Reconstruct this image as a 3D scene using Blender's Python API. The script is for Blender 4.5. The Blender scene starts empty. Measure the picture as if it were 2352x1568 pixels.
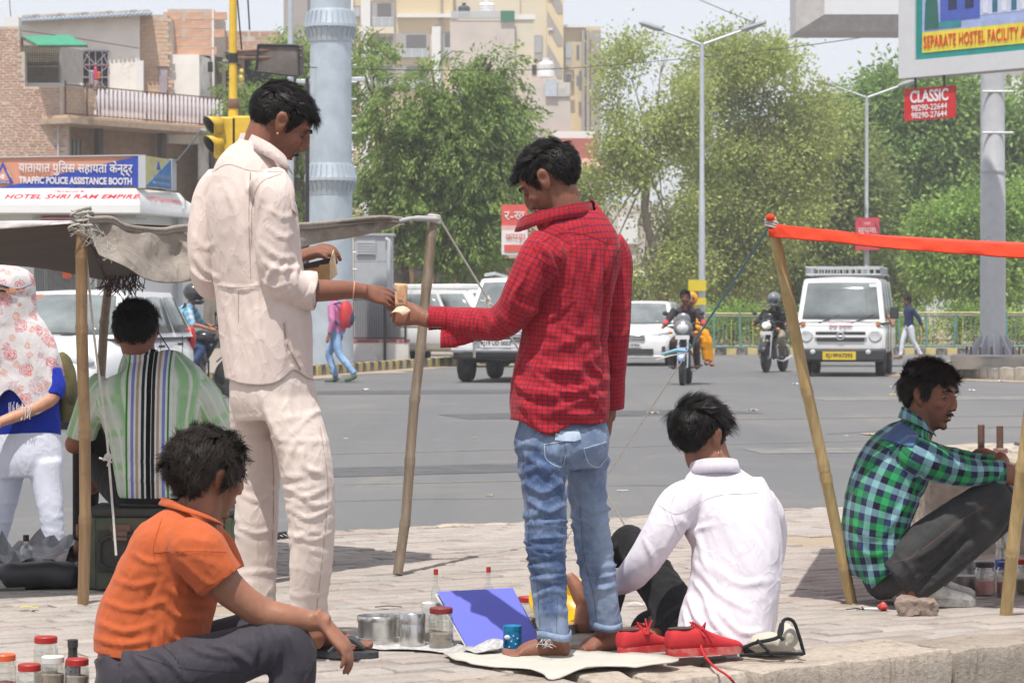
import bpy,bmesh,math,random
import numpy as np
from mathutils import Vector,Matrix,Euler
D=bpy.data;SC=bpy.context.scene;COL=SC.collection
R=math.radians
TMP=D.scenes.new('tmp')
def evaluated(o):
 TMP.collection.objects.link(o);vl=TMP.view_layers[0];vl.update();m=D.meshes.new_from_object(o.evaluated_get(vl.depsgraph));TMP.collection.objects.unlink(o); return m
 # ------------------------------------------------------------------ camera, sky, sun, exposure

F=6533.;HZ=718.;CX=1176.;CH=1.1
cam=D.cameras.new('camera');camo=D.objects.new('camera',cam);COL.objects.link(camo)
camo.location=(0,0,CH);camo.rotation_euler=(R(90)-math.atan((784-HZ)/F),0,0)
cam.sensor_width=36;cam.lens=F/2352*36;cam.clip_start=.5;cam.clip_end=3000
cam.dof.use_dof= True;cam.dof.focus_distance=9.6;cam.dof.aperture_fstop=16
SC.camera=camo
SUN_EL,SUN_DIR=R(67),Vector((-.24,-.97,0)).normalized()
S3=SUN_DIR*math.cos(SUN_EL)+Vector((0,0,math.sin(SUN_EL)))
W=D.worlds.new('World');SC.world=W;W.use_nodes= True
wn=W.node_tree.nodes;wl=W.node_tree.links
sky=wn.new('ShaderNodeTexSky');sky.sky_type='NISHITA';sky.sun_disc= False
sky.sun_elevation=SUN_EL;sky.sun_rotation=math.atan2(SUN_DIR.x,SUN_DIR.y)
sky.air_density=1.0;sky.dust_density=.4;sky.ozone_density=2.0;sky.altitude=230
hz=wn.new('ShaderNodeMix');hz.data_type='RGBA';hz.inputs[0].default_value=.8
wl.new(sky.outputs[0],hz.inputs[6]);hz.inputs[7].default_value=(6.9,6.95,7.4,1)
wl.new(hz.outputs[2],wn['Background'].inputs[0]);wn['Background'].inputs[1].default_value=.1
sl=D.lights.new('sun','SUN');sl.energy=3.8;sl.angle=R(.53);sl.color=(1,.96,.9)
so=D.objects.new('sun',sl);COL.objects.link(so);so.rotation_euler=(-S3).to_track_quat('-Z','Y').to_euler()
so.location=(0,0,30)
vs=SC.view_settings;vs.view_transform='Standard';vs.look='None';vs.exposure=.5;vs.gamma=1
vs.use_curve_mapping= False
# ------------------------------------------------------------------ coordinates

def P(px,py,d): return Vector(((px-CX)/F*d,d,CH+(HZ-py)/F*d))
def G(px,py,z=0):
 d=F*(CH-z)/(py-HZ); return Vector(((px-CX)/F*d,d,z))
RZ=-.14
# ------------------------------------------------------------------ materials

MATS={}
def nd(t,typ,**kw):
 n=t.nodes.new(typ)
 for k,v in kw.items():
  if k.startswith('i_'):n.inputs[int(k[2:]) if k[2:].isdigit() else k[2:]].default_value=v
  else :setattr(n,k,v)
 return n
def c4(c): return (c[0],c[1],c[2],1)
def srgb(r,g,b):
 f= lambda u:u/12.92 if u<=.04045 else ((u+.055)/1.055)**2.4
 return (f(r/255),f(g/255),f(b/255))
def mixc(t,fac,a,b,blend='MIX'):
 m=t.nodes.new('ShaderNodeMix');m.data_type='RGBA';m.blend_type=blend
 for s,x in ((0,fac),(6,a),(7,b)):
  if hasattr(x,'links'):t.links.new(x,m.inputs[s])
  elif s==0:m.inputs[0].default_value=x
  else :m.inputs[s].default_value=c4(x)
 return m.outputs[2]
def math_(t,op,a,b= None,c= None):
 m=t.nodes.new('ShaderNodeMath');m.operation=op
 for s,x in enumerate((a,b,c)):
  if x is None: continue
  if hasattr(x,'links'):t.links.new(x,m.inputs[s])
  else :m.inputs[s].default_value=x
 return m.outputs[0]
def ramp(t,fac,stops):
 r=t.nodes.new('ShaderNodeValToRGB');e=r.color_ramp.elements
 while len(e)<len(stops):e.new(.5)
 for x,(p,c) in zip(e,stops):
  x.position=p;x.color=c4(c) if not isinstance(c,(int,float)) else (c,c,c,1)
 t.links.new(fac,r.inputs[0]); return r.outputs[0]
def noise(t,scale=5,detail=4,rough=.55,vec= None,dist=0):
 n=nd(t,'ShaderNodeTexNoise');n.inputs['Scale'].default_value=scale;n.inputs['Detail'].default_value=detail
 n.inputs['Roughness'].default_value=rough;n.inputs['Distortion'].default_value=dist
 if vec is not None:t.links.new(vec,n.inputs['Vector'])
 return n.outputs[0]
def objco(t): return t.nodes.new('ShaderNodeTexCoord').outputs['Object']
def worldco(t): return t.nodes.new('ShaderNodeNewGeometry').outputs['Position']
def base(name):
 m=D.materials.new(name);m.use_nodes= True;t=m.node_tree;b=t.nodes['Principled BSDF']
 return m,t,b
def bump(t,b,h,strength=.3,dist=.01):
 n=nd(t,'ShaderNodeBump');n.inputs['Strength'].default_value=strength;n.inputs['Distance'].default_value=dist
 t.links.new(h,n.inputs['Height']);t.links.new(n.outputs[0],b.inputs['Normal'])
def M(name,col= None,rough=.7,metal=0,var=.15,vs=6,bmp=0,bs=60,spec=.4,dirt= None,ds=3,dm=.5,island=0,coat=0):
 if name in MATS: return MATS[name]
 m,t,b=base(name);MATS[name]=m
 co=objco(t);out= None
 n1=noise(t,vs,5,.6,co)
 k=ramp(t,n1,[(.28,1-var),(.72,1+var)])
 out=mixc(t,1.,col,k,'MULTIPLY')
 if island:
  g=t.nodes.new('ShaderNodeNewGeometry')
  k2=ramp(t,g.outputs['Random Per Island'],[(0,1-island),(1,1+island)])
  out=mixc(t,1.,out,k2,'MULTIPLY')
 if dirt:
  n2=noise(t,ds,7,.65,co,.4)
  out=mixc(t,ramp(t,n2,[(dm,0),(min(dm+.22,1),1)]),out,dirt)
 t.links.new(out,b.inputs['Base Color'])
 b.inputs['Roughness'].default_value=rough;b.inputs['Metallic'].default_value=metal
 b.inputs['Specular IOR Level'].default_value=spec;b.inputs['Coat Weight'].default_value=coat
 if bmp:bump(t,b,noise(t,bs,4,.6,co),bmp,.01)
 return m
def glass(name,col=(.8,.85,.85),rough=.05,alpha= None):
 if name in MATS: return MATS[name]
 m,t,b=base(name);MATS[name]=m
 b.inputs['Base Color'].default_value=c4(col);b.inputs['Roughness'].default_value=rough
 b.inputs['Transmission Weight'].default_value=1;b.inputs['IOR'].default_value=1.12 if alpha is None else alpha
 return m
 # ------------------------------------------------------------------ objects

def tag(o,label= None,cat= None,group= None,kind= None):
 for k,v in (('label',label),('category',cat),('group',group),('kind',kind)):
  if v:o[k]=v
 return o
def thing(name,label,cat,loc=(0,0,0),rotz=0,group= None):
 o=D.objects.new(name, None);COL.objects.link(o);o.location=loc;o.rotation_euler=(0,0,rotz)
 o.empty_display_size=.1
 return tag(o,label,cat,group)
def link(name,me,parent= None,loc= None):
 o=D.objects.new(name,me);COL.objects.link(o)
 if parent is not None:o.parent=parent
 if loc is not None:o.location=loc
 return o
def copy_tree(o,parent= None):
 kids=list(o.children);c=o.copy();COL.objects.link(c);c.parent=parent
 for ch in kids:copy_tree(ch,c)
 return c
def V3(*a): return Vector(a)
class MB:
 def __init__(s,*mats):s.v=[];s.f=[];s.m=[];s.mi=0;s.mats=list(mats)
 def add(s,vs,fs):
  o=len(s.v);s.v.extend(tuple(x) for x in vs);s.f.extend([i+o for i in f] for f in fs);s.m.extend([s.mi]*len(fs)); return s
 def box(s,c,size,rot= None,taper=1.0):
  x,y,z=size[0]/2,size[1]/2,size[2]/2
  vs=[V3(i*x*(taper if k>0 else 1),j*y*(taper if k>0 else 1),k*z) for k in (-1,1) for j in (-1,1) for i in (-1,1)]
  if rot is not None:
   m=rot if isinstance(rot,Matrix) else Euler(rot).to_matrix();vs=[m@v for v in vs]
  c=Vector(c)
  return s.add([v+c for v in vs],[(0,2,3,1),(4,5,7,6),(0,1,5,4),(2,6,7,3),(0,4,6,2),(1,3,7,5)])
 def bb(s,x0,x1,y0,y1,z0,z1): return s.box(((x0+x1)/2,(y0+y1)/2,(z0+z1)/2),(x1-x0,y1-y0,z1-z0))
 def tube(s,pts,rad,n=8,cap= True,closed= False):
  pts=[Vector(p) for p in pts];k=len(pts)
  if not hasattr(rad,'__len__'):rad=[rad]*k
  vs,fs=[],[];up= None
  for i,p in enumerate(pts):
   if closed:t=pts[(i+1)%k]-pts[i-1]
   else :t=pts[min(i+1,k-1)]-pts[max(i-1,0)]
   t.normalize()
   if up is None:
    up=t.orthogonal().normalized()
   up=(up-t*up.dot(t)).normalized();si=t.cross(up)
   for j in range(n):
    a=2*math.pi*j/n;vs.append(p+(up*math.cos(a)+si*math.sin(a))*rad[i])
  for i in range(k if closed else k-1):
   for j in range(n):
    a=i*n+j;b=i*n+(j+1)%n;i2=(i+1)%k
    fs.append((a,b,i2*n+(j+1)%n,i2*n+j))
  if cap and not closed:fs+=[tuple(reversed(range(n))),tuple((k-1)*n+j for j in range(n))]
  return s.add(vs,fs)
 def cyl(s,p0,p1,r0,r1= None,n=12): return s.tube([p0,p1],[r0,r0 if r1 is None else r1],n)
 def lathe(s,prof,n=16,o=(0,0,0),ax=(0,0,1),cap= True):
  q=Vector((0,0,1)).rotation_difference(Vector(ax));o=Vector(o);vs,fs=[],[];k=len(prof)
  for r,z in prof:
   for j in range(n):
    a=2*math.pi*j/n;vs.append(o+q@Vector((r*math.cos(a),r*math.sin(a),z)))
  for i in range(k-1):
   for j in range(n):
    fs.append((i*n+j,i*n+(j+1)%n,(i+1)*n+(j+1)%n,(i+1)*n+j))
  if cap:fs+=[tuple(reversed(range(n))),tuple((k-1)*n+j for j in range(n))]
  return s.add(vs,fs)
 def sph(s,c,r,n=12,m=8,rot= None):
  c=Vector(c);r=(r,r,r) if not hasattr(r,'__len__') else r;vs,fs=[],[]
  for i in range(m+1):
   th=math.pi*i/m
   for j in range(n):
    a=2*math.pi*j/n;v=Vector((r[0]*math.sin(th)*math.cos(a),r[1]*math.sin(th)*math.sin(a),r[2]*math.cos(th)))
    vs.append(c+(rot@v if rot is not None else v))
  for i in range(m):
   for j in range(n):fs.append((i*n+j,(i+1)*n+j,(i+1)*n+(j+1)%n,i*n+(j+1)%n))
  return s.add(vs,fs)
 def torus(s,c,r,rr,ax=(0,0,1),n=24,m=8):
  q=Vector((0,0,1)).rotation_difference(Vector(ax));c=Vector(c)
  return s.tube([c+q@Vector((r*math.cos(2*math.pi*i/n),r*math.sin(2*math.pi*i/n),0)) for i in range(n)],rr,m,closed= True)
 def prism(s,poly,axis,a,b):
  n=len(poly)
  f={'x': lambda p,t:(t,p[0],p[1]),'y': lambda p,t:(p[0],t,p[1]),'z': lambda p,t:(p[0],p[1],t)}[axis]
  vs=[f(p,a) for p in poly]+[f(p,b) for p in poly]
  fs=[tuple(reversed(range(n))),tuple(range(n,2*n))]+[(i,(i+1)%n,n+(i+1)%n,n+i) for i in range(n)]
  return s.add(vs,fs)
 def grid(s,fn,nu,nv,wrapu= False):
  vs=[fn(i/(nu if wrapu else nu-1),j/(nv-1)) for j in range(nv) for i in range(nu)];fs=[]
  for j in range(nv-1):
   for i in range(nu if wrapu else nu-1):
    a=j*nu+i;b=j*nu+(i+1)%nu;fs.append((a,b,b+nu,a+nu))
  return s.add(vs,fs)
 def mesh(s,name,smooth=35,fix= True):
  me=D.meshes.new(name);me.from_pydata(s.v,[],s.f)
  for m in s.mats:me.materials.append(m)
  if s.m and max(s.m):me.polygons.foreach_set('material_index',s.m)
  if fix:
   bm=bmesh.new();bm.from_mesh(me);bmesh.ops.recalc_face_normals(bm,faces=bm.faces);bm.to_mesh(me);bm.free()
  if smooth:me.shade_smooth();me.set_sharp_from_angle(angle=R(smooth))
  return me
 def build(s,name,parent= None,loc= None,smooth=35,bevel=0,solid=0,fix= True):
  o=link(name,s.mesh(name,smooth,fix),parent,loc)
  if solid:md=o.modifiers.new('solid','SOLIDIFY');md.thickness=solid;md.offset=0
  if bevel:md=o.modifiers.new('bevel','BEVEL');md.width=bevel;md.segments=2;md.limit_method='ANGLE';md.angle_limit=R(40)
  return o
def text(body,size,mat,parent,loc,rot=(R(90),0,0),align='CENTER',ext=.002,sx=1,shear=0,name='lettering',space=1,bold=0):
 c=D.curves.new('lettering','FONT');c.body=body;c.size=size;c.align_x=align;c.align_y='CENTER';c.extrude=ext
 c.shear=shear;c.space_character=space;c.offset=bold;c.materials.append(mat);c.resolution_u=3
 tmp=D.objects.new('tmp',c);me=evaluated(tmp);D.objects.remove(tmp)
 o=link(name,me,parent,loc);o.rotation_euler=rot;o.scale=(sx,1,1); return o
def snoise(p,seed=0,f=1.0,oct=3):
 r=np.random.RandomState(seed);out=np.zeros(len(p));a=1.
 for o in range(oct):
  for k in range(5):
   d=r.normal(size=3);d/=np.linalg.norm(d);out+=a*.4*np.sin((p@d)*f*(1+.5*r.rand())+r.rand()*6.28+1.3*np.sin((p@np.roll(d,1))*f*.7+r.rand()*6.28))
  f*=2.1;a*=.5
 return out
def npv(v): return np.array(v,dtype=float)
def unit(a): return a/np.maximum(np.linalg.norm(a,axis=-1,keepdims= True),1e-9)
def catmull(A,sub):
 A=np.asarray(A,float)
 if len(A)<3 or sub<2:
  t=np.linspace(0,len(A)-1,(len(A)-1)*max(sub,1)+1);i=np.minimum(t.astype(int),len(A)-2);f=(t-i)[:, None]
  return A[i]*(1-f)+A[i+1]*f
 Q=np.vstack([2*A[0]-A[1],A,2*A[-1]-A[-2]]);out=[]
 for i in range(1,len(Q)-2):
  p0,p1,p2,p3=Q[i-1:i+3]
  for k in range(sub):
   t=k/sub
   out.append(.5*(2*p1+(p2-p0)*t+(2*p0-5*p1+4*p2-p3)*t*t+(3*p1-p0-3*p2+p3)*t**3))
 out.append(A[-1]); return np.array(out)
 # ------------------------------------------------------------------ ground, road, pavements, kerbs

def m_ground(name,c1,c2,scale,c3= None,bmp=.4,bdist=.01,rough=.9,fine=90):
 if name in MATS: return MATS[name]
 m,t,b=base(name);MATS[name]=m;w=worldco(t)
 o=mixc(t,ramp(t,noise(t,scale,6,.62,w),[(.35,0),(.65,1)]),c1,c2)
 if c3:o=mixc(t,ramp(t,noise(t,scale*4.3,6,.7,w,.8),[(.52,0),(.68,1)]),o,c3)
 f=noise(t,fine,3,.7,w)
 o=mixc(t,1.,o,ramp(t,f,[(.3,.86),(.7,1.12)]),'MULTIPLY')
 t.links.new(o,b.inputs['Base Color']);b.inputs['Roughness'].default_value=rough;b.inputs['Specular IOR Level'].default_value=.25
 bump(t,b,f,bmp,bdist); return m
SAND=m_ground('sand',(.31,.245,.18),(.36,.29,.215),.8,(.25,.2,.15))
def m_road():
 m,t,b=base('asphalt');w=worldco(t)
 mp=nd(t,'ShaderNodeMapping');t.links.new(w,mp.inputs[0]);mp.inputs[3].default_value=(.5,.12,1)
 mp.inputs[2].default_value=(0,0,R(-20))
 o=mixc(t,ramp(t,noise(t,.55,6,.6,mp.outputs[0]),[(.3,0),(.7,1)]),(.128,.128,.133),(.165,.163,.16))
 o=mixc(t,ramp(t,noise(t,2.2,7,.7,mp.outputs[0],1.),[(.56,0),(.75,.7)]),o,(.215,.195,.165))
 f=noise(t,160,2,.8,w);g=noise(t,42,4,.8,w)
 o=mixc(t,1.,o,ramp(t,f,[(.3,.72),(.72,1.28)]),'MULTIPLY')
 o=mixc(t,ramp(t,g,[(.63,0),(.72,.5)]),o,(.26,.25,.235))
 o=mixc(t,ramp(t,noise(t,1.6,5,.7,w,.5),[(.6,0),(.78,.35)]),o,(.085,.085,.088))
 m2=nd(t,'ShaderNodeMapping');t.links.new(w,m2 .inputs[0]);m2 .inputs[2].default_value=(0,0,R(10.6));m2 .inputs[3].default_value=(1.3,.02,1)
 o=mixc(t,ramp(t,noise(t,1.1,4,.6,m2 .outputs[0]),[(.55,0),(.7,.3)]),o,(.098,.098,.102));o=mixc(t,ramp(t,noise(t,.35,6,.65,w,1.5),[(.55,0),(.62,.35)]),o,(.19,.178,.16))
 t.links.new(o,b.inputs['Base Color']);b.inputs['Roughness'].default_value=.85;b.inputs['Specular IOR Level'].default_value=.25
 bump(t,b,f,.6,.006); return m
ASPH=m_road()
def sheet(name,poly,z,mat,kind='structure',thick=0):
 b=MB(mat)
 if thick:b.prism(poly,'z',z-thick,z)
 else :b.add([(x,y,z) for x,y in poly],[tuple(range(len(poly)))])
 return tag(b.build(name,smooth=0),kind=kind)
sheet('ground',[(-900,-60),(900,-60),(900,1500),(-900,1500)],RZ-.012,SAND)
sheet('road',[(-70,-20),(80,-20),(80,120),(-70,120)],RZ,ASPH)
# a worn line, a long crack and dusty edges on the asphalt

CRK=M('crack_filler',(.035,.034,.033),.9,var=.3)
for cr in ([(.62,20.3),(.95,20.42),(1.2,20.36),(1.62,20.5),(1.62,20.47),(1.2,20.335),(.95,20.39),(.62,20.285)],[(-1.3,18.6),(-.6,18.9),(.1,18.95),(.1,18.935),(-.6,18.88),(-1.3,18.585)],[(3.2,29),(4.4,30.4),(6,31),(6,30.95),(4.4,30.35),(3.2,28.96)]):sheet('road_crack',cr,RZ+.004,CRK)
LINE=m_ground('worn_paint',(.30,.27,.19),(.2,.19,.17),3,(.16,.16,.16))
for q in ([(-1.6,24.9),(3.6,27.6),(3.6,27.66),(-1.6,24.96)],[(-1.2,20.5),(.2,21.0),(.2,21.04),(-1.2,20.54)],[(2.5,33),(6.9,34.4),(6.9,34.5),(2.5,33.1)]):
 sheet('lane_marking',q,RZ+.004,LINE)
 # --- near pavement: runs at 33 degrees across the view

UU=Vector((math.cos(R(33)),math.sin(R(33))));NN=Vector((-UU.y,UU.x));T0,T1=6.98,12.58
def ST(s,t):p=UU*s+NN*t; return (p.x,p.y)
STONE=m_ground('paver_stone',(.50,.40,.33),(.44,.385,.335),1.3,(.36,.32,.28),.5,.012)
def m_paver():
 m,t,b=base('sandstone_paver');w=worldco(t)
 g=t.nodes.new('ShaderNodeObjectInfo');gi=t.nodes.new('ShaderNodeNewGeometry')
 rnd=math_(t,'FRACT',math_(t,'ADD',g.outputs['Random'],gi.outputs['Random Per Island']))
 o=ramp(t,rnd,[(0,(0.320,0.272,0.243)),(.3,(0.365,0.312,0.274)),(.55,(0.340,0.315,0.289)),(.8,(0.396,0.347,0.310)),(1,(0.298,0.250,0.223))])
 o=mixc(t,ramp(t,noise(t,1.1,6,.65,w,.5),[(.4,0),(.62,.8)]),o,(0.375,0.334,0.297))
 o=mixc(t,ramp(t,noise(t,6,8,.72,w,1),[(.57,0),(.72,.35)]),o,(0.227,0.205,0.190))
 f=noise(t,55,5,.75,w)
 o=mixc(t,1.,o,ramp(t,f,[(.28,.78),(.72,1.15)]),'MULTIPLY')
 t.links.new(o,b.inputs['Base Color']);b.inputs['Roughness'].default_value=.88;b.inputs['Specular IOR Level'].default_value=.25
 bump(t,b,f,.5,.010); return m
PAVER=m_paver()
pave=sheet('pavement',[ST(-3,T0+.3),ST(18,T0+.3),ST(18,T1-.1),ST(-3,T1-.1)],-.011,SAND,thick=.14)
rs=random.Random(3)
def paver_mesh(k):
 r=random.Random(k);a,c,h=.118,.058,.05;b=MB(PAVER);n=5
 j= lambda s:r.uniform(-s,s)
 top=[(-a+j(.006),-c+j(.004)),(-.04,-c+j(.009)),(.04,-c+j(.009)),(a+j(.006),-c+j(.004)),(a+j(.006),c+j(.004)),(.04,c+j(.009)),(-.04,c+j(.009)),(-a+j(.006),c+j(.004))]
 vs=[(x,y,-h) for x,y in top]+[(x,y,-.005) for x,y in top]+[(x*.96,y*.92,j(.0015)) for x,y in top]
 fs=[]
 for L in range(2):
  for i in range(8):fs.append((L*8+i,L*8+(i+1)%8,L*8+8+(i+1)%8,L*8+8+i))
 fs.append(tuple(range(16,24)));b.add(vs,fs); return b.mesh('paver',50)
PV=[paver_mesh(k) for k in range(10)]
spots=[];row=0;t=T0+.36
while t<T1-.1:
 s=-2.5+(row%2)*.12+rs.uniform(-.03,.03)
 while s<17.5:
  x,y=ST(s,t)
  if y>6.5:
   px,py=CX+x/y*F,HZ+CH/y*F
   inside=-150<px<2520 and py<1680
   hole=x>1.22+.12*math.sin(y*9) and 13.3+.2*math.sin(x*5)<y<14.12+.12*math.sin(x*7)
   if inside and not hole and rs.random()>.006:spots.append((y,s,t))
  s+=.245+rs.uniform(-.004,.004)
 t+=.1225+rs.uniform(-.0015,.0015);row+=1
spots.sort();far=MB(PAVER)
for i,(y,s,t) in enumerate(spots):
 x,y=ST(s,t);me=PV[rs.randrange(10)]
 rot=Euler((rs.gauss(0,.006),rs.gauss(0,.004),R(33)+rs.gauss(0,.02)+(math.pi if rs.random()<.5 else 0)))
 z=rs.gauss(-.001,.0022)
 if i<300:
  o=link('paver',me,pave,(x,y,z));o.rotation_euler=rot
 else :
  mt=Matrix.Translation((x,y,z))@rot.to_matrix().to_4x4()
  far.add([mt@v.co for v in me.vertices],[p.vertices[:] for p in me.polygons])
tag(far.build('paver_field',pave,smooth=50,fix= False),kind='stuff')
# front kerb: rough sandstone blocks

def rock_mesh(size,seed,mats,amp=.02,cuts=7,f=9,round_=.02):
 bm=bmesh.new();bmesh.ops.create_cube(bm,size=1)
 bmesh.ops.subdivide_edges(bm,edges=bm.edges,cuts=cuts,use_grid_fill= True)
 v=np.array([x.co[:] for x in bm.verts])*np.array(size);h=np.array(size)/2
 e=np.clip(np.abs(v)-(h-round_),0, None);over=np.linalg.norm(e,axis=1);k=np.where(over>round_,round_/np.maximum(over,1e-9),1)
 v=np.sign(v)*(np.minimum(np.abs(v),h-round_)+e*k[:, None])
 nrm=v/np.maximum(np.linalg.norm(v,axis=1),1e-6)[:, None]
 v=v+nrm*(snoise(v,seed,f,3)*amp)[:, None]+np.stack([snoise(v,seed+9+i,f*2.3,2) for i in range(3)],1)*amp*.35
 for x,c in zip(bm.verts,v):x.co=c
 me=D.meshes.new('rock');bm.to_mesh(me);bm.free()
 for m in mats:me.materials.append(m)
 me.shade_smooth();me.set_sharp_from_angle(angle=R(32)); return me
def m_kerbstone():
 m,t,b=base('kerb_sandstone');w=worldco(t)
 o=mixc(t,ramp(t,noise(t,3,6,.6,w),[(.35,0),(.65,1)]),(0.375,0.309,0.254),(0.440,0.375,0.309))
 mp=nd(t,'ShaderNodeMapping');t.links.new(w,mp.inputs[0]);mp.inputs[3].default_value=(1,1,.18)
 o=mixc(t,ramp(t,noise(t,14,6,.7,mp.outputs[0],.6),[(.52,0),(.66,.75)]),o,(0.188,0.155,0.107))
 o=mixc(t,ramp(t,noise(t,9,6,.7,mp.outputs[0],2),[(.60,0),(.68,.5)]),o,(0.328,0.254,0.094))
 f=noise(t,48,6,.75,w)
 oi=t.nodes.new('ShaderNodeObjectInfo');o=mixc(t,1.,o,ramp(t,oi.outputs['Random'],[(0,.8),(1,1.25)]),'MULTIPLY')
 o=mixc(t,1.,o,ramp(t,f,[(.28,.75),(.72,1.15)]),'MULTIPLY')
 t.links.new(o,b.inputs['Base Color']);b.inputs['Roughness'].default_value=.9
 bump(t,b,f,.8,.015); return m
KST=m_kerbstone()
kerb=tag(thing('kerb', None, None),kind='structure')
edges=[-2.6,-1.9,-1.25,-.5,.25,.95,1.6,2.35,3.05,3.72,4.30,4.83,5.06,5.42,6.27,7.05,7.9,8.6]
for i,(a,c) in enumerate(zip(edges,edges[1:])):
 me=rock_mesh((c-a-.045,.31+rs.uniform(-.02,.02),.34),i+40,[KST],.008,13,9,.022)
 x,y=ST((a+c)/2,T0+.16);o=link('kerb_stone',me,kerb,(x,y,-.168+rs.uniform(-.012,.006)));o.rotation_euler=(rs.gauss(0,.02),rs.gauss(0,.012),R(33)+rs.gauss(0,.02))
kb2=tag(thing('kerb', None, None),kind='structure')
for i in range(34):
 me=rock_mesh((.485,.115,.2),90+i%6,[KST],.006,5,9,.015) if i<6 else kb2 .children[i%6].data
 x,y=ST(1.4+i*.5,T1-.05);o=link('kerb_stone',me,kb2,(x,y,-.099));o.rotation_euler=(0,0,R(33)+rs.gauss(0,.01))
 # --- far kerbs painted yellow and black

KY=M('kerb_yellow',(.50,.40,.12),.85,dirt=(.42,.37,.28),ds=4,dm=.42);KB=M('kerb_black',(.06,.06,.065),.85,dirt=(.34,.31,.26),ds=4,dm=.45)
def kblock(mat,w,seed): return rock_mesh((w,.16,.30),seed,[mat],.008,3,6,.02)
KM=[kblock(KY,.30,1),kblock(KB,.30,2)]
def kerb_line(pts,label= None):
 k=tag(thing('kerb', None, None),kind='structure');n=0
 for p,q in zip(pts,pts[1:]):
  p,q=Vector(p),Vector(q);L=(q-p).length;d=(q-p)/L
  for i in range(int(L/.31)):
   c=p+d*(.155+i*.31);o=link('kerb_block',KM[n%2],k,(c.x,c.y,RZ+.05+rs.uniform(-.008,.008)))
   o.rotation_euler=(rs.gauss(0,.015),rs.gauss(0,.015),math.atan2(d.y,d.x)+rs.gauss(0,.02));n+=1
 return k
LK=[(-8.2,34),(-5.4,48),(-3.9,56),(-2.4,63),(-1.2,67.2),(1.5,70.5)]
kerb_line(LK)
kerb_line([(3.2,83.8),(9,83.4),(19,82.6)])
PAVE2=m_ground('dusty_pavement',(.30,.255,.21),(.26,.23,.195),1.2,(.33,.27,.21))
sheet('pavement',[(x-.05,y+.1) for x,y in LK]+[(2.7,74),(2.8,100),(-60,100),(-60,34)],.0,PAVE2,thick=.13)
sheet('park_ground',[(3.0,83.95),(9,83.55),(60,82),(60,160),(3,160)],.0,SAND,thick=.13)
# sandy verges lying along the left kerb and the right traffic island

def verge(pts,wid,seed):
 r=random.Random(seed);a,b_=[],[]
 for i,(p,q) in enumerate(zip(pts,pts[1:])):
  p,q=Vector(p),Vector(q);n=Vector((q.y-p.y,p.x-q.x)).normalized()
  for k in range(8):
   c=p.lerp(q,k/8);a.append(c);b_.append(c+n*wid*r.uniform(.35,1))
 sheet('sand_verge',[tuple(x) for x in a]+[tuple(x) for x in reversed(b_)],RZ+.006,SAND)
PT=[M('asphalt_patch_dark',(.085,.085,.088),.85,var=.3,vs=5,bmp=.6,bs=90),M('asphalt_patch_pale',(.175,.17,.16),.9,var=.3,vs=5,bmp=.6,bs=90)]
for k,q in enumerate(([(-2.2,21),(.4,22.3),(.1,23.4),(-2.6,22.2)],[(2.2,25),(5.6,25.6),(5.5,26.5),(2.1,25.9)],[(-.5,33),(3.1,35),(2.6,36.6),(-.9,34.6)],[(4.4,40),(8.2,40.6),(8.1,42.4),(4.2,41.7)],[(-3,43),(1.2,43.8),(1,46),(-3.3,45)])):sheet('road_patch',q,RZ+.003+.0002*k,PT[k%2])
verge([(-8.2,34),(-5.4,48),(-3.9,56),(-2.4,63),(-1.2,67.2),(1.5,70.5)],1.2,5)
IS=[(9.2,59.5),(8.35,56.2),(8.4,54.4),(9.0,52.3),(10.2,50.9),(13.5,49.5)]
verge(IS,1.6,8)
isl=sheet('traffic_island',IS+[(22,48),(22,60)],.07,PAVE2,thick=.2)
KI=[M('island_kerb_a',(.37,.33,.28),.9,var=.3,vs=9,bmp=.6),M('island_kerb_b',(.30,.275,.25),.9,var=.3,vs=9,bmp=.6)]
KIM=[rock_mesh((.33,.15,.3),60+i,[KI[i]],.012,3,7,.02) for i in range(2)]
for p,q in zip(IS,IS[1:]):
 p,q=Vector(p),Vector(q);L=(q-p).length;d=(q-p)/L
 for i in range(int(L/.345)):
  c=p+d*(.17+i*.345);o=link('kerb_stone',KIM[rs.randrange(2)],isl,(c.x,c.y,-.06+rs.uniform(-.02,.01)));o.rotation_euler=(0,0,math.atan2(d.y,d.x)+rs.gauss(0,.03))
  # ------------------------------------------------------------------ buildings and street fittings behind the road

def root_loc(o):
 while o.parent is not None:o=o.parent
 return o.location
def wb(b,name,parent,**k):
 l=root_loc(parent);b.v=[(x-l.x,y-l.y,z-l.z) for x,y,z in b.v]; return b.build(name,parent,**k)
def bpx(b,x0,y0,x1,y1,d,dep=.3):
 p,q=P(x0,y1,d),P(x1,y0,d); return b.bb(p.x,q.x,d,d+dep,p.z,q.z)
def px_box(name,parent,mat,rects,dep=.3,**k):
 b=MB(mat)
 for x0,y0,x1,y1,d in rects:bpx(b,x0,y0,x1,y1,d,dep)
 return wb(b,name,parent,**k)
CREAM=M('cream_plaster',(.74,.705,.66),.9,var=.08,vs=2,dirt=(.38,.34,.3),ds=1.2,dm=.6);STAINED=M('stained_concrete',(.50,.49,.46),.9,var=.15,vs=2,dirt=(.2,.19,.17),ds=1.5,dm=.5,bmp=.3)
BRK=M('sandstone_brick',(.46,.28,.20),.92,var=.2,vs=5,island=.3,bmp=.5,bs=30);MORT=M('mortar',(.48,.41,.35),.95,var=.2,vs=4,bmp=.4,bs=40);OCH=M('ochre_stone',(.52,.36,.24),.92,var=.2,vs=6,island=.25,bmp=.4,bs=30)
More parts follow.
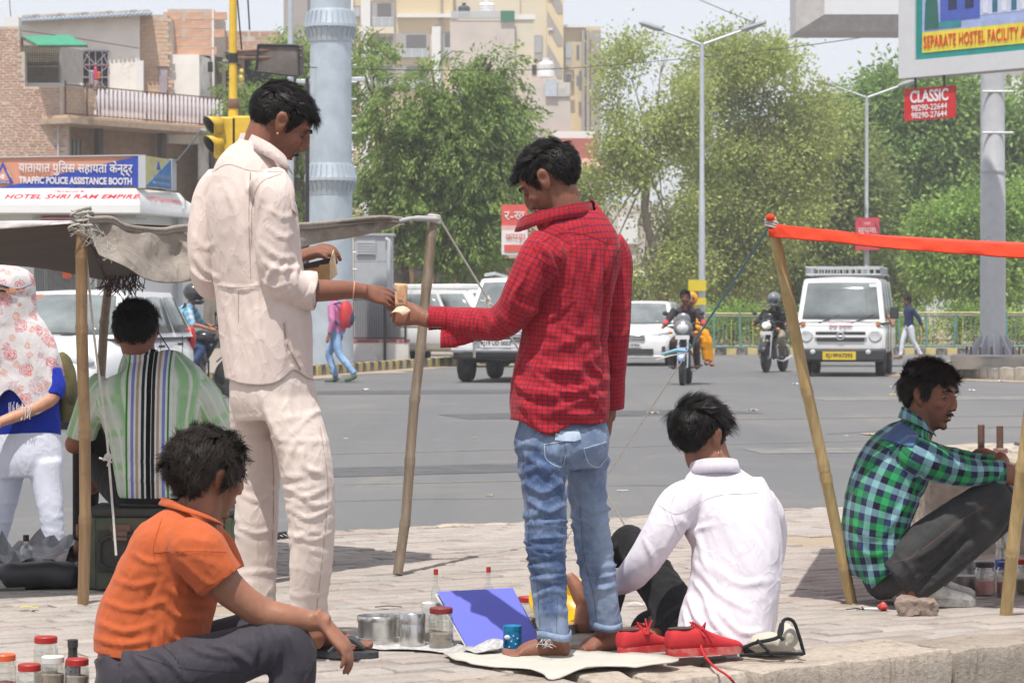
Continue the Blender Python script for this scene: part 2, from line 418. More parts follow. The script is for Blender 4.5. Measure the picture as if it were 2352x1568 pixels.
DARK=M('dark_interior',(.035,.032,.03),.9);BRONZ=M('brown_stone_slab',(.36,.275,.21),.9,var=.25,vs=5);STEEL=M('galvanised_steel',(.50,.53,.56),.45,.55,var=.1,vs=3);GREYP=M('grey_paint',(.42,.44,.46),.6,var=.08)
WHITEP=M('white_paint',(.66,.66,.65),.6,var=.05,dirt=(.48,.45,.4),ds=2,dm=.62);BLACKP=M('black_paint',(.02,.02,.022),.5);RUST=M('rusty_iron',(.16,.09,.065),.8,var=.3,vs=12)
def brick_field(parent,o,ex,w,h,n,bw=.2,bh=.075,mat=BRK,gap=.03,seed=1,depth=.05,keep= None,cap=300,ez=Vector((0,0,1))):
# real bricks standing a little proud of the mortar wall; o = lower left, ex = direction along, n = outward

 r=random.Random(seed);V=[MB(mat) for _ in range(5)];ms=[]
 for k in range(5):
  a,c=bw/2-gap/2,bh/2-gap/2;j= lambda s:r.uniform(-s,s);p=[(-a+j(.02),-c+j(.006)),(a+j(.02),-c+j(.006)),(a+j(.02),c+j(.006)),(-a+j(.02),c+j(.006))]
  V[k].add([(x,-depth,z) for x,z in p]+[(x*.95,.009+j(.004),z*.9) for x,z in p],[(0,1,5,4),(1,2,6,5),(2,3,7,6),(3,0,4,7),(4,5,6,7)]);ms.append(V[k].mesh('brick',0))
 rot=Matrix((ex if ex.cross(n).dot(ez)>0 else -ex,n,ez)).transposed();rest=MB(mat);cnt=0;l=root_loc(parent);rows=int(h/bh);places=[]
 for i in range(rows):
  x=(i%2)*bw*.5-bw*.25
  while x<w-bw*.3:
   u,v=x+bw/2,(i+.5)*bh
   if (keep is None or keep(u,v)) and r.random()>.01:places.append((u,v))
   x+=bw*r.uniform(.86,1.14)
 r.shuffle(places)
 for u,v in places:
  p=o+ex*u+ez*v;me=ms[r.randrange(5)]
  if cnt<cap:ob=link('brick',me,parent,p-l);ob.rotation_euler=rot.to_euler()
  else :rest.add([rot@vv.co+p for vv in me.vertices],[q.vertices[:] for q in me.polygons])
  cnt+=1
 if rest.v:tag(wb(rest,'brick_courses',parent,smooth=0,fix= False),kind='stuff')
 # ---- the stone house at the left

def house():
 d=82.;c=P(155,718,d);c.z=0;t=thing('stone_house','sandstone brick house with cream upper floor, railed balcony and green awning','house',c)
 b=MB(MORT);bpx(b,-80,62,46,720,d,.4);bpx(b,46,200,156,720,d+.003,.4);bpx(b,46,120,58,200,d+.006,.4);wl_=wb(b,'wall',t)
 p0=P(-30,370,d);s=F/d
 def keep(u,v):
  px=-30+u*s;py=370-v*s
  return (py>200 and px<150) or (py<=200 and px<42+max(0,(py-100)*.12))
 brick_field(wl_,p0+Vector((0,-.001,0)),Vector((1,0,0)),182/s,305/s,Vector((0,-1,0)),.21,.078,seed=2,keep=keep)
 # upper cream floor, set back, with its tiled roof edge

 d2=86.;b=MB(CREAM);pts=[(46,50),(322,36),(322,330),(46,330)];b.add([P(x,y,d2) for x,y in pts]+[P(x,y,d2+4) for x,y in pts],[(0,1,2,3),(4,7,6,5),(0,4,5,1),(1,5,6,2),(0,3,7,4)]);wb(b,'plaster_wall',t)
 rf=MB(M('grey_roof_sheet',(.33,.33,.33),.8,var=.3,vs=8));q=[(44,50),(352,33),(352,24),(56,36)];rf.add([P(44,50,d2-.5),P(350,34,d2-.5),P(352,24,d2+3),P(56,34,d2+3),P(44,52.5,d2-.5),P(350,36.5,d2-.5),P(352,27,d2+3),P(56,37,d2+3)],[(0,1,2,3),(4,7,6,5),(0,4,5,1),(1,5,6,2),(2,6,7,3),(3,7,4,0)]);ro=wb(rf,'roof',t)
 tl=M('blue_grey_sheet_edge',(.42,.5,.6),.6);stn=M('roof_rubble',(.34,.31,.28),.95,var=.3)
 for i in range(30):
  a=P(52+i*10,47.5-i*.56,d2-.56);bb_=MB(tl);bb_.cyl(a,a+Vector((0,.5,.06)),.045,n=8);wb(bb_,'sheet_ridge',ro)
 for i in range(26):
  a=P(60+i*11.2,40-i*.5,d2+.4);me=rock_mesh((.2,.22,.12),i%5,[stn],.03,2,8,.03);link('roof_stone',me,ro,a-c)
 px_box('roof_beam',t,RUST,[(46,48.5,46.5,50,d2)],.1) if 0 else None
 # lattice screens

 jl=M('carved_lattice',(.30,.265,.2),.9,var=.2);jl2=M('pale_lattice',(.50,.48,.45),.9,var=.1)
 L=MB(jl)
 for (x0,y0,x1,y1,nx,ny) in ((52,106,137,152,16,9),(52,154,93,172,8,4),(96,154,137,172,8,4),(52,175,93,191,8,4),(96,175,137,191,8,4)):
  for i in range(nx+1):x=x0+(x1-x0)*i/nx;bpx(L,x-.5,y0,x+.5,y1,d+.8,.05)
  for j in range(ny+1):y=y0+(y1-y0)*j/ny;bpx(L,x0,y-.45,x1,y+.45,d+.81,.05)
 bpx(L,50,104,139,107,d+.79,.07);bpx(L,50,152,139,155,d+.79,.07);wb(L,'lattice_screen',t)
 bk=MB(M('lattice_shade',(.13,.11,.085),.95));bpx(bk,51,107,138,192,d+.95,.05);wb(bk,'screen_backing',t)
 L=MB(jl2);A,B=P(139,107,d+.85),P(190,114,d+2.3);n=(B-A);n.z=0;ln=n.length;n.normalize();zt,zb=A.z,P(139,196,d+.85).z
 def obl(m,u0,u1,z0,z1,th=.04):
  s_=Vector((-n.y,n.x,0))*th;q=[A+n*u0,A+n*u1];m.add([Vector((p.x,p.y,z))+e for z in (z0,z1) for e in (Vector(),s_) for p in q],[(0,1,5,4),(2,6,7,3),(0,2,3,1),(4,5,7,6),(0,4,6,2),(1,3,7,5)])
 for i in range(15):u=ln*i/14;obl(L,u-.012,u+.012,zb,zt)
 for i in range(13):z=zb+(zt-zb)*i/12;obl(L,0,ln,z-.012,z+.012,.035)
 wb(L,'pale_lattice_screen',t);L=MB(M('lattice_back',(.4,.38,.36),.9));obl(L,0,ln,zb,zt,-.03);wb(L,'pale_screen_backing',t)
 px_box('ledge',t,WHITEP,[(60,191,190,198,d+.75)],.3)
 # green awning

 g=MB(M('green_fibre_sheet',(.02,.25,.13),.5,var=.2));q=[P(52,87,d+.5),P(158,83,d+.5),P(202,106,d-1.0),P(88,106,d-1.0)];g.add(q+[p+Vector((0,0,.03)) for p in q],[(0,3,2,1),(4,5,6,7),(0,1,5,4),(1,2,6,5),(2,3,7,6),(3,0,4,7)]);aw=wb(g,'awning',t)
 b=MB(RUST)
 for f_ in (.05,.33,.63,.95):b.cyl(q[0].lerp(q[3],f_)-Vector((0,0,.03)),q[1].lerp(q[2],f_)-Vector((0,0,.03)),.025,n=6)
 for a_,b_ in ((q[0],q[3]),(q[1],q[2])):b.cyl(a_-Vector((0,0,.03)),b_-Vector((0,0,.03)),.025,n=6)
 for x in (53,132,162):b.cyl(P(x,88,d+.3),P(x,108,d+.3),.025,n=6)
 wb(b,'frame',aw)
 # grilled window with washing

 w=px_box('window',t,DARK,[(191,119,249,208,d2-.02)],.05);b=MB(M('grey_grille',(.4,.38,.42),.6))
 for y in (119,149,152,178,208):bpx(b,191,y-.8,249,y+.8,d2-.08,.04)
 for x in (191,206,220,235,249):bpx(b,x-.7,119,x+.7,208,d2-.085,.04)
 for (xa,ya,xb,yb) in ((191,119,220,149),(220,149,249,119),(191,208,220,178),(220,178,249,208),(191,152,220,178),(220,178,249,152),(191,149,206,119),(249,149,235,119)):b.cyl(P(xa,ya,d2-.09),P(xb,yb,d2-.09),.012,n=5)
 wb(b,'grille',w);px_box('window_frame',t,M('maroon_frame',(.2,.09,.09),.7),[(189,117,251,119.5,d2-.06),(189,149,251,152,d2-.1)],.05)
 # stone pillar, right-hand stone blocks, concrete room

 b=MB(MORT);bpx(b,322,35,386,330,d2+.3,3);sp=wb(b,'stone_pillar',t);s2=F/(d2+.3)
 brick_field(sp,P(322,250,d2+.3),Vector((1,0,0)),64/s2,212/s2,Vector((0,-1,0)),.30,.125,OCH,.02,4,cap=120)
 b=MB(MORT);bpx(b,386,22,490,330,d2+2,4);sp=wb(b,'stone_block_wall',t);s3=F/(d2+2)
 brick_field(sp,P(386,128,d2+2),Vector((1,0,0)),104/s3,104/s3,Vector((0,-1,0)),.62,.27,M('red_stone',(.50,.30,.21),.92,var=.2,vs=4,island=.3,bmp=.4),.015,6,cap=60)
 px_box('white_pier',t,WHITEP,[(314,140,330,330,d2-.15)],.2);px_box('corner_render',t,CREAM,[(488,20,491.5,330,d2+1.99)],.2)
 b=MB(CREAM);bpx(b,384,126,458,330,d2+.6,3);wb(b,'rendered_wall',t)
 b=MB(STAINED);A,B=P(458,127,d2+.6),P(509,134,d2+3.4);b.add([A,B,Vector((B.x,B.y,0)),Vector((A.x,A.y,0)),A+Vector((.6,4,0)),B+Vector((.5,4,0))],[(0,1,2,3),(0,4,5,1)]);wb(b,'shadow_grey_side_wall',t,solid=.08)  # this face's shadow is put in by darker, stained grey concrete
 px_box('vent_window',t,DARK,[(478,143,489,166,d2+1.6)],.1);px_box('door',t,M('lilac_door',(.32,.27,.3),.7),[(366,153,385,228,d2+.22)],.06);px_box('lintel',t,OCH,[(360,147,390,153,d2+.18)],.1)
 # balcony, oblique: slab, railing, brackets, rooms below

 e=Vector((math.cos(R(54)),math.sin(R(54)),0));c0=P(150,270,d-.2);ln=7.2;nn_=Vector((-e.y,e.x,0))
 def bal(m,u0,u1,z0,z1,w0,w1):m.add([c0+e*u+nn_*w_+Vector((0,0,z)) for z in (z0,z1) for w_ in (w0,w1) for u in (u0,u1)],[(0,1,5,4),(2,6,7,3),(0,2,3,1),(4,5,7,6),(0,4,6,2),(1,3,7,5)]); return m
 sl_=wb(bal(MB(BRONZ),-.3,ln,-.2,-.04,-.5,1.6),'balcony_slab',t);wb(bal(MB(OCH),-.2,ln,-.035,.05,-.3,1.5),'balcony_floor',t)
 r_=MB(RUST);up=c0+Vector((0,0,0))
 rail=wb(bal(MB(RUST),0,ln-.2,.93,.96,-.02,.02),'railing',t);wb(bal(MB(RUST),0,ln-.2,.10,.13,-.02,.02),'bottom_rail',rail)
 bs=MB(M('lilac_white_baluster',(.66,.61,.64),.6));bs.lathe([(.02,0),(.045,.06),(.03,.12),(.054,.25),(.062,.55),(.045,.75),(.02,.80)],8);bme=bs.mesh('baluster');th=MB(RUST);th.cyl((0,0,0),(0,0,.93),.012,n=5);thm=th.mesh('bar')
 for i in range(31):
  p=c0+e*(1.35+i*.178)+Vector((0,0,.11))-c;link('baluster',bme,rail,p);link('bar',thm,rail,p+e*.09-Vector((0,0,.08)))
 for u in (.02,.9,1.32,4.3,6.9):
  b=MB(RUST);p=c0+e*u;b.cyl(p,p+Vector((0,0,1.05)),.03,n=6);wb(b,'post',rail)
 b=MB(MORT);bal(b,.05,1.3,.05,.9,.12,.3);sw=wb(b,'balcony_parapet',t);brick_field(sw,c0+e*.1+nn_*.12+Vector((0,0,.06)),e,1.15,.82,-nn_,.22,.11,OCH,.015,9,cap=60)
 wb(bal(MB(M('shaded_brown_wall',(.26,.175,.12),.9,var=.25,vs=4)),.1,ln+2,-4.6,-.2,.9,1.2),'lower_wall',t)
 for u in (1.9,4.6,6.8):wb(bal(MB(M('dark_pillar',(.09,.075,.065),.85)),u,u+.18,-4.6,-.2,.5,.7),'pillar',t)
 w=wb(bal(MB(DARK),.5,1.5,-1.5,-.55,.85,.95),'lower_window',t)
 for i in range(6):wb(bal(MB(M('grey_shutter',(.2,.21,.2),.7)),.52+i*.16,.62+i*.16,-1.5,-.55,.82,.85),'shutter',w)
 b=MB(GREYP);p=c0+e*5.2-nn_*.5+Vector((0,0,-.12));b.tube([p,p+e*2.0+Vector((0,0,-.05)),p+e*2.05+Vector((0,0,-.25))],.05,8);wb(b,'drain_pipe',t);b=MB(GREYP);b.tube([P(134,288,d-.1),P(134,300,d-.1),P(134,365,d-.1)],.03,6);wb(b,'wall_pipe',t)
 cl=thing('washing','pink, orange and grey washing hung at the grilled window','laundry',P(217,195,d2-.3));o=cl.location
 for nm,x0,y0,x1,y1,col in (('grey_cloth',206,162,219,196,(.42,.38,.40)),('pink_cloth',216,155,225,184,(.8,.12,.3)),('orange_cloth',223,165,231,182,(.8,.2,.06)),('pale_cloth',211,186,233,206,(.42,.32,.31))):
  b=MB(M(nm,col,.9));b.grid( lambda u,v:P(x0+(x1-x0)*(u*(.55+.45*v)+.2*(1-v)),y0+(y1-y0)*v,d2-.25+.06*math.sin(u*9))-o,9,9);b.build(nm,cl,smooth=60,solid=.01)
 an=thing('aerial_mast','thin aerial mast on the roof of the brick house','mast',P(28,62,84));b=MB(RUST);b.cyl((0,0,0),(-.08,0,1.0),.015,n=5);b.build('mast',an)
 px_box('parapet_block',t,WHITEP,[(8,40,44,62,83.5)],.5)
house()
def shed():
 d=92.;t=thing('brick_shed','brick building with dark open shed behind the traffic light','building',Vector((P(560,718,d).x,d,0)))
 b=MB(MORT);bpx(b,492,72,640,116,d,1);w=wb(b,'wall',t);s=F/d;brick_field(w,P(492,116,d),Vector((1,0,0)),148/s,44/s,Vector((0,-1,0)),.34,.15,M('pink_brick',(.42,.26,.19),.92,island=.3,var=.2,bmp=.3),.03,12,cap=100)
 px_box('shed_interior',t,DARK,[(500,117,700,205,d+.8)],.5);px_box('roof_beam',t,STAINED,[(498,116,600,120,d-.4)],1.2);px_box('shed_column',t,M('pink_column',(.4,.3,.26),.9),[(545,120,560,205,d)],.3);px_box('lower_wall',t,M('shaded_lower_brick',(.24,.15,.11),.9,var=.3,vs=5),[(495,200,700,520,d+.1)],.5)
 g=thing('golden_statue','golden bird statue standing in the open shed','statue',P(554,193,d-.6));b=MB(M('gold_paint',(.6,.45,.1),.4,.2));b.sph((0,0,.14),(.11,.12,.16),14,10);b.sph((.02,-.02,.38),(.08,.08,.10),12,8);b.tube([(0,0,.2),(.01,0,.34)],.06,8);b.sph((.06,-.06,.37),(.05,.04,.025),8,6);b.build('body',g);b=MB(M('pedestal_stone',(.4,.3,.25),.9));b.box((0,0,-.08),(.32,.32,.16));b.build('pedestal',g,bevel=.02)
shed()
# ---- police booth

def booth():
 d=46.;c=Vector((P(150,718,d).x,d+1,0));t=thing('police_booth','white traffic police assistance booth with blue and orange sign band','booth',c);s=F/d
 BW=M('booth_white',(.62,.63,.62),.6,var=.06,vs=2)
 A0,A1=-160,318;zs0,zs1=P(0,432,d).z,P(0,358,d).z;ze=P(0,478,d).z;zt=P(0,432,d).z
 b=MB(BW);pa,pb=P(A0,485,d+.5),P(312,485,d+.5);pc=P(432,485,d+2.6);back=[Vector((pc.x,d+5,0)),Vector((pa.x,d+5,0))];fl=[pa,pb,pc]+back;n=5
 b.add([Vector((p.x,p.y,z)) for z in (-.02,P(0,484,d).z) for p in fl],[(4,3,2,1,0),(5,6,7,8,9)]+[(i,(i+1)%5,5+(i+1)%5,5+i) for i in range(5)]);body_=wb(b,'cabin',t)
 # sloped awning roof

 o1=[P(A0,470,d-.35),P(322,470,d-.35),P(447,466,d+2.3),Vector((P(447,466,d+2.3).x,d+5.2,0)),Vector((pa.x,d+5.2,0))];i1=[P(A0,433,d+.1),P(312,433,d+.1),P(412,433,d+1.9),Vector((pc.x-.3,d+4.8,0)),Vector((pa.x,d+4.8,0))]
 b=MB(M('awning_white',(.70,.70,.69),.5,var=.03));zo=P(0,470,d-.35).z;zi=P(0,433,d+.1).z;vs_=[Vector((p.x,p.y,zo-.13)) for p in o1]+[Vector((p.x,p.y,zo)) for p in o1]+[Vector((p.x,p.y,zi)) for p in i1]
 b.add(vs_,[(i,i+1,6+i,5+i) for i in range(4)]+[(5+i,6+i,11+i,10+i) for i in range(4)]+[(10,11,12,13,14),(4,3,2,1,0),(0,5,10,14,9,4)]);roof=wb(b,'awning_roof',t)
 RED=M('red_lettering',srgb(196,40,52),.6,var=.05);tilt=math.atan2((d+.1)-(d-.35),zi-zo);rr=(R(90)-tilt,0,0)
 def on_roof(px,py):f_=(470-py)/37; return P(px,py,d-.35+.45*f_-.012)-c
 text('HOTEL SHRI RAM EMPIRE',.2,RED,roof,on_roof(164,452),rr,sx=.92,shear=.25,space=1.05,bold=.006);text('Maintained By',.075,RED,roof,on_roof(160,439.5),rr,sx=1.2,shear=.3)
 u2=(o1[2]-o1[1]);yaw=math.atan2(u2 .y,u2 .x);pm=o1[1].lerp(o1[2],.5).lerp(i1[1].lerp(i1[2],.5),.42);pm=Vector((pm.x+.03,pm.y-.05,zo+(zi-zo)*.45));text('HOTEL SHRI RAM EMPIRE',.15,M('faded_pink_lettering',srgb(220,120,125),.6),roof,pm-c,(rr[0],0,yaw),sx=.95,shear=.2)
 # sign band

 OR=M('sign_salmon',srgb(196,138,112),.6,var=.04);BL=M('sign_blue',srgb(38,66,158),.55,var=.06,vs=3)
 def tri(m,pts,dd,th=.02):m.add([P(x,y,d+dd) for x,y in pts]+[P(x,y,d+dd+th) for x,y in pts],[tuple(range(len(pts))),tuple(reversed(range(len(pts),2*len(pts))))]+[(i,(i+1)%len(pts),len(pts)+(i+1)%len(pts),len(pts)+i) for i in range(len(pts))]); return m
 sg=wb(tri(MB(OR),[(A0,364),(318,357),(318,429),(A0,434)],.12,.1),'sign_panel',t);wb(tri(MB(BL),[(-30,434),(0,432),(318,359),(318,428.5)],.10,.015),'blue_band',sg)
 wb(tri(MB(GREYP),[(318,356),(335,356),(335,432),(318,432)],.09,.12),'sign_post',t);wb(tri(MB(GREYP),[(A0,362),(318,355.5),(318,358),(A0,365)],.09,.12),'sign_trim',t)
 WH=M('sign_white_lettering',(.62,.60,.62),.6,var=.04);rb=(R(90),R(.7),0)
 text('यातायात पुिलस सहायता केन्द्र',.205,WH,sg,P(174,387,d+.085)-c,rb,sx=.8,bold=.003);text('TRAFFIC POLICE ASSISTANCE BOOTH',.15,WH,sg,P(174,416,d+.085)-c,rb,sx=.72,bold=.005)
 em=wb(tri(MB(BL),[(7,372),(32,421),(-18,423)],.095,.012),'emblem',sg);wb(tri(MB(OR),[(7,384),(22,415),(-8,416)],.085,.008),'emblem_field',em);b=MB(WH);b.cyl(P(7,406,d+.08),P(7,406,d+.083),.045,n=18);wb(b,'emblem_disc',em)
 text('JODHPUR',.05,WH,em,P(7,419,d+.08)-c,rb);text('POLICE',.045,WH,em,P(21,399,d+.08)-c,(R(90),R(62),0))
 # oblique right sign

 q0,q1=P(335,358,d+.15),P(392,358,d+1.3);e=(q1-q0);e.z=0;L=e.length;e.normalize();nn_=Vector((e.y,-e.x,0));z0,z1=P(0,428,d+.15).z,q0 .z
 def pl(m,uv,off,th=.015):
  k=len(uv);m.add([q0+e*(L*u)+nn_*o_+Vector((0,0,(z0-q0 .z)*(1-v)+(z1-q0 .z)*v)) for o_ in (off,off-th) for u,v in uv],[tuple(range(k)),tuple(reversed(range(k,2*k)))]+[(i,(i+1)%k,k+(i+1)%k,k+i) for i in range(k)]); return m
 s2=wb(pl(MB(M('sign_pale_yellow',srgb(196,190,134),.6)),[(0,0),(1,0),(1,1),(0,1)],0,.08),'side_sign_panel',t);wb(pl(MB(M('sign_light_blue',srgb(64,122,182),.6)),[(0,0),(1,0),(1,1)],.01),'side_blue_band',s2);wb(pl(MB(BL),[(.42,.6),(.58,.6),(.5,.9)],.01),'side_emblem',s2)
 yaw=math.atan2(e.y,e.x);text('पुिलस सहायता केन्द्र',.1,M('side_lettering',srgb(150,175,200),.6),s2,q0+e*(L*.66)+nn_*.02+Vector((0,0,(z0-z1)*.64))-c,(R(90),0,yaw));text('POLICE ASSISTANCE BOOTH',.07,MATS['side_lettering'],s2,q0+e*(L*.62)+nn_*.02+Vector((0,0,(z0-z1)*.87))-c,(R(90),0,yaw))
 wb(pl(MB(GREYP),[(1,-.03),(1.18,-.03),(1.18,1.02),(1,1.02)],.03,.1),'side_sign_post',t)
 # windows with wire mesh, posts and posters

 for (x0,x1) in ((78,103),(108,205),(222,300)):
  w=px_box('window',t,DARK,[(x0,612,x1,720,d+.47)],.04);b=MB(M('mesh_wire',(.5,.5,.5),.5))
  for i in range(int((x1-x0)/4)+1):bpx(b,x0+i*4-.35,612,x0+i*4+.35,720,d+.44,.02)
  for j in range(28):bpx(b,x0,612+j*4-.35,x1,612+j*4+.35,d+.445,.02)
  wb(b,'wire_mesh',w);px_box('window_frame',t,BW,[(x0-4,608,x1+4,612,d+.42),(x0-4,612,x0,720,d+.42),(x1,612,x1+4,720,d+.42)],.06)
 px_box('fascia_beam',t,M('grey_fascia',(.4,.41,.41),.7),[(-20,485,300,491,d+.44),(75,500,335,504,d+.44)],.05);px_box('poster',t,M('poster_red',srgb(170,40,55),.6),[(95,496,258,512,d+.46)],.03)
 px_box('poster_blue',t,BL,[(236,496,262,514,d+.45)],.03)
 b=MB(GREYP);b.cyl(P(412,480,d+2),P(412,720,d+2),.06,n=8);wb(b,'support_post',t)
 h=thing('hanging_tag','orange paper star hanging in the booth window','tag',P(154,625,d+.3));b=MB(M('orange_paper',srgb(205,92,60),.8));b.prism([(-.09,.06),(0,.14),(.09,.06),(.06,-.1),(-.06,-.1)],'y',0,.01);b.build('star',h)
booth()
# ---- steel monopole with flanged joints

def monopole():
 d=61.;c=Vector((P(760,718,d).x,d,0));t=thing('steel_monopole','giant pale blue galvanised steel mast with ribbed flange collars','mast',c);s=F/d
 col=M('zinc_steel',(.44,.50,.55),.42,.35,var=.14,vs=2.5,dirt=(.36,.42,.47),ds=1.5,dm=.5)
 def z(y): return P(0,y,d).z
 b=MB(col);b.lathe([(52/s,-.02),(51/s,z(640)),(49/s,z(430)),(49,0) and (49/s,z(412)),(48.5/s,z(380)),(47.5/s,z(66)),(46.5/s,z(30)),(44/s,z(-300))],40,(0,0,0));b.build('shaft',t)
 for yr in (62,413):
  o=MB(col);o.lathe([(46/s,z(yr-38)),(50/s,z(yr-36)),(57/s,z(yr-5)),(60/s,z(yr-4)),(60/s,z(yr+1))],40);fl=o.build('flange_sleeve',t);o=MB(col);o.lathe([(50/s,z(yr+36)),(53/s,z(yr+20)),(57/s,z(yr+3))],40);o.build('lower_sleeve',fl);o=MB(STEEL);o.lathe([(50/s,z(yr+3.5)),(61/s,z(yr+3.5)),(61/s,z(yr-1)),(50/s,z(yr-1))],40,cap= False);o.build('flange_ring',fl)
  rb=MB(col);rb.prism([(49/s,z(yr-34)),(56/s,z(yr-32)),(61/s,z(yr-4)),(49/s,z(yr-4))],'y',-.008,.008);rb.prism([(49/s,z(yr+4)),(60/s,z(yr+4)),(56/s,z(yr+22)),(49/s,z(yr+34))],'y',-.008,.008);me=rb.mesh('rib',0)
  for k in range(26):r=link('rib',me,fl);r.rotation_euler=(0,0,2*math.pi*k/26)
  bo=MB(STEEL);bo.cyl((57.5/s,0,z(yr+8)),(57.5/s,0,z(yr+2)),.02,n=6);me=bo.mesh('bolt')
  for k in range(26):r=link('bolt',me,fl);r.rotation_euler=(0,0,2*math.pi*(k+.5)/26)
 p=MB(STEEL);p.cyl((47/s,0,0),(60/s,0,0),.018,n=6);me=p.mesh('step_peg')
 for i in range(15):r=link('step_peg',me,t,(0,0,z(112+i*39)));r.rotation_euler=(0,0,R(-6))
 for x,y in ((-50,188),(50,183)):b=MB(STEEL);b.box((x/s+(-.1 if x<0 else .1),0,z(y)),(.34,.09,.09));b.build('bracket',t,bevel=.01)
monopole()
# ---- cabinet, grille fence and painted plinth

def cabinet():
 d=65.;c=Vector((P(860,718,d).x,d,0));t=thing('electrical_cabinet','grey electrical cabinet with louvred vent beside the steel mast','cabinet',c);m=M('cabinet_grey',(.36,.375,.40),.55,var=.08)
 px_box('case',t,m,[(815,540,900,790,d)],.9,bevel=.02);px_box('roof_plate',t,m,[(812,536,905,541,d-.05)],1.0);v=px_box('vent',t,m,[(818,552,863,586,d-.04)],.05)
 for i in range(5):px_box('slat',v,GREYP,[(821,556+i*6,860,559+i*6,d-.06)],.03)
 b=MB(GREYP);b.tube([P(886,548,d-.06),P(893,552,d-.08),P(893,600,d-.08),P(893,700,d-.08)],.045,8);wb(b,'conduit',t);px_box('seam',t,M('cabinet_seam',(.2,.21,.22),.7),[(815,600,900,601,d-.003)],.02)
 f=thing('grille_fence','black vertical bar grille standing on red and white plinth','fence',Vector((P(825,718,d-.6).x,d-.6,0)));d2=d-.6
 b=MB(BLACKP);bpx(b,0,0,2.2,92,d2,.03);me=MB(BLACKP).bb(-.009,.009,0,.02,0,92/F*d2).mesh('bar',0);z0=P(0,779,d2).z
 for i in range(54):link('bar',me,f,Vector((P(716+i*4.02,0,d2).x,d2,z0))-f.location)
 for y in (688,776):px_box('rail',f,BLACKP,[(714,y-1.5,932,y+1.5,d2-.02)],.06)
 for x in (742,790,884,931):px_box('post',f,BLACKP,[(x-3,686,x+3,850 if x!=931 else 780,d2-.15)],.06)
 px_box('plinth',f,M('limewashed_plinth',(.55,.53,.51),.85,var=.1,dirt=(.36,.32,.28),ds=3,dm=.55),[(712,786,938,862,d2-.1)],.9);px_box('red_stripe',f,M('maroon_stripe',(.25,.06,.06),.8,dirt=(.5,.45,.42),ds=4,dm=.5),[(712,779,938,787,d2-.11)],.92)
cabinet()
# ---- traffic signal

def signal():
 d=50.;c=Vector((P(536,718,d).x,d,0));t=thing('traffic_signal','yellow traffic signal pole with hooded lamps','traffic light',c);YL=M('signal_yellow',(.62,.40,.03),.5,var=.1,dirt=(.4,.26,.06),ds=3,dm=.55);s=F/d
 def z(y): return P(0,y,d).z
 b=MB(YL);b.lathe([(.10,0),(.088,z(250)),(.072,z(240)),(.07,z(125)),(.068,z(-60))],16);b.build('pole',t);b=MB(BLACKP);b.lathe([(.085,z(146)),(.085,z(124))],16);b.build('band',t);b=MB(RUST);b.tube([(0,0,z(135)),(.5,0,z(134)),(1.2,.1,z(130))],.03,6);b.tube([(0,0,z(120)),(.5,0,z(117)),(1.2,.1,z(114))],.03,6);b.build('arm',t)
 for k,(x,y) in enumerate(((-15,314),(22,312))):
  bx=MB(YL);bx.box((x/s,-.12,z(y+4)),(.4 if k==0 else .36,.3,.72));bo=bx.build('lamp_housing',t,bevel=.03)
  if k==0:
   for j in range(2):
    zz=z(292+j*44);ax=Vector((-.78,-.62,0));o=Vector((x/s-.1,-.25,zz));l=MB(M('signal_lens',(.03,.03,.03),.25));l.cyl(o,o+ax*.03,.13,n=20);le=l.build('lens',bo)
    sd=Vector((ax.y,-ax.x,0));n=28
    for mm,rd in ((YL,.158),(BLACKP,.152)):
     h=MB(mm);rows=[]
     for dd in (0,1):
      for i in range(n):
       a=R(-60)+R(300)*i/(n-1);L=.10+.2*(.5+.5*math.sin(a));rows.append(o+sd*(rd*math.cos(a))+Vector((0,0,rd*math.sin(a)))+ax*(L*dd))
     h.add(rows,[(i,i+1,n+i+1,n+i) for i in range(n-1)]);h.build('visor' if mm is YL else 'visor_lining',bo,solid=.004,fix= False)
 b=MB(YL);b.box((.02,-.05,z(318)),(.5,.04,.68));b.build('backing_plate',t);b=MB(RUST);b.lathe([(.1,z(250)),(.11,z(246)),(.11,z(232)),(.09,z(228))],14);b.build('clamp',t)
 sb=thing('sign_box','dark weathered back of a sign box on an arm above the signal','sign',P(640,140,50.2));b=MB(M('weathered_sign_back',(.115,.095,.085),.8,var=.3,vs=3,dirt=(.2,.18,.16),ds=5,dm=.55));bo=MB(MATS['weathered_sign_back']);q=[P(594,104,50),P(686,106,50),P(688,176,50),P(588,165,50)];o=sb.location;off=Vector((.06,.35,.05));bo.add([p-o for p in q]+[p-o+off for p in q],[(0,1,2,3),(4,7,6,5),(0,4,5,1),(1,5,6,2),(2,6,7,3),(3,7,4,0)]);bo.build('box',sb,bevel=.02)
 fr=MB(BLACKP);n_=4
 for i in range(4):fr.cyl(q[i]-o-Vector((0,.02,0)),q[(i+1)%4]-o-Vector((0,.02,0)),.022,n=6)
 fr.build('frame',sb)
 lp=thing('lamp_pole','plain grey lamp pole behind the dark sign box','pole',Vector((P(668,718,57).x,57,0)));b=MB(STEEL);b.lathe([(.075,0),(.065,4),(.055,8)],12);b.build('shaft',lp)
 cb=thing('cable_duct','black cable duct running down beside the steel mast','pole',Vector((P(706,718,56).x,56,0)));b=MB(BLACKP);b.cyl((0,0,0),(0,0,P(0,180,56).z),.04,n=8);b.build('shaft',cb)
signal()
# ------------------------------------------------------------------ far buildings, shops, billboards, lamps, fence

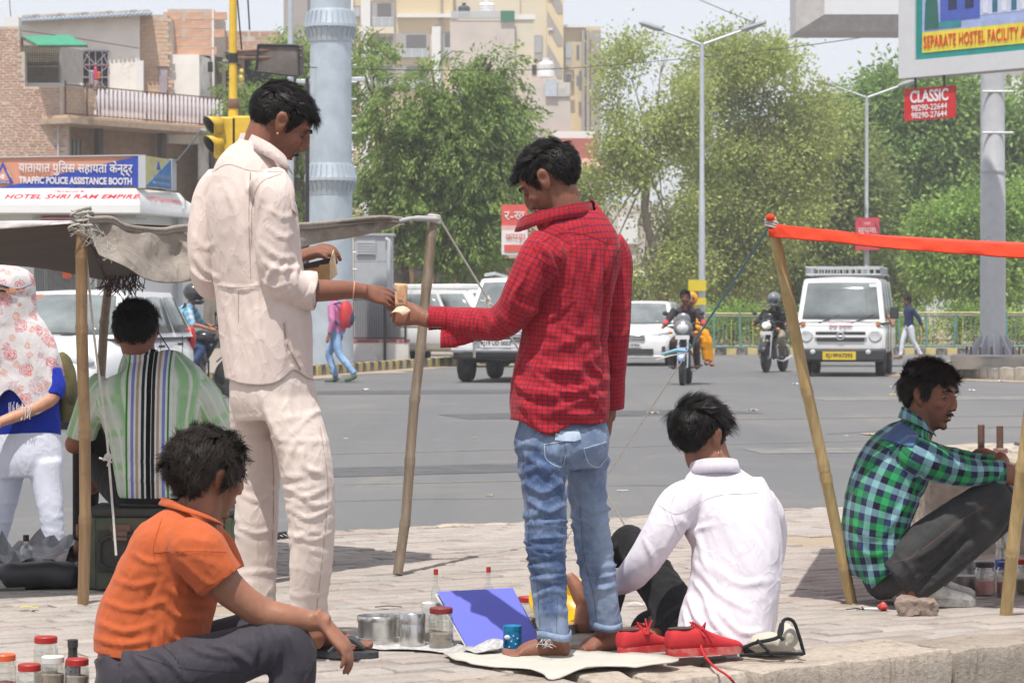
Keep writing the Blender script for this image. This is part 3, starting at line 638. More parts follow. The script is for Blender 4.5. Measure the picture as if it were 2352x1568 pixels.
YEL=M('yellow_render',(.60,.49,.30),.9,var=.05,vs=.3);YEL2=M('pale_render',(.62,.56,.43),.9,var=.06,vs=.3);WHT=M('white_render',(.66,.655,.64),.85,var=.04,vs=.5);GRB=M('grey_brown_render',(.30,.265,.245),.9,var=.06);PINKC=M('pale_concrete',(.50,.45,.41),.9,var=.1,vs=.6,dirt=(.42,.38,.34),ds=.8,dm=.5)
def apartments():
 d=250.;t=thing('apartment_block','tall yellow apartment block with recessed balconies and stair tower','building',Vector((P(1050,718,d).x,d,0)))
 g=M('recess_grey',(.34,.32,.31),.9);dk=M('dark_opening',(.10,.095,.09),.8);gl=M('balcony_glass',(.35,.38,.40),.3)
 px_box('tower',t,GRB,[(652,-60,706,720,d+6)],8);px_box('wall',t,YEL,[(800,-60,1040,720,d)],10);px_box('upper_wall',t,YEL2,[(905,-60,1262,720,d+3)],8);px_box('wing',t,YEL,[(1292,62,1380,720,d+1)],10)
 for x0,x1 in ((803,812),(829,851),(992,1012)):px_box('pilaster',t,WHT,[(x0,-20 if x0<900 else 62,x1,720,d-.5)],.45)
 for x in (906,1014):px_box('drain_strip',t,GRB,[(x-2,-20,x+2,720,d-.3)],.3)
 px_box('coping',t,WHT,[(912,33,1040,41,d-.6)],1.2);px_box('wing_coping',t,WHT,[(1290,58,1345,64,d+.5)],2)
 for (x0,y0,x1,y1) in ((852,6,905,62),(912,78,988,134),(1016,74,1038,132),(852,84,905,134),(806,14,828,40),(852,-50,905,-12),(912,150,988,205),(852,150,905,205)):
  r=px_box('balcony_recess',t,g,[(x0,y0,x1,y1,d-.05)],.1);px_box('opening',r,dk,[(x0+(x1-x0)*.28,y0+3,x0+(x1-x0)*.88,y1,d-.1)],.08);px_box('balustrade',r,gl,[(x0+2,y1-20,x1-1,y1-1,d-.35)],.06)
  px_box('handrail',r,WHT,[(x0+2,y1-21.5,x1-1,y1-20,d-.38)],.1)
  for k in range(3):px_box('upright',r,WHT,[(x0+8+k*(x1-x0)*.33,y1-20,x0+9.2+k*(x1-x0)*.33,y1,d-.4)],.05)
 px_box('slab_band',t,YEL2,[(800,62,905,78,d-.35)],.3)
 # upper terrace pipes and openings

 px_box('opening',t,WHT,[(970,18,982,34,d+2.8)],.15)
 for x in (950,1005,1193):px_box('pipe',t,WHT,[(x-1,-40,x+1,34,d+2.6)],.3)
 # stair tower

 px_box('stair_tower',t,YEL,[(1256,-60,1294,720,d-1)],6)
 for k in range(3):
  y=20+k*74-74;b=MB(M('stair_recess',(.30,.275,.25),.9));q=[(1257,y+6),(1292,y+66),(1292,y+86),(1280,y+86),(1257,y+40)];n=len(q);b.add([P(px,py,d-1.06) for px,py in q]+[P(px,py,d-.9) for px,py in q],[tuple(range(n))]+[(i,(i+1)%n,n+(i+1)%n,n+i) for i in range(n)]);wb(b,'stair_opening',t);px_box('stair_rail',t,WHT,[(1258,y+46,1270,y+50,d-1.2)],.1)
 for (x0,y0,x1,y1) in ((1227,82,1246,140),(1297,98,1313,152),(1340-17,102,1331,140),(1298,168,1314,190),(1323,172,1331,200)):
  r=px_box('window',t,g,[(x0,y0,x1,y1,d-.05 if x0>1290 else d+2.9)],.1);px_box('pane',r,gl if y1-y0>45 else dk,[(x0+2,y0+3,x1-1,y1-(18 if y1-y0>45 else 2),d-.1 if x0>1290 else d+2.85)],.06)
 for x0,x1 in ((1336,1343),(1347,1354),(1360,1380)):px_box('dark_fin',t,GRB,[(x0,70,x1,720,d+.4)],.5)
apartments()
def mid_houses():
 d=190.;t=thing('pale_rooftop_house','pale plastered house with railed roof terrace below the yellow block','building',Vector((P(1110,718,d).x,d,0)))
 px_box('wall',t,PINKC,[(1034,48,1182,720,d)],9);px_box('side_wall',t,M('mossy_cream',(.55,.51,.40),.9,var=.12,vs=.6),[(1182,44,1226,720,d+.5)],8);px_box('coping',t,WHT,[(1180,34,1230,46,d+.4)],.5)
 r=px_box('railing',t,GREYP,[(1036,27,1182,29,d),(1036,42,1182,44,d)],.1);me=MB(GREYP).bb(-.06,.06,-.05,.05,0,16/F*d).mesh('bar',0)
 for i in range(30):link('bar',me,r,P(1038+i*4.9,43.5,d-.05)-root_loc(r))
 px_box('green_shade_cloth',t,M('green_net',(.03,.15,.09),.8),[(1150,26,1182,50,d-.2)],.1)
 for x,r_,y0,y1,m,nm in ((1066,14,12,42,M('black_tank_plastic',(.04,.045,.06),.5),'black plastic water tank behind the rooftop railing'),(1118,19,4,42,M('white_tank_plastic',(.66,.66,.66),.5),'large white water tank behind the rooftop railing')):
  w=thing('water_tank',nm,'water tank',P(x,y1,d+2),group='water tanks on the roofs');rr=r_/F*d;h=(y1-y0)/F*d;b=MB(m);pr=[(rr*.96,0)]
  for k in range(5):pr+=[(rr,h*(.03+k*.16)),(rr,h*(.13+k*.16)),(rr*.96,h*(.16+k*.16))]
  pr+=[(rr*.8,h*.88),(rr*.3,h*.94),(rr*.3,h)];b.lathe(pr,24);b.build('drum',w);b=MB(m);b.cyl((0,0,h),(0,0,h+.12),rr*.34,n=16);b.build('lid',w)
 d=150.;t=thing('grey_concrete_house','grey concrete house with tin screen and red parapet balcony','building',Vector((P(1260,718,d).x,d,0)))
 px_box('wall',t,PINKC,[(1205,190,1310,720,d)],8);px_box('upper_wall',t,M('warm_plaster',(.52,.45,.38),.9),[(1195,148,1250,192,d+2)],5);px_box('opening',t,DARK,[(1222,150,1232,172,d+1.95)],.1);px_box('tin_screen',t,M('blue_tin',(.42,.46,.52),.5),[(1252,182,1280,222,d-.2)],.1);px_box('side_screen',t,STAINED,[(1281,190,1310,222,d-.1)],.1)
 px_box('red_parapet',t,M('red_oxide',(.33,.11,.085),.85,var=.12),[(1268,318,1372,366,d-12)],6);px_box('white_band',t,WHT,[(1268,302,1366,318,d-11.8)],.4);px_box('terrace_wall',t,PINKC,[(1225,275,1300,330,d-6)],3)
 b=MB(M('pink_shade_slab',(.48,.25,.21),.85));q=[P(1268,364,d-12),P(1372,364,d-12),P(1396,386,d-15),P(1268,384,d-15)];b.add(q+[p-Vector((0,0,.15)) for p in q],[(0,1,2,3),(4,7,6,5),(0,4,5,1),(1,5,6,2),(2,6,7,3),(3,7,4,0)]);wb(b,'sloped_shade',t);px_box('lower_wall',t,M('tan_wall',(.36,.28,.22),.9,var=.15),[(1200,384,1385,720,d-11)],3)
 w=thing('water_tank','white water tank above orange rubble on grey house','water tank',P(1254,178,d+1),group='water tanks on the roofs');rr=20/F*d;b=MB(MATS['white_tank_plastic']);b.lathe([(rr,0),(rr,.3),(rr*.96,.35),(rr,.4),(rr,.7),(rr*.4,.85),(rr*.35,.92)],20);b.build('drum',w);b=MB(MATS['white_tank_plastic']);b.cyl((0,0,.92),(0,0,1.0),rr*.4,n=14);b.build('lid',w)
mid_houses()
def shops():
 d=88.;t=thing('shop_row','row of brown shopfronts with orange columns behind the tree','building',Vector((P(1080,718,d).x,d,0)));tan=M('tan_column',(.40,.235,.14),.9,var=.15)
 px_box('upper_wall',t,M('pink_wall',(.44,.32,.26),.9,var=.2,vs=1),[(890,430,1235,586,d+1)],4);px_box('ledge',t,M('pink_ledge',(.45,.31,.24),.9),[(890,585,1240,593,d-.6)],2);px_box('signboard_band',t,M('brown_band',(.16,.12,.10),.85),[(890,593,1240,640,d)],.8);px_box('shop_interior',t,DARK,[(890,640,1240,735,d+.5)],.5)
 for x in (910,938,985,1040,1100,1160):px_box('column',t,tan,[(x,600,x+12,738,d-.2)],.5)
 for x0,x1,c in ((950,984,(.25,.2,.2)),(998,1038,(.22,.22,.21)),(1052,1096,(.2,.17,.15)),(1112,1156,(.18,.15,.13))):
  s_=px_box('shop_board',t,M('board%d'%x0,c,.8,var=.3,vs=3),[(x0,622,x1,646,d-.05)],.1);px_box('shutter',t,M('shutter_grey',(.16,.15,.145),.7),[(x0,646,x1,735,d+.2)],.1)
 for x in (905,1120):px_box('window',t,DARK,[(x,505,x+18,560,d+.95)],.1)
 px_box('window',t,DARK,[(1119,540,1148,584,d+.94)],.1);px_box('white_panel',t,WHT,[(875,535,885,585,d+.9),(915,540,925,580,d+.9)],.12)
 sg=thing('shop_signboard','red and white shop signboard hanging in front of the tree','sign',P(1182,585,d-20));o=sg.location
 for nm,y0,y1,c in (('red_panel',470,518,(.6,.09,.07)),('pink_panel',518,529,(.62,.35,.33)),('white_panel',529,585,(.66,.64,.62))):
  b=MB(M('board_'+nm,c,.6));bpx(b,1152,y0,1212,y1,d-20,.12);b.v=[tuple(Vector(v)-o) for v in b.v];pn=b.build(nm,sg)
  if nm=='red_panel':text('र-ख',.32,WHT,pn,P(1182,496,d-20.02)-o)
  if nm=='white_panel':b=MB(MATS['board_red_panel']);bpx(b,1158,562,1212,578,d-20.02,.1);b.v=[tuple(Vector(v)-o) for v in b.v];b.build('red_patch',pn);text('कपड़ा',.22,MATS['board_red_panel'],pn,P(1184,545,d-20.03)-o)
 d=120.;t=thing('low_grey_building','low grey building with canvas awning half hidden by trees','building',Vector((P(1450,718,d).x,d,0)));px_box('wall',t,PINKC,[(1330,470,1560,740,d)],5);px_box('dark_front',t,DARK,[(1395,632,1520,735,d-.1)],.3);b=MB(M('beige_canvas',(.5,.44,.36),.9));q=[P(1380,620,d),P(1480,620,d),P(1484,634,d-2),P(1376,634,d-2)];b.add(q+[p-Vector((0,0,.05)) for p in q],[(0,1,2,3),(4,7,6,5),(0,4,5,1),(1,5,6,2),(2,6,7,3),(3,7,4,0)]);wb(b,'awning',t);px_box('white_board',t,WHT,[(1420,500,1465,560,d-.2)],.2)
 t=thing('brown_garden_wall','brown walls and shutters beneath the roadside trees','building',Vector((P(1700,718,118).x,118,0)));px_box('wall',t,M('umber_wall',(.27,.2,.16),.9,var=.2),[(1560,640,1830,745,118)],3);px_box('doorway',t,DARK,[(1655,660,1720,745,117.8)],.3);px_box('doorway',t,DARK,[(1760,668,1800,745,117.8)],.3)
 for k,(x0,y0,x1,y1,dd,lab) in enumerate(((1950,262,2075,330,220,'white house roof showing between the trees'),(2296,158,2420,240,230,'white building behind the billboard pole'),(1700,290,1800,340,230,'brick parapet far behind the pale tree'))):
  h=thing('distant_house',lab,'building',Vector((P((x0+x1)/2,718,dd).x,dd,0)));px_box('wall',h,WHT if k!=2 else M('far_brick',(.42,.3,.24),.9),[(x0,y0,x1,720,dd)],8);px_box('coping',h,M('far_tile',(.5,.38,.3),.9),[(x0-3,y0-8,x1+3,y0,dd-.3)],8.5)
  for i in range(3):px_box('window',h,DARK,[(x0+14+i*(x1-x0)*.3,y0+16,x0+26+i*(x1-x0)*.3,y0+40,dd-.05)],.2)
shops()
# ---- billboards on the steel post

def billboard():
 c=Vector((P(2281,718,53.5).x,53.5,.3));t=thing('billboard','large framed billboard on grey steel post reading separate hostel facility','billboard',c);st=M('post_grey',(.46,.47,.49),.5,.2,var=.08,dirt=(.3,.28,.26),ds=2.5,dm=.62);s=F/53.5
 b=MB(st);b.lathe([(.236,.0),(.232,P(0,560,53.5).z-.3),(.222,P(0,395,53.5).z-.3),(.215,P(0,393,53.5).z-.3),(.205,P(0,60,53.5).z-.3)],28);b.build('post',t)
 b=MB(st);b.lathe([(.24,P(0,397,53.5).z-.3),(.24,P(0,392,53.5).z-.3)],28);b.build('collar',t)
 fin=MB(st);fin.prism([(.2,0),(.52,0),(.5,.06),(.22,.42),(.2,.42)],'y',-.012,.012);me=fin.mesh('base_fin',0)
 for k in range(10):o=link('base_fin',me,t);o.rotation_euler=(0,0,k*.628+.2)
 b=MB(st);b.lathe([(.56,-.02),(.56,.02)],28);b.build('base_plate',t);bo=MB(RUST);bo.cyl((.5,0,0),(.5,0,.16),.02,n=6);me=bo.mesh('anchor_bolt')
 for k in range(14):o=link('anchor_bolt',me,t);o.rotation_euler=(0,0,k*.449)
 for y in (213,307):b=MB(WHITEP);z=P(0,y,53.5).z-.3;b.cyl((-.24,-.2,z),(.34,-.2,z),.022,n=8);b.build('rung',t)
 b=MB(M('post_poster',(.5,.5,.5),.8,var=.5,vs=14));b.grid( lambda u,v:Vector((.2355*math.sin(-.9+u*.5),-.2355*math.cos(-.9+u*.5),P(0,545+25*v,53.5).z-.3)),6,4);b.build('paper_poster',t,fix= False)
 A,B=P(2068,182,52),P(2352,156,49.7);e=(B-A);e.z=0;L1=e.length;e.normalize();n=Vector((e.y,-e.x,0));z0=A.z;L=7.5;H=4.2;yaw=math.atan2(e.y,e.x)
 def pl(m,u0,u1,v0,v1,off,th):m.add([A+e*u+n*o_+Vector((0,0,v))-c for o_ in (off,off-th) for u,v in ((u0,v0),(u1,v0),(u1,v1),(u0,v1))],[(0,1,2,3),(4,7,6,5),(0,4,5,1),(1,5,6,2),(2,6,7,3),(3,7,4,0)]); return m
 fr=M('billboard_white',(.55,.55,.56),.5,var=.04);pn=pl(MB(M('billboard_back',(.4,.41,.42),.6)),0,L,0,H,-.02,.35).build('panel_box',t)
 for u0,u1,v0,v1,nm in ((0,.40,0,H,'frame_side'),(.4,L,0,.31,'frame_bottom')):pl(MB(fr),u0,u1,v0,v1,.06,.07).build(nm,pn)
 pl(MB(M('teal_border',srgb(20,130,122),.5)),.4,L,.31,H,.02,.03).build('teal_print',pn);pl(MB(M('yellow_strip',srgb(214,200,60),.5)),.56,L,.43,.80,.03,.005).build('yellow_strip',pn)
 pic=M('printed_sky',srgb(150,165,205),.5);pp=pl(MB(pic),.56,L,.80,H,.031,.005).build('picture',pn)
 def q(col,u0,u1,v0,v1,o_=.036): return pl(MB(M('print_'+'_'.join(map(str,col)),srgb(*col),.5)),u0,u1,v0,v1,o_,.004).build('print',pp)
 q((70,90,170),1.0,1.95,.95,1.9);q((90,110,185),.9,2.0,1.5,1.75,.04);q((185,190,215),1.95,3.6,1.0,1.75);q((160,170,200),1.95,3.6,1.3,1.42,.04);q((40,45,80),1.2,1.4,1.15,1.35,.041);q((40,45,80),1.2,1.4,1.55,1.7,.045);q((40,45,80),1.6,1.8,1.15,1.35,.041)
 for k in range(7):q((60,90,150) if k%2 else (220,222,230),2.02+k*.22,2.14+k*.22,1.48,1.68,.042);q((50,100,120) if k%2 else (200,205,215),2.02+k*.22,2.14+k*.22,1.03,1.25,.042)
 q((200,180,90),2.9,3.05,1.48,1.7,.045);q((30,110,110),3.0,3.6,.95,1.35,.045);q((150,70,50),3.05,3.6,.86,1.0,.047);q((40,130,130),.98,1.5,.84,.95,.04)
 tr=MB(M('print_tree',srgb(40,96,86),.5));pts=[(.62,.84),(.98,.84),(.94,1.3),(.86,1.75),(.8,1.95),(.72,1.7),(.64,1.3)];k=len(pts);tr.add([A+e*u+n*.042+Vector((0,0,v))-c for u,v in pts],[tuple(range(k))]);tr.build('printed_tree',pp,fix= False)
 text('SEPARATE HOSTEL FACILITY AVAILABLE',.31,M('billboard_red',srgb(205,50,35),.5),pn,A+e*.6+n*.045+Vector((0,0,.605))-c,(R(90),0,yaw),'LEFT',sx=.53,bold=.005,space=1.08)
 b=MB(BLACKP)
 for u in (.32,1.02):b.cyl(A+e*u-n*.05+Vector((0,0,.0))-c,A+e*u-n*.05+Vector((0,0,-.2))-c,.02,n=6)
 b.build('hanger',t)
 sg=thing('classic_sign','small red CLASSIC sign with phone numbers hanging under the billboard','sign',A+e*.66-n*.05+Vector((0,0,-.48)));w,h=.42,.29;sl=R(3.5)
 def qd(m,x0,x1,z0_,z1,off,th):m.add([e*x+n*o_+Vector((0,0,z)) for o_ in (off,off-th) for x,z in ((x0,z0_),(x1,z0_),(x1,z1),(x0,z1))],[(0,1,2,3),(4,7,6,5),(0,4,5,1),(1,5,6,2),(2,6,7,3),(3,7,4,0)]); return m
 pn=qd(MB(M('sign_red',srgb(190,32,36),.5)),-.62,.62,-.29,.29,0,.03).build('panel',sg);wl_=M('sign_letter_white',(.68,.66,.66),.5);text('CLASSIC',.3,wl_,pn,n*.006+Vector((0,0,.125)),(R(90),0,yaw),sx=.84,bold=.008);text('98290-22644',.15,wl_,pn,n*.006+Vector((0,0,-.075)),(R(90),0,yaw),sx=1.1,bold=.002);text('98290-27644',.15,wl_,pn,n*.006+Vector((0,0,-.21)),(R(90),0,yaw),sx=1.1,bold=.002)
 d=62.;t2=thing('blank_billboard','blank pale billboard seen from below beyond the hostel billboard','billboard',P(1950,74,d));c2=t2 .location;zb=c2 .z
 b=MB(M('blank_frame',(.50,.50,.51),.6));x0,x1=P(1828,0,d).x,P(2150,0,d).x;b.bb(x0-c2 .x,x1-c2 .x,0,1.4,0,3);bx=b.build('box',t2);b=MB(M('blank_panel',(.62,.63,.65),.5,var=.03));xi=x0+.6;b.bb(xi-c2 .x,x1-c2 .x,-.16,-.14,.36,3);b.build('face',t2)
 b=MB(M('blank_bevel',(.42,.40,.385),.7));b.add([(x0-c2 .x,-.002,.0),(x1-c2 .x,-.002,0),(x1-c2 .x,-.15,.36),(xi-c2 .x,-.15,.36)],[(0,1,2,3)]);b.add([(x0-c2 .x,-.002,0),(xi-c2 .x,-.15,.36),(xi-c2 .x,-.15,3),(x0-c2 .x,-.002,3)],[(0,1,2,3)]);b.build('bevelled_frame',t2,fix= False)
 b=MB(STEEL);px_=10.49-c2 .x;b.cyl((px_,.7,-7.2),(px_,.7,0),.17,n=14);b.build('post',t2)
 p=thing('concrete_plinth','weathered concrete plinth under the billboard post','plinth',Vector((9.6,54,.05)));me=rock_mesh((2.4,2.2,.28),7,[M('plinth_concrete',(.42,.38,.32),.92,var=.2,vs=3,bmp=.5)],.018,9,5,.03);link('block',me,p,(0,0,.12)).rotation_euler=(0,0,R(-12))
billboard()
# ---- twin-arm street lamps

def street_lamp(px,ytop,d,lab,arms=1.6,tilt=0,bird= False):
 base_=Vector((P(px,718,d).x,d,0));H=P(0,ytop,d).z;t=thing('street_lamp',lab,'street lamp',base_,group='twin arm street lamps along the divider')
 b=MB(STEEL);b.lathe([(.11,0),(.10,1.2),(.085,H*.5),(.07,H*.5+.05),(.06,H)],12);b.build('pole',t)
 for s in (-1,1):
  e=Vector((s*math.cos(tilt),math.sin(tilt)*s,0));b=MB(STEEL);p1=Vector((0,0,H-.05))+e*arms+Vector((0,0,arms*.36));b.cyl((0,0,H-.05),p1,.045,.035,8);b.build('arm',t);h=MB(M('lamp_head_grey',(.3,.31,.33),.6));h.tube([p1-e*.05,p1+e*.1+Vector((0,0,.05)),p1+e*.5+Vector((0,0,.18)),p1+e*.62+Vector((0,0,.21))],[.05,.085,.08,.03],8);h.build('lamp_head',t)
 return t,base_,H
street_lamp(1612,100,80,'tallest twin arm street lamp with yellow plates, left of the van',1.15)
street_lamp(1990,222,100,'twin arm street lamp with red notice board behind the van',1.15)
street_lamp(2262,264,118,'faint twin arm street lamp behind the billboard post',1.2)
def plate(name,lab,cat,x0,y0,x1,y1,d,mat,group= None,lines= None):
 t=thing(name,lab,cat,P((x0+x1)/2,y1,d),group=group);b=MB(mat);bpx(b,x0,y0,x1,y1,d,.03);b.v=[tuple(Vector(v)-t.location) for v in b.v];o=b.build('panel',t)
 b=MB(STEEL);bpx(b,(x0+x1)/2-2,y0+4,(x0+x1)/2+2,y1-4,d+.031,.12);b.v=[tuple(Vector(v)-t.location) for v in b.v];b.build('bracket',t)
 for tx,sz,y,m in lines or ():text(tx,sz,m,o,P((x0+x1)/2,y,d-.004)-t.location)
YP=M('plate_yellow',(.62,.48,.02),.6,var=.08)
plate('yellow_plate','upper square yellow plate on the left street lamp','sign',1581,643,1622,668,79.8,YP,'yellow plates on the lamp post');plate('yellow_plate','lower wider yellow plate on the left street lamp','sign',1588,684,1622,700,79.8,YP,'yellow plates on the lamp post')
plate('notice_board','red notice board on the lamp post behind the van','sign',1964,500,2019,574,99.7,M('notice_red',srgb(196,60,80),.6,var=.06), None,[('सूचना',.3,530,WHT),('प्रवेश',.26,550,WHT),('नगर',.15,514,WHT)])
pg=thing('pigeon','grey pigeon perched on the right arm of the tall street lamp','bird',P(1728,66,80)+Vector((0,0,.02)));b=MB(M('pigeon_grey',(.2,.21,.24),.8))
b.tube([(-.16,0,.02),(-.06,0,.08),(.02,0,.13),(.05,0,.2),(.07,0,.24),(.11,0,.235)],[.015,.05,.055,.032,.03,.008],10);b.build('body',pg);b=MB(M('pigeon_leg',(.4,.15,.12),.7));b.cyl((-.01,.02,.08),(-.01,.02,-.01),.006,n=5);b.cyl((-.01,-.02,.08),(-.01,-.02,-.01),.006,n=5);b.build('leg',pg)
# ---- divider fence along the far kerb

def fence():
 t=thing('divider_fence','long yellow and green divider railing along the far kerb','fence',Vector((5,83.9,0)));yl=M('fence_yellow',(.42,.38,.16),.7,var=.25,vs=3);gr=M('fence_green',(.10,.22,.20),.7,var=.3,vs=3);gy=M('fence_grey',(.2,.21,.19),.8)
 post=MB(gr).bb(-.03,.03,-.03,.03,0,1.12).mesh('post',0);post2=MB(yl).bb(-.03,.03,-.03,.03,0,1.12).mesh('post',0);bar=MB(gy).bb(-.009,.009,-.009,.009,.12,1.06).mesh('bar',0);bar2=MB(yl).bb(-.011,.011,-.009,.009,.12,1.06).mesh('bar',0)
 r=random.Random(5);x=.2;k=0
 while x<11.5:
  o=link('post',post if r.random()<.65 else post2,t,(x,-.06*x+.3,0));o.rotation_euler=(r.gauss(0,.02),r.gauss(0,.06),0)
  for i in range(1,6):q=link('bar',bar if r.random()<.75 else bar2,t,(x+i*.125,-.06*x+.3,0));q.rotation_euler=(0,r.gauss(0,.015),0)
  x+=.78;k+=1
 for z,m in ((1.08,yl),(1.0,gy),(.1,gr)):b=MB(m);b.tube([(0,.3,z),(4,.06,z-.02),(8,-.18,z+.02),(12,-.4,z)],.03,6);b.build('rail',t)
fence()
for k,(pts,lab) in enumerate(((((690,155,60),(980,162,66),(1330,156,80),(1800,112,90),(2352,30,60)),'thin overhead cable crossing the trees to the billboard'),(((-10,64,84),(150,85,83),(320,112,82)),'thin cable crossing the cream upper wall'),(((1580,-10,90),(1700,40,95),(1760,62,100)),'faint cable high in the sky above the lamp'),(((406,372,47),(440,330,52),(462,300,58)),'cable rising from the booth sign'),(((546,0,50.3),(551,60,50.3),(556,118,50.3)),'dark stay cable beside the yellow pole'),(((570,0,50.5),(574,70,50.5)),'second dark stay cable above the shed'))):
 a=P(*pts[0]);t=thing('overhead_cable',lab,'cable',a,group='overhead cables');b=MB(BLACKP);b.tube([Vector(v)-a for v in catmull(npv([list(P(*p)) for p in pts]),6)] if len(pts)>2 else [P(*p)-a for p in pts],.014 if k<3 else .018,4);b.build('strand',t)
 # ------------------------------------------------------------------ trees, hedge and shrubs

def m_leaf(name,c1,c2,c3,trans=.35):
 if name in MATS: return MATS[name]
 m,t,b=base(name);MATS[name]=m;g=t.nodes.new('ShaderNodeNewGeometry')
 o=ramp(t,g.outputs['Random Per Island'],[(0,c1),(.55,c2),(1,c3)]);w=worldco(t)
 o=mixc(t,1.,o,ramp(t,noise(t,.9,3,.6,w),[(.3,.72),(.7,1.25)]),'MULTIPLY')
 t.links.new(o,b.inputs['Base Color']);b.inputs['Roughness'].default_value=.55;b.inputs['Specular IOR Level'].default_value=.3
 tr=t.nodes.new('ShaderNodeBsdfTranslucent');t.links.new(o,tr.inputs[0]);mx=t.nodes.new('ShaderNodeMixShader');mx.inputs[0].default_value=trans
 t.links.new(b.outputs[0],mx.inputs[1]);t.links.new(tr.outputs[0],mx.inputs[2]);t.links.new(mx.outputs[0],t.nodes['Material Output'].inputs[0]); return m
def leaf_mesh(C,Dr,L,Wd,mat,name='crown',seed=0):
 r=np.random.RandomState(seed);n=len(C);Dr=unit(Dr);S=unit(np.cross(Dr,r.normal(size=(n,3))));nr=np.cross(S,Dr)
 A=C;B=C+Dr*(L*.45)[:, None]+S*(Wd/2)[:, None]+nr*(L*.08)[:, None];T_=C+Dr*L[:, None];E=C+Dr*(L*.45)[:, None]-S*(Wd/2)[:, None]+nr*(L*.08)[:, None]
 V=np.stack([A,B,T_,E],1).reshape(-1,3);me=D.meshes.new(name);me.vertices.add(len(V));me.vertices.foreach_set('co',V.ravel());me.loops.add(n*4);me.loops.foreach_set('vertex_index',np.arange(n*4));me.polygons.add(n);me.polygons.foreach_set('loop_start',np.arange(n)*4);me.update(calc_edges= True);me.materials.append(mat); return me
BARK=M('bark',(.13,.10,.08),.95,var=.35,vs=9,bmp=.8,bs=18);BARKP=M('pale_bark',(.26,.215,.17),.95,var=.3,vs=9,bmp=.6,bs=18)
def tree(name,lab,base_,trunk,lobes,mat,bark,nclump,per,ll,lw,rc,seed,droop=.5,twigs=40,group= None,shell=.55,gap=0.,cat='tree',spray= False):
 t=thing(name,lab,cat,base_,group=group);r=np.random.RandomState(seed);rr=random.Random(seed);base_=npv(base_)
 vol=npv([l[1][0]*l[1][1]*l[1][2] for l in lobes])**.75;vol/=vol.sum();cl=[]
 for i in range(nclump):
  c,s=lobes[r.choice(len(lobes),p=vol)];d=unit(r.normal(size=3));k=r.uniform(shell,1)**.6;q=npv(c)+d*npv(s)*k
  if gap and snoise(q[ None],seed,1.1,2)[0]<gap: continue
  cl.append((q,d))
 CC,DD,LL=[],[],[]
 for q,d in cl:
  n=int(per*r.uniform(.5,1.4))
  if spray:
   m_=unit(d*npv([1,1,.4])+r.normal(size=3)*.5+npv([0,0,-.9]));u_=r.uniform(-.15,1,n);off=m_*(u_*rc*1.7)[:, None]+r.normal(size=(n,3))*(rc*.24*(1.15-u_*.7))[:, None];CC.append(q+off);DD.append(m_+r.normal(size=(n,3))*.42+npv([0,0,-.25]));LL.append(ll*r.uniform(.6,1.3,n)); continue
  off=r.normal(size=(n,3))*npv([rc,rc,rc*.8])*r.uniform(.6,1.3)*.55;CC.append(q+off);dr=unit(off)*.6+d*.35+r.normal(size=(n,3))*.45;dr[:,2]-=droop;DD.append(dr);LL.append(ll*r.uniform(.6,1.3,n))
 CC=np.vstack(CC)-base_;DD=np.vstack(DD);LL=np.concatenate(LL)
 link('crown',leaf_mesh(CC,DD,LL,LL*lw,mat,seed=seed),t)
 b=MB(bark);tp=[Vector(p)-Vector(base_) for p,_ in trunk];b.tube([Vector(v) for v in catmull(npv([list(p) for p in tp]),4)] if len(tp)>2 else tp,list(np.interp(np.linspace(0,1,(len(tp)-1)*4+1 if len(tp)>2 else len(tp)),np.linspace(0,1,len(tp)),[k for _,k in trunk])),10);tk=b.build('trunk',t,smooth=60)
 b=MB(bark);top=tp[-1]
 for c,s in lobes:
  e=Vector(c)-Vector(base_);st=tp[-1].lerp(tp[max(len(tp)-2,0)],rr.random()*.6);mid=st.lerp(e,.5)+Vector((rr.uniform(-.3,.3),rr.uniform(-.3,.3),rr.uniform(-.1,.4)))*s[0]*.4;r0=trunk[-1][1]*.6;b.tube([st,mid,e],[r0,r0*.6,r0*.25],7)
  for k in range(3):e2=e+Vector([rr.uniform(-1,1)*x*.8 for x in s]);b.tube([mid.lerp(e,.6),e.lerp(e2,.5)+Vector((0,0,.1)),e2],[r0*.3,r0*.2,r0*.08],5)
 for k in range(twigs):
  q,d=cl[rr.randrange(len(cl))];q=Vector(q)-Vector(base_);v=Vector([rr.uniform(-1,1) for _ in range(3)]);b.tube([q,q+v*.35+Vector((0,0,.1)),q+v*.9-Vector((0,0,.1))],[.022,.016,.006],4)
 b.build('branches',tk,smooth=60); return t
def LB(px,py,d,rx,rz,ry= None):s=F/d; return (tuple(P(px,py,d)),(rx/s,(ry or rx)/s,rz/s))
def gp(px,d):p=P(px,718,d); return Vector((p.x,p.y,0))
NEEM=m_leaf('neem_leaf',(.15,.235,.06),(.24,.345,.09),(.36,.45,.14),.46);YGL=m_leaf('yellow_green_leaf',(.27,.345,.085),(.41,.475,.14),(.54,.565,.23),.48);DGL=m_leaf('deep_green_leaf',(.15,.25,.065),(.24,.375,.095),(.35,.475,.145),.46);BGL=m_leaf('bright_green_leaf',(.18,.31,.065),(.285,.44,.095),(.40,.54,.14),.46);BRL=m_leaf('brown_green_leaf',(.19,.26,.075),(.275,.355,.105),(.38,.44,.16),.46)
d=72.
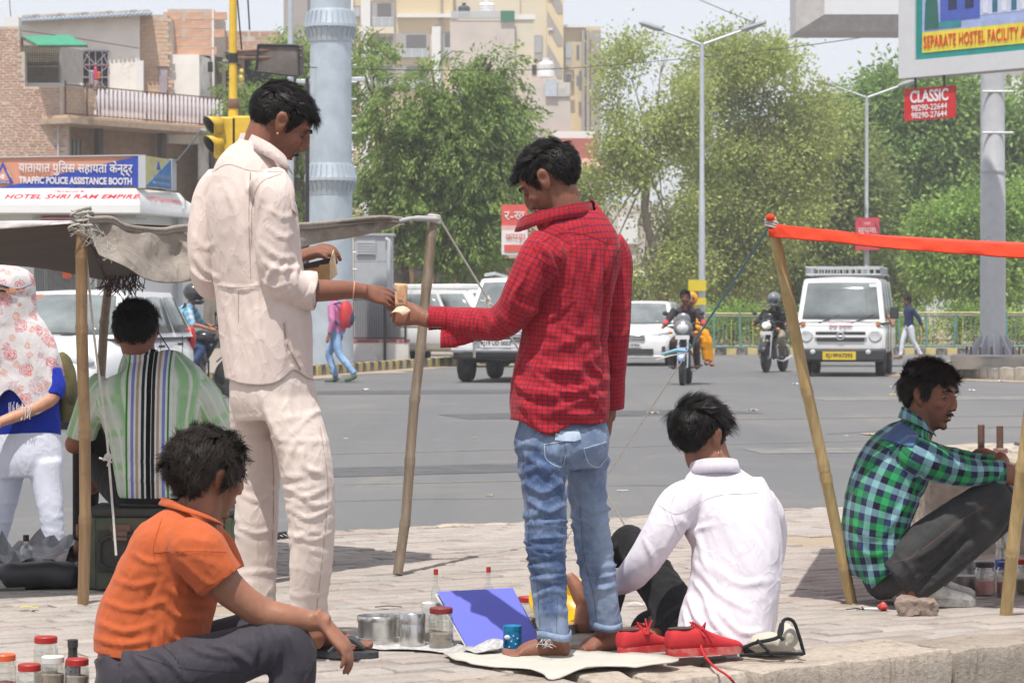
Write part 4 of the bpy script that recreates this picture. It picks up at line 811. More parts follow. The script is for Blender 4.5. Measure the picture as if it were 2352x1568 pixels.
tree('neem_tree','big neem tree with drooping green sprays right of the steel mast',gp(905,d),[(gp(905,d),.5),(P(900,600,d),.42),(P(885,520,d),.36),(P(915,430,d),.26)],[LB(930,250,d,105,85),LB(1030,200,d,100,80),LB(1120,270,d,85,85),LB(900,370,d,85,90),LB(1010,350,d,120,100),LB(1120,400,d,95,95),LB(960,470,d,90,90),LB(1070,500,d,90,95),LB(1020,560,d,60,60),LB(1090,570,d,40,60),LB(1130,150,d,45,40),LB(850,200,d,50,80)],NEEM,BARK,1150,80,.15,.32,.5,1,.75,110,shell=.4,spray= True,gap=-.75)
tree('neem_tree','neem foliage showing left of the steel mast behind the signal',gp(690,76),[(gp(690,76),.3),(P(690,560,76),.25),(P(680,400,76),.18)],[LB(680,110,76,45,55),LB(700,200,76,50,70),LB(640,260,76,60,70),LB(560,230,76,40,45),LB(690,400,76,40,110),LB(600,330,76,40,50),LB(830,110,80,30,60)],NEEM,BARK,330,75,.15,.32,.5,2,.6,20,spray= True)
d=96.
tree('pale_tree','pale yellow green tree with sky gaps left of the lamp',gp(1530,d),[(gp(1530,d),.2),(P(1520,640,d),.17),(P(1480,480,d),.13),(P(1500,330,d),.08)],[LB(1450,180,d,70,85),LB(1520,130,d,70,55),LB(1440,300,d,52,70),LB(1480,330,d,80,100),LB(1450,430,d,70,80),LB(1520,470,d,80,100),LB(1390,540,d,50,60),LB(1560,260,d,60,90),LB(1360,460,d,55,80),LB(1385,620,d,70,55),LB(1480,620,d,80,55),LB(1570,600,d,60,70)],YGL,BARKP,800,84,.145,.55,.65,3,.2,60,gap=-.35)
tree('pale_tree','dense yellow green tree between the two lamp posts',gp(1740,d+3),[(gp(1760,d+3),.3),(P(1740,640,d+3),.26),(P(1730,520,d+3),.2),(P(1740,380,d+3),.12)],[LB(1660,170,d+3,90,85),LB(1760,180,d+3,90,90),LB(1640,320,d+3,90,100),LB(1760,330,d+3,100,110),LB(1860,300,d+3,70,90),LB(1680,470,d+3,100,100),LB(1800,480,d+3,100,110),LB(1620,580,d+3,70,80),LB(1720,600,d+3,80,80)],YGL,BARKP,900,90,.15,.55,.7,4,.25,60,gap=-.8)
tree('shade_tree','olive green tree with leaning trunk behind the red notice board',gp(1880,106),[(gp(1850,106),.3),(P(1880,640,106),.26),(P(1900,520,106),.2)],[LB(1900,330,106,80,90),LB(1870,470,106,80,110),LB(1950,430,106,80,110),LB(1820,590,106,80,80),LB(1920,580,106,90,90)],BRL,BARKP,480,80,.21,.5,.7,5,.3,40)
tree('shade_tree','tall deep green tree above the CLASSIC sign',gp(2080,112),[(gp(2080,112),.35),(P(2070,620,112),.3),(P(2080,420,112),.2)],[LB(1990,260,112,60,60),LB(2060,230,112,90,70),LB(2160,250,112,90,80),LB(2040,350,112,100,90),LB(2150,380,112,100,100),LB(2060,500,112,100,100),LB(2180,540,112,100,100),LB(2010,600,112,90,90)],DGL,BARK,800,80,.24,.5,.75,6,.35,30)
tree('shade_tree','deep green tree at the right edge behind the billboard post',gp(2330,114),[(gp(2330,114),.35),(P(2330,560,114),.3),(P(2320,420,114),.2)],[LB(2250,290,114,70,80),LB(2340,280,114,90,80),LB(2290,400,114,100,100),LB(2400,400,114,80,100),LB(2330,540,114,110,100),LB(2240,620,114,90,80)],DGL,BARK,640,80,.24,.5,.75,7,.35,20)
tree('young_tree','bright green young tree in front of the dark trees at right',gp(2200,98),[(gp(2200,98),.14),(P(2200,650,98),.12),(P(2195,560,98),.09)],[LB(2150,540,98,60,55),LB(2230,500,98,60,55),LB(2290,560,98,60,60),LB(2180,610,98,70,45),LB(2270,640,98,70,50),LB(2340,490,98,50,70)],BGL,BARK,360,80,.2,.45,.6,8,.4,10)
tree('shade_tree','olive tree spreading low behind the van roof',gp(1700,108),[(gp(1690,108),.22),(P(1700,660,108),.2),(P(1720,590,108),.15)],[LB(1640,640,108,80,60),LB(1740,640,108,90,60),LB(1840,650,108,80,60),LB(1960,650,108,90,50),LB(2060,650,108,80,50)],BRL,BARKP,400,75,.21,.5,.65,9,.35,30)
for k,(x0,x1,y,h,dd,m,lab) in enumerate(((1600,1760,742,34,88,BGL,'clipped bright hedge behind the divider fence near the rider'),(1880,2080,748,30,89,DGL,'dark low hedge behind the divider fence by the walking man'),(2080,2400,745,38,88.5,BGL,'bright shrubs behind the divider fence under the post'),(1740,1900,752,26,90,NEEM,'low green shrubs behind the divider fence behind the van'))):
 lobes=[LB(x0+(x1-x0)*(i+.5)/4,y+6*math.sin(i*2.1+k),dd,(x1-x0)/7,h,22) for i in range(4)];mid=gp((x0+x1)/2,dd);t=tree('shrub',lab,mid,[(mid,.06),(mid+Vector((0,0,.4)),.04),(mid+Vector((.1,0,.7)),.03)],lobes,m,BARK,150,60,.10,.5,.42,20+k,.1,8,'shrubs behind the divider fence',.3,cat='shrub')
 # ------------------------------------------------------------------ people: one voxel-grown body each, clothes grown over it

from mathutils.bvhtree import BVHTree
class Loft:
 def __init__(s,rings,n=20,sub=5,p=2.0,mat=0):
  A=np.array([list(c)+[a,b]+list(w) for c,a,b,w in rings],float);A=catmull(A,sub)
  s.C=A[:,:3];s.A=np.maximum(A[:,3],.002);s.B=np.maximum(A[:,4],.002);s.n=n;s.p=p;s.mat=mat
  s.T=unit(np.gradient(s.C,axis=0));w=A[:,5:8];w=unit(w-s.T*(w*s.T).sum(1,keepdims= True));s.W=w;s.Dd=np.cross(s.T,w)
  s.L=np.concatenate([[0],np.cumsum(np.linalg.norm(np.diff(s.C,axis=0),axis=1))]);s.R=float((s.A+s.B).mean()/2)
 def mesh(s):
  th=np.linspace(0,2*math.pi,s.n,endpoint= False);c,d=np.cos(th),np.sin(th);e=2/s.p
  c=np.sign(c)*np.abs(c)**e;d=np.sign(d)*np.abs(d)**e
  V=s.C[:, None]+s.A[:, None, None]*c[ None,:, None]*s.W[:, None]+s.B[:, None, None]*d[ None,:, None]*s.Dd[:, None]
  k=len(s.C);n=s.n;Fs=[(i*n+j,i*n+(j+1)%n,(i+1)*n+(j+1)%n,(i+1)*n+j) for i in range(k-1) for j in range(n)]
  return V.reshape(-1,3),Fs+[tuple(reversed(range(n))),tuple((k-1)*n+j for j in range(n))]
 def param(s,V):
  idx=np.zeros(len(V),int);best=np.full(len(V),1e9)
  for i in range(len(s.C)):
   d=((V-s.C[i])**2).sum(1)/(s.A[i]*s.B[i])**.5;m=d<best;best[m]=d[m];idx[m]=i
  r=V-s.C[idx];x=(r*s.W[idx]).sum(1);y=(r*s.Dd[idx]).sum(1);z=(r*s.T[idx]).sum(1)
  q=np.sqrt((x/s.A[idx])**2+(y/s.B[idx])**2+(z/np.minimum(s.A,s.B)[idx])**2)
  return q,np.arctan2(y/s.B[idx],x/s.A[idx]),s.L[idx]+z
def ell(c,r,mt= None,n=20,m=12):
 b=MB();b.sph((0,0,0),r,n,m);V=npv(b.v)+npv(c)
 if mt is not None:V=V@npv(mt.to_3x3()).T+npv(mt.translation)
 return V,b.f
def xf(loft_or_part,mt):
 V,Fs=loft_or_part.mesh() if isinstance(loft_or_part,Loft) else loft_or_part
 return V@npv(mt.to_3x3()).T+npv(mt.translation),Fs
def voxunion(parts,voxel):
 vs,fs,o=[],[],0
 for p in parts:
  V,Fs=p.mesh() if isinstance(p,Loft) else p
  vs.append(V);fs+=[[i+o for i in f] for f in Fs];o+=len(V)
 me=D.meshes.new('tmp');me.from_pydata(np.vstack(vs).tolist(),[],fs)
 bm=bmesh.new();bm.from_mesh(me);bmesh.ops.recalc_face_normals(bm,faces=bm.faces);bm.to_mesh(me);bm.free()
 ob=D.objects.new('tmp',me)
 md=ob.modifiers.new('r','REMESH');md.mode='VOXEL';md.voxel_size=voxel;md.adaptivity=0
 m2=evaluated(ob)
 V=np.empty(len(m2 .vertices)*3);m2 .vertices.foreach_get('co',V);V=V.reshape(-1,3)
 Q=np.array([p.vertices[:] for p in m2 .polygons if len(p.vertices)==4])
 D.objects.remove(ob);D.meshes.remove(me);D.meshes.remove(m2)
 return V,Q
def smooth_v(V,Q,iters,lam=.5,mu=-.52):
 E=np.vstack([Q[:,[0,1]],Q[:,[1,2]],Q[:,[2,3]],Q[:,[3,0]]]);E=np.unique(np.sort(E,1),axis=0)
 deg=np.bincount(E.ravel(),minlength=len(V)).astype(float)[:, None];deg[deg==0]=1
 for k in range(iters*2):
  S=np.zeros_like(V)
  for c in range(3):
   S[:,c]=np.bincount(E[:,0],V[E[:,1],c],len(V))+np.bincount(E[:,1],V[E[:,0],c],len(V))
  V=V+(lam if k%2==0 else mu)*(S/deg-V)
 return V
def normals(V,Q):
 n=np.cross(V[Q[:,2]]-V[Q[:,0]],V[Q[:,3]]-V[Q[:,1]]);N=np.zeros_like(V)
 for k in range(4):
  for c in range(3):N[:,c]+=np.bincount(Q[:,k],n[:,c],len(V))
 return unit(N)
def proj(V): return np.stack([CX+V[:,0]/V[:,1]*F,HZ+(CH-V[:,2])/V[:,1]*F],1)
def stroke_folds(V,N,strokes,gain=1.0):
 p=proj(V);h=np.zeros(len(V));face=np.clip(-N[:,1]*1.4+.35,0,1)
 for pts,w,amp in strokes:
  pts=catmull(npv(pts),4);best=np.full(len(V),1e9);tt=np.zeros(len(V));n=len(pts)-1
  for i in range(n):
   a,b=pts[i],pts[i+1];ab=b-a;L=max((ab**2).sum(),1e-6);t=np.clip(((p-a)@ab)/L,0,1)
   d=np.linalg.norm(p-a-t[:, None]*ab,axis=1);m=d<best;best[m]=d[m];tt[m]=(i+t[m])/n
  tap=np.sqrt(np.clip(np.sin(np.pi*(tt*.92+.04)),0,1));q=(best/w)**2
  h+=amp*.001*tap*(1.25*np.exp(-q)-.55*np.exp(-q*.32))*face
 return V+N*(h*gain)[:, None]
def ring_folds(V,N,loft,v0,v1,n,amp,wid,seed,slope=.03,others=()):
 q,a,v=loft.param(V);r=random.Random(seed);h=np.zeros(len(V));ok=q<1.35
 for o in others:ok&=q<o.param(V)[0]
 for k in range(n):
  vi=v0+(v1-v0)*(k+r.uniform(.1,.9))/n;sl=r.uniform(-slope,slope);ph=r.uniform(0,6.28);a0=r.uniform(-3.14,3.14);wa=r.uniform(1.0,2.2)
  dv=v-vi-sl*np.sin(a+ph)-.3*wid*np.sin(3*a+ph*2);da=np.abs((a-a0+np.pi)%(2*np.pi)-np.pi)
  w=wid*r.uniform(.7,1.3);qq=(dv/w)**2
  h+=r.uniform(.5,1.1)*amp*(1.2*np.exp(-qq)-.5*np.exp(-qq*.3))*np.exp(-(da/wa)**2)
 return V+N*(np.where(ok,h,0))[:, None]
def crumple(V,N,amp,f,seed): return V+N*(snoise(V*np.array([1,1,.7]),seed,f,3)*amp)[:, None]
def ridges(V,N,amp,f,stretch,seed,sharp=2.5):
 d=unit(npv(stretch));S=V-.72*(V@d)[:, None]*d;h=np.zeros(len(V))
 for k,g in enumerate((1.,1.9)):h+=(np.clip(1-np.abs(snoise(S,seed+k*7,f*g,2))*1.4,0,1)**sharp)/(1+k)
 m=np.clip(snoise(V,seed+31,f*.35,2)+.55,0,1); return V+N*(amp*(h-.35)*m)[:, None]
def grow(name,parent,lofts,mats,voxel=.008,iters=6,extra=(),post= None,cuts=(),solid=0,uv= True,add= None,origin= None,warp= None,sub=0):
 V,Q=voxunion(list(lofts)+list(extra),voxel);V=smooth_v(V,Q,iters)
 if post:V=post(V,normals(V,Q),Q)
 bm=bmesh.new();vv=[bm.verts.new(v) for v in V]
 for f in Q:
  try:bm.faces.new([vv[i] for i in f])
  except ValueError: pass
 for co,no,rad in cuts:
  co,no=Vector(co),Vector(no).normalized();bm.verts.ensure_lookup_table()
  fs=[f for f in bm.faces if (f.calc_center_median()-co).length<rad]
  g=list({e for f in fs for e in f.edges})+list({v for f in fs for v in f.verts})+fs
  bmesh.ops.bisect_plane(bm,geom=g,plane_co=co,plane_no=no,clear_outer= True,dist=1e-5)
 if cuts:bmesh.ops.delete(bm,geom=[v for v in bm.verts if not v.link_faces],context='VERTS')
 bm.normal_update()
 if warp:
  W_=warp(npv([v.co[:] for v in bm.verts]))
  for v,c in zip(bm.verts,W_):v.co=c
 me=D.meshes.new(name);bm.to_mesh(me);bm.free()
 for m in mats:me.materials.append(m)
 V=np.empty(len(me.vertices)*3);me.vertices.foreach_get('co',V);V=V.reshape(-1,3)
 if uv and lofts:
  prm=[l.param(V) for l in lofts];q=np.stack([p[0] for p in prm],1);lv=np.empty(len(me.loops),int);me.loops.foreach_get('vertex_index',lv)
  ls=np.empty(len(me.polygons),int);lt=ls.copy();me.polygons.foreach_get('loop_start',ls);me.polygons.foreach_get('loop_total',lt)
  fid=np.repeat(np.arange(len(ls)),lt);qf=np.zeros((len(ls),q.shape[1]))
  for c in range(q.shape[1]):qf[:,c]=np.bincount(fid,q[lv,c],len(ls))/lt
  best=qf.argmin(1);bl=best[fid];ang=np.stack([p[1] for p in prm],1)[lv,bl];a0=ang[ls][fid]
  ang=a0+(ang-a0+np.pi)%(2*np.pi)-np.pi;Rr=npv([l.R for l in lofts])[bl];vl=np.stack([p[2] for p in prm],1)[lv,bl]
  U=me.uv_layers.new(name='UVMap');U.data.foreach_set('uv',np.stack([ang*Rr,vl],1).ravel())
  if max(l.mat for l in lofts):me.polygons.foreach_set('material_index',npv([l.mat for l in lofts])[best].astype(int))
 me.shade_smooth();BV=BVHTree.FromPolygons([Vector(v) for v in V],[p.vertices[:] for p in me.polygons])
 if origin is not None:me.transform(Matrix.Translation(-Vector(origin)))
 o=link(name,me,parent)
 if solid:md=o.modifiers.new('s','SOLIDIFY');md.thickness=solid;md.offset=-1
 if sub:md=o.modifiers.new('u','SUBSURF');md.levels=md.render_levels=sub
 return o,BV
def raypx(BV,px,py,off,back= False):
 o=Vector((0,0,CH));d=(P(px,py,10)-o).normalized();h=BV.ray_cast(o,d)
 if h[0] is None:
  n=BV.find_nearest(P(px,py,9.1)); return n[0]+n[1]*off
 n=h[1] if h[1].dot(d)<0 else -h[1]; return h[0]+n*off
def stitch(BV,name,parent,lines,wpx,mat,off=.002,origin=(0,0,0),lift=.0003):
 b=MB(mat);og=Vector(origin)
 for pts in lines:
  pts=catmull(npv(pts),5);d=np.gradient(pts,axis=0);nn=np.stack([-d[:,1],d[:,0]],1);nn=unit(nn)
  L=[raypx(BV,*(p-n*wpx/2),off)-og for p,n in zip(pts,nn)];Rr=[raypx(BV,*(p+n*wpx/2),off)-og for p,n in zip(pts,nn)]
  Cc=[raypx(BV,*p,off+lift)-og for p in pts];k=len(pts)
  b.add(L+Cc+Rr,[(i,i+1,k+i+1,k+i) for i in range(k-1)]+[(k+i,k+i+1,2*k+i+1,2*k+i) for i in range(k-1)])
 return b.build(name,parent,smooth=60,fix= False)
def patch(BV,name,parent,quad,mat,off=.004,origin=(0,0,0),n=8,solid=.002):
 b=MB(mat);og=Vector(origin);q=npv(quad)
 def fn(u,v):
  p=(q[0]*(1-u)+q[1]*u)*(1-v)+(q[3]*(1-u)+q[2]*u)*v; return raypx(BV,p[0],p[1],off)-og
 b.grid(fn,n,n); return b.build(name,parent,smooth=60,solid=solid,fix= False)
 # ---- ring and limb helpers in picture coordinates

class Fig:
 def __init__(s,d0,w=(1,0)):
  s.d0=d0;s.w=Vector((w[0],w[1],0)).normalized()
 def ring(s,l,r,y,b,dd=0,w= None):
  w=s.w if w is None else Vector((w[0],w[1],0)).normalized();d=s.d0+dd;hw=(r-l)/2/F*d
  a=math.sqrt(max(hw*hw-(b*w.y)**2,(hw*.4)**2))/max(abs(w.x),.3)
  return (P((l+r)/2,y,d),a,b,w)
 def torso(s,rows,**k): return Loft([s.ring(*r) for r in rows],n=28,sub=9,**k)
 def pt(s,px,py,dd=0): return P(px,py,s.d0+dd)
 def limb(s,rows,flat=1.,w= None,n=18,sub=9,mat=0):
  rings=[]
  for px,py,dd,r in rows:
   d=s.d0+dd;rr=r/F*d;rings.append((P(px,py,d),rr,rr*flat,w or (0,-1,.12)))
  return Loft(rings,n=n,sub=sub,mat=mat)
  # ---- head, hands, feet

def head_matrix(c,face_deg,pitch=0,roll=0,k=1.0):
 return Matrix.Translation(c)@Matrix.Rotation(R(face_deg-90),4,'Z')@Matrix.Rotation(R(pitch),4,'X')@Matrix.Rotation(R(roll),4,'Y')@Matrix.Scale(k,4)
def head_parts(mt):
 w=(1,0,0);p=[ell((0,-.014,.03),(.075,.096,.082),mt,28,18)]
 rg=[((0,.018,.062),.064,.062),((0,.022,.03),.067,.064),((0,.024,0),.066,.062),((0,.026,-.03),.062,.06),((0,.03,-.06),.054,.055),((0,.037,-.085),.044,.046),((0,.047,-.108),.027,.03)]
 L=Loft([(Vector(c),a,b,w) for c,a,b in rg],n=28,sub=4);p.append(xf(L,mt))
 nose=Loft([(Vector((0,.082,.02)),.008,.008,w),(Vector((0,.093,.0)),.009,.011,w),(Vector((0,.098,-.022)),.0112,.0118,w),(Vector((0,.0955,-.035)),.0095,.0095,w)],n=12,sub=3);p.append(xf(nose,mt))
 for s in (-1,1):
  p+=[ell((s*.0135,.092,-.035),(.008,.011,.008),mt,10,8),ell((s*.041,.058,-.02),(.022,.022,.022),mt,14,10),ell((s*.03,.074,.029),(.027,.012,.009),mt,14,8)]
  ear=Loft([(Vector((s*.066,.006,-.034)),.006,.008,(0,1,0)),(Vector((s*.074,.0,-.02)),.014,.007,(0,1,0)),(Vector((s*.080,-.006,.0)),.019,.0075,(0,1,0)),(Vector((s*.085,-.011,.018)),.018,.007,(0,1,0)),(Vector((s*.081,-.010,.031)),.009,.006,(0,1,0))],n=16,sub=4)
  p.append(xf(ear,mt))
 p+=[ell((0,.082,-.0615),(.024,.0092,.0055),mt,14,8),ell((0,.081,-.0735),(.020,.0092,.006),mt,14,8),ell((0,.066,-.099),(.019,.014,.014),mt,14,10)]
 return p
def head_post(V,mt):
 im=npv(mt.inverted().to_3x3());L=(V-npv(mt.translation))@im.T;k=npv(mt.to_3x3());d=np.zeros_like(L)
 for s in (-1,1):
  g=np.exp(-(((L[:,0]-s*.031)/.016)**2+((L[:,1]-.08)/.03)**2+((L[:,2]-.006)/.010)**2));d[:,1]-=.009*g
  g=np.exp(-(((L[:,0]-s*.088)/.008)**2+((L[:,1]+.004)/.010)**2+((L[:,2]-.004)/.013)**2));d[:,0]-=s*.007*g
 g=np.exp(-((L[:,0]/.024)**2+((L[:,1]-.09)/.02)**2+((L[:,2]+.0673)/.0022)**2));d[:,1]-=.004*g
 g=np.exp(-((L[:,0]/.03)**2+((L[:,1]-.085)/.02)**2+((L[:,2]+.087)/.006)**2));d[:,1]-=.004*g
 return V+d@k.T,L
def face_bits(b,mt,eye,iris,brow,lids=.5,moustache= None,og=(0,0,0),openm= None,closed= False):
 og=Vector(og);q=mt.to_3x3()
 def strip(pts,w0,th,mi):
  b.mi=mi;n=len(pts);vs,fs=[],[]
  for i,p in enumerate(pts):
   k=math.sin(math.pi*(i+.35)/(n-.3));w=w0*max(k,.25)
   for dz,dy in ((w,0),(0,th),(-w,0)):vs.append(mt@Vector((p[0],p[1]+dy,p[2]+dz))-og)
  for i in range(n-1):
   for j in range(2):fs.append((i*3+j,i*3+j+1,i*3+4+j,i*3+3+j))
  b.add(vs,fs)
 for s in (-1,1):
  b.mi=0 if closed else eye;b.sph(mt@Vector((s*.0305,.0682,.0045))-og,.0112,14,10)
  b.mi=iris
  if not closed:b.sph(mt@Vector((s*.0305,.0736,.0035))-og,.0084,12,8)
  else :strip([(s*x,y,-.0005) for x,y in ((.018,.080),(.025,.0822),(.032,.0822),(.039,.0795),(.045,.0752))],.0013,.0012,brow)
  strip([(s*x,y,z) for x,y,z in ((.010,.0905,.0235),(.021,.0915,.0275),(.034,.0885,.0295),(.046,.0795,.0268),(.054,.0705,.0215))],.0048,.004,brow)
  # lids

  strip([(s*x,y,z) for x,y,z in ((.016,.082,.009),(.023,.0842,.0125-lids*.003),(.031,.0845,.0135-lids*.004),(.039,.0825,.0118-lids*.003),(.046,.0755,.008))],.0048,.0028,0)
  strip([(s*x,y,z) for x,y,z in ((.017,.0815,.002),(.024,.083,-.0015),(.031,.083,-.0025),(.039,.0805,-.001),(.045,.0755,.003))],.0028,.0018,0)
 if moustache is not None:
  strip([(x,.0945-abs(x)**1.5*2.2,-.0525-abs(x)*.22) for x in (-.028,-.019,-.009,0,.009,.019,.028)],.0052,.0045,moustache)
 if openm is not None:
  strip([(x,.0905-abs(x)**1.5*1.8,-.0675) for x in (-.014,-.007,0,.007,.014)],.0028,.002,openm)
def hand_parts(wrist,fdir,back,side=1,curl=((20,25,15),)*4,thumb=(35,20,15),k=1.0,spread=4):
 Y=Vector(fdir).normalized();Z=Vector(back);Z=(Z-Y*Z.dot(Y)).normalized();X=Y.cross(Z)*side
 mt=Matrix.Translation(wrist)@Matrix((X,Y,Z)).transposed().to_4x4()@Matrix.Scale(k,4);out=[]
 T= lambda v:mt@Vector(v)
 pr=[(-.035,0,.0265,.019),(0,0,.027,.0185),(.03,.002,.036,.017),(.06,0,.041,.0155),(.085,0,.040,.0135),(.094,0,.037,.010)]
 out.append(Loft([(T((x,y,0)),a*k,b*k,X) for y,x,a,b in pr],n=18,sub=3))
 for i,(x,y0,L,r) in enumerate(((.031,.084,.072,.0092),(.0105,.090,.080,.0095),(-.0105,.087,.074,.009),(-.0305,.078,.058,.008))):
  a=0.;p=Vector((x,y0-.016,.001));pts=[T(p)];rad=[r*1.12];p=Vector((x,y0,.002));pts.append(T(p));rad.append(r*1.1);sp=math.radians((1.5-i)*spread)
  for c,f,rr in zip(curl[i],(.44,.31,.25),(1.0,.92,.74)):
   a+=R(c);d=Vector((math.sin(sp),math.cos(a)*math.cos(sp),-math.sin(a)));p=p+d*L*f;pts.append(T(p));rad.append(r*rr)
  out.append(Loft([(q,rr*k,rr*k*.93,X) for q,rr in zip(pts,rad)],n=12,sub=3))
 o,c1,c2=thumb;d=Vector((math.sin(R(o)),math.cos(R(o)),-.35)).normalized();p=Vector((.018,.012,-.006));pts=[T(p)]
 for L,c in ((.042,0),(.034,c1),(.028,c2)):
  d=(Matrix.Rotation(R(c),3,'Z')@d);p=p+d*L;pts.append(T(p))
 out.append(Loft([(q,r*k,r*k,Z) for q,r in zip(pts,(.016,.0135,.0105,.008))],n=12,sub=3)); return out
def foot_parts(ankle,heel,toe,gz=0,k=1.0,side=1,leg=.04):
 h,t=Vector(heel),Vector(toe);h.z=t.z=gz;f=(t-h);L=f.length;f.normalize();s=f.cross(Vector((0,0,1)))*side;out=[]
 rows=[(.02,.032,.62,0),(.12,.06,.85,0),(.28,.066,.95,0),(.45,.062,1.0,.004),(.6,.05,1.1,.006),(.68,.036,1.2,.006),(.74,.024,1.1,.004)]
 out.append(Loft([(h+f*(L*y)+Vector((0,0,hh*.5*k))+s*o,.036*a*k,hh*.52*k,s) for y,hh,a,o in rows],n=18,sub=3))
 a=Vector(ankle);top=a+Vector((0,0,.06));lo=h+f*(L*.20)+Vector((0,0,.05*k))
 out.append(Loft([(top,leg,leg*1.05,s),(a,leg*.9,leg,s),(lo,leg*.95,leg*1.25,s),(lo-Vector((0,0,.03)),leg*.8,leg*1.1,s)],n=16,sub=3))
 for i,(x,y,r) in enumerate(((.036,1.0,.0135),(.0125,.985,.0105),(-.0075,.95,.010),(-.0265,.905,.0095),(-.043,.85,.0092))):
  p1=h+f*(L*.68)+s*(x*k)+Vector((0,0,.014));p2=h+f*(L*y-r)+s*(x*k*1.15)+Vector((0,0,r*1.0))
  out.append(Loft([(p1,r*k,r*k,s),(p1 .lerp(p2,.6),r*k*.95,r*k*.9,s),(p2,r*1.02*k,r*.9*k,s)],n=10,sub=3))
 return out
 # ---- hair

HAIR={}
def m_hair(name='black_hair',col=(.010,.0085,.0075),rough=.42):
 if name in MATS: return MATS[name]
 m,t,b=base(name);MATS[name]=m;g=t.nodes.new('ShaderNodeNewGeometry')
 o=mixc(t,1.,col,ramp(t,g.outputs['Random Per Island'],[(0,.5),(1,1.9)]),'MULTIPLY');t.links.new(o,b.inputs['Base Color'])
 b.inputs['Roughness'].default_value=rough;b.inputs['Specular IOR Level'].default_value=.13; return m
def hairline(L,nape=-.065,front=.062): return np.interp(L[:,1],[-.11,-.08,-.05,-.036,-.02,.012,.019,.03,.045,.075,.1],[nape,nape-.004,nape+.02,-.012,.036,.038,-.006,.0,.042,front,front])
def hair(parent,mt,comb,og,n=2600,length=.05,lift=.5,clumps=240,seed=1,mat= None,curl=0,nape=-.065,front=.062,rad=.0008,lenfn= None,name='hair',thick=.006,grav=0,rough=0.25):
 r=np.random.RandomState(seed);c0=npv((0,-.014,.03));rr=npv((.077,.098,.084));mat=mat or m_hair()
 def surf(d):
  return c0+d*rr
 def roots(k):
  d=unit(r.normal(size=(k*4,3)));p=surf(d);p[:,2]=np.where(p[:,2]<-.01,p[:,2],p[:,2]);ok=p[:,2]>hairline(p,nape,front); return p[ok][:k]
 cp=roots(clumps);rp=roots(n);idx=((rp[:, None]-cp[ None])**2).sum(2).argmin(1)
 def nor(p): return unit((p-c0)/rr**2)
 cd=npv([comb(p) for p in cp]);cd=cd+r.normal(size=cd.shape)*rough;cn=nor(cp);cd=unit(cd-cn*(cd*cn).sum(1,keepdims= True));cl=r.uniform(.75,1.25,len(cp));cph=r.uniform(0,6.28,len(cp));cli=r.uniform(.7,1.3,len(cp))
 dirs=unit(cd[idx]+r.normal(size=(len(rp),3))*.12);nn=nor(rp);K=5;ts=np.linspace(0,1,K)
 ln=length*cl[idx]*r.uniform(.7,1.1,len(rp))
 if lenfn is not None:ln=ln*npv([lenfn(p) for p in rp])
 pts=np.zeros((len(rp),K,3));cr=np.cross(nn,dirs);tip=cp[idx]+cd[idx]*length*.8*cl[idx][:, None]
 for k,t in enumerate(ts):
  p=rp+dirs*(ln*t)[:, None]+nn*(lift*cli[idx]*ln*(t-.55*t*t)+thick*min(1,t*4))[:, None]
  if curl:p=p+cr*(curl*ln*np.sin(t*6+cph[idx])*t)[:, None]+nn*(curl*ln*np.cos(t*6+cph[idx])*t*.7)[:, None]
  p[:,2]-=grav*t*t;p=p*(1-.22*t*t)+(tip+nn*(lift*length*.4))*(.22*t*t)
  q=(p-c0)/(rr*1.015);m=np.linalg.norm(q,axis=1);f=np.where(m<1,1/np.maximum(m,.2),1);pts[:,k]=c0+(p-c0)*f[:, None]
 side=unit(np.cross(nn,dirs));w=rad*npv([1,1.1,1,.75,.15]);Mx=npv(mt.to_3x3());tr=npv(mt.translation)-npv(og)
 A=pts-side[:, None]*w[ None,:, None];B=pts+side[:, None]*w[ None,:, None]
 V=np.stack([A,B],2).reshape(-1,3)@Mx.T+tr
 bi=(np.arange(len(rp))*K*2)[:, None, None];kk=(np.arange(K-1)*2)[ None,:, None]
 Fs=(bi+kk+np.array([0,1,3,2])[ None, None]).reshape(-1,4)
 # scalp shell below the strands

 b=MB();nu,nv=40,26;g=[]
 for j in range(nv+1):
  for i in range(nu):
   th,a=math.pi*j/nv,2*math.pi*i/nu;g.append((math.sin(th)*math.cos(a),math.sin(th)*math.sin(a),math.cos(th)))
 gp=npv(g);sp=surf(gp);keep=sp[:,2]>hairline(sp,nape,front)-.003;sp=c0+(sp-c0)*(1+np.where(keep,thick*.55/.085,-.12))[:, None]
 sf=[]
 for j in range(nv):
  for i in range(nu):
   f=(j*nu+i,(j+1)*nu+i,(j+1)*nu+(i+1)%nu,j*nu+(i+1)%nu)
   if sum(keep[list(f)])>=1:sf.append(f)
 sp=sp@Mx.T+tr
 me=D.meshes.new(name);me.from_pydata(np.vstack([V,sp]).tolist(),[],Fs.tolist()+[[i+len(V) for i in f] for f in sf]);me.materials.append(mat);me.shade_smooth()
 me.materials.append(M('scalp_hair_base',(.004,.0035,.0035),.9,var=.02,spec=.1));me.polygons.foreach_set('material_index',[0]*len(Fs)+[1]*len(sf))
 return link(name,me,parent)
 # ---- skin and cloth materials

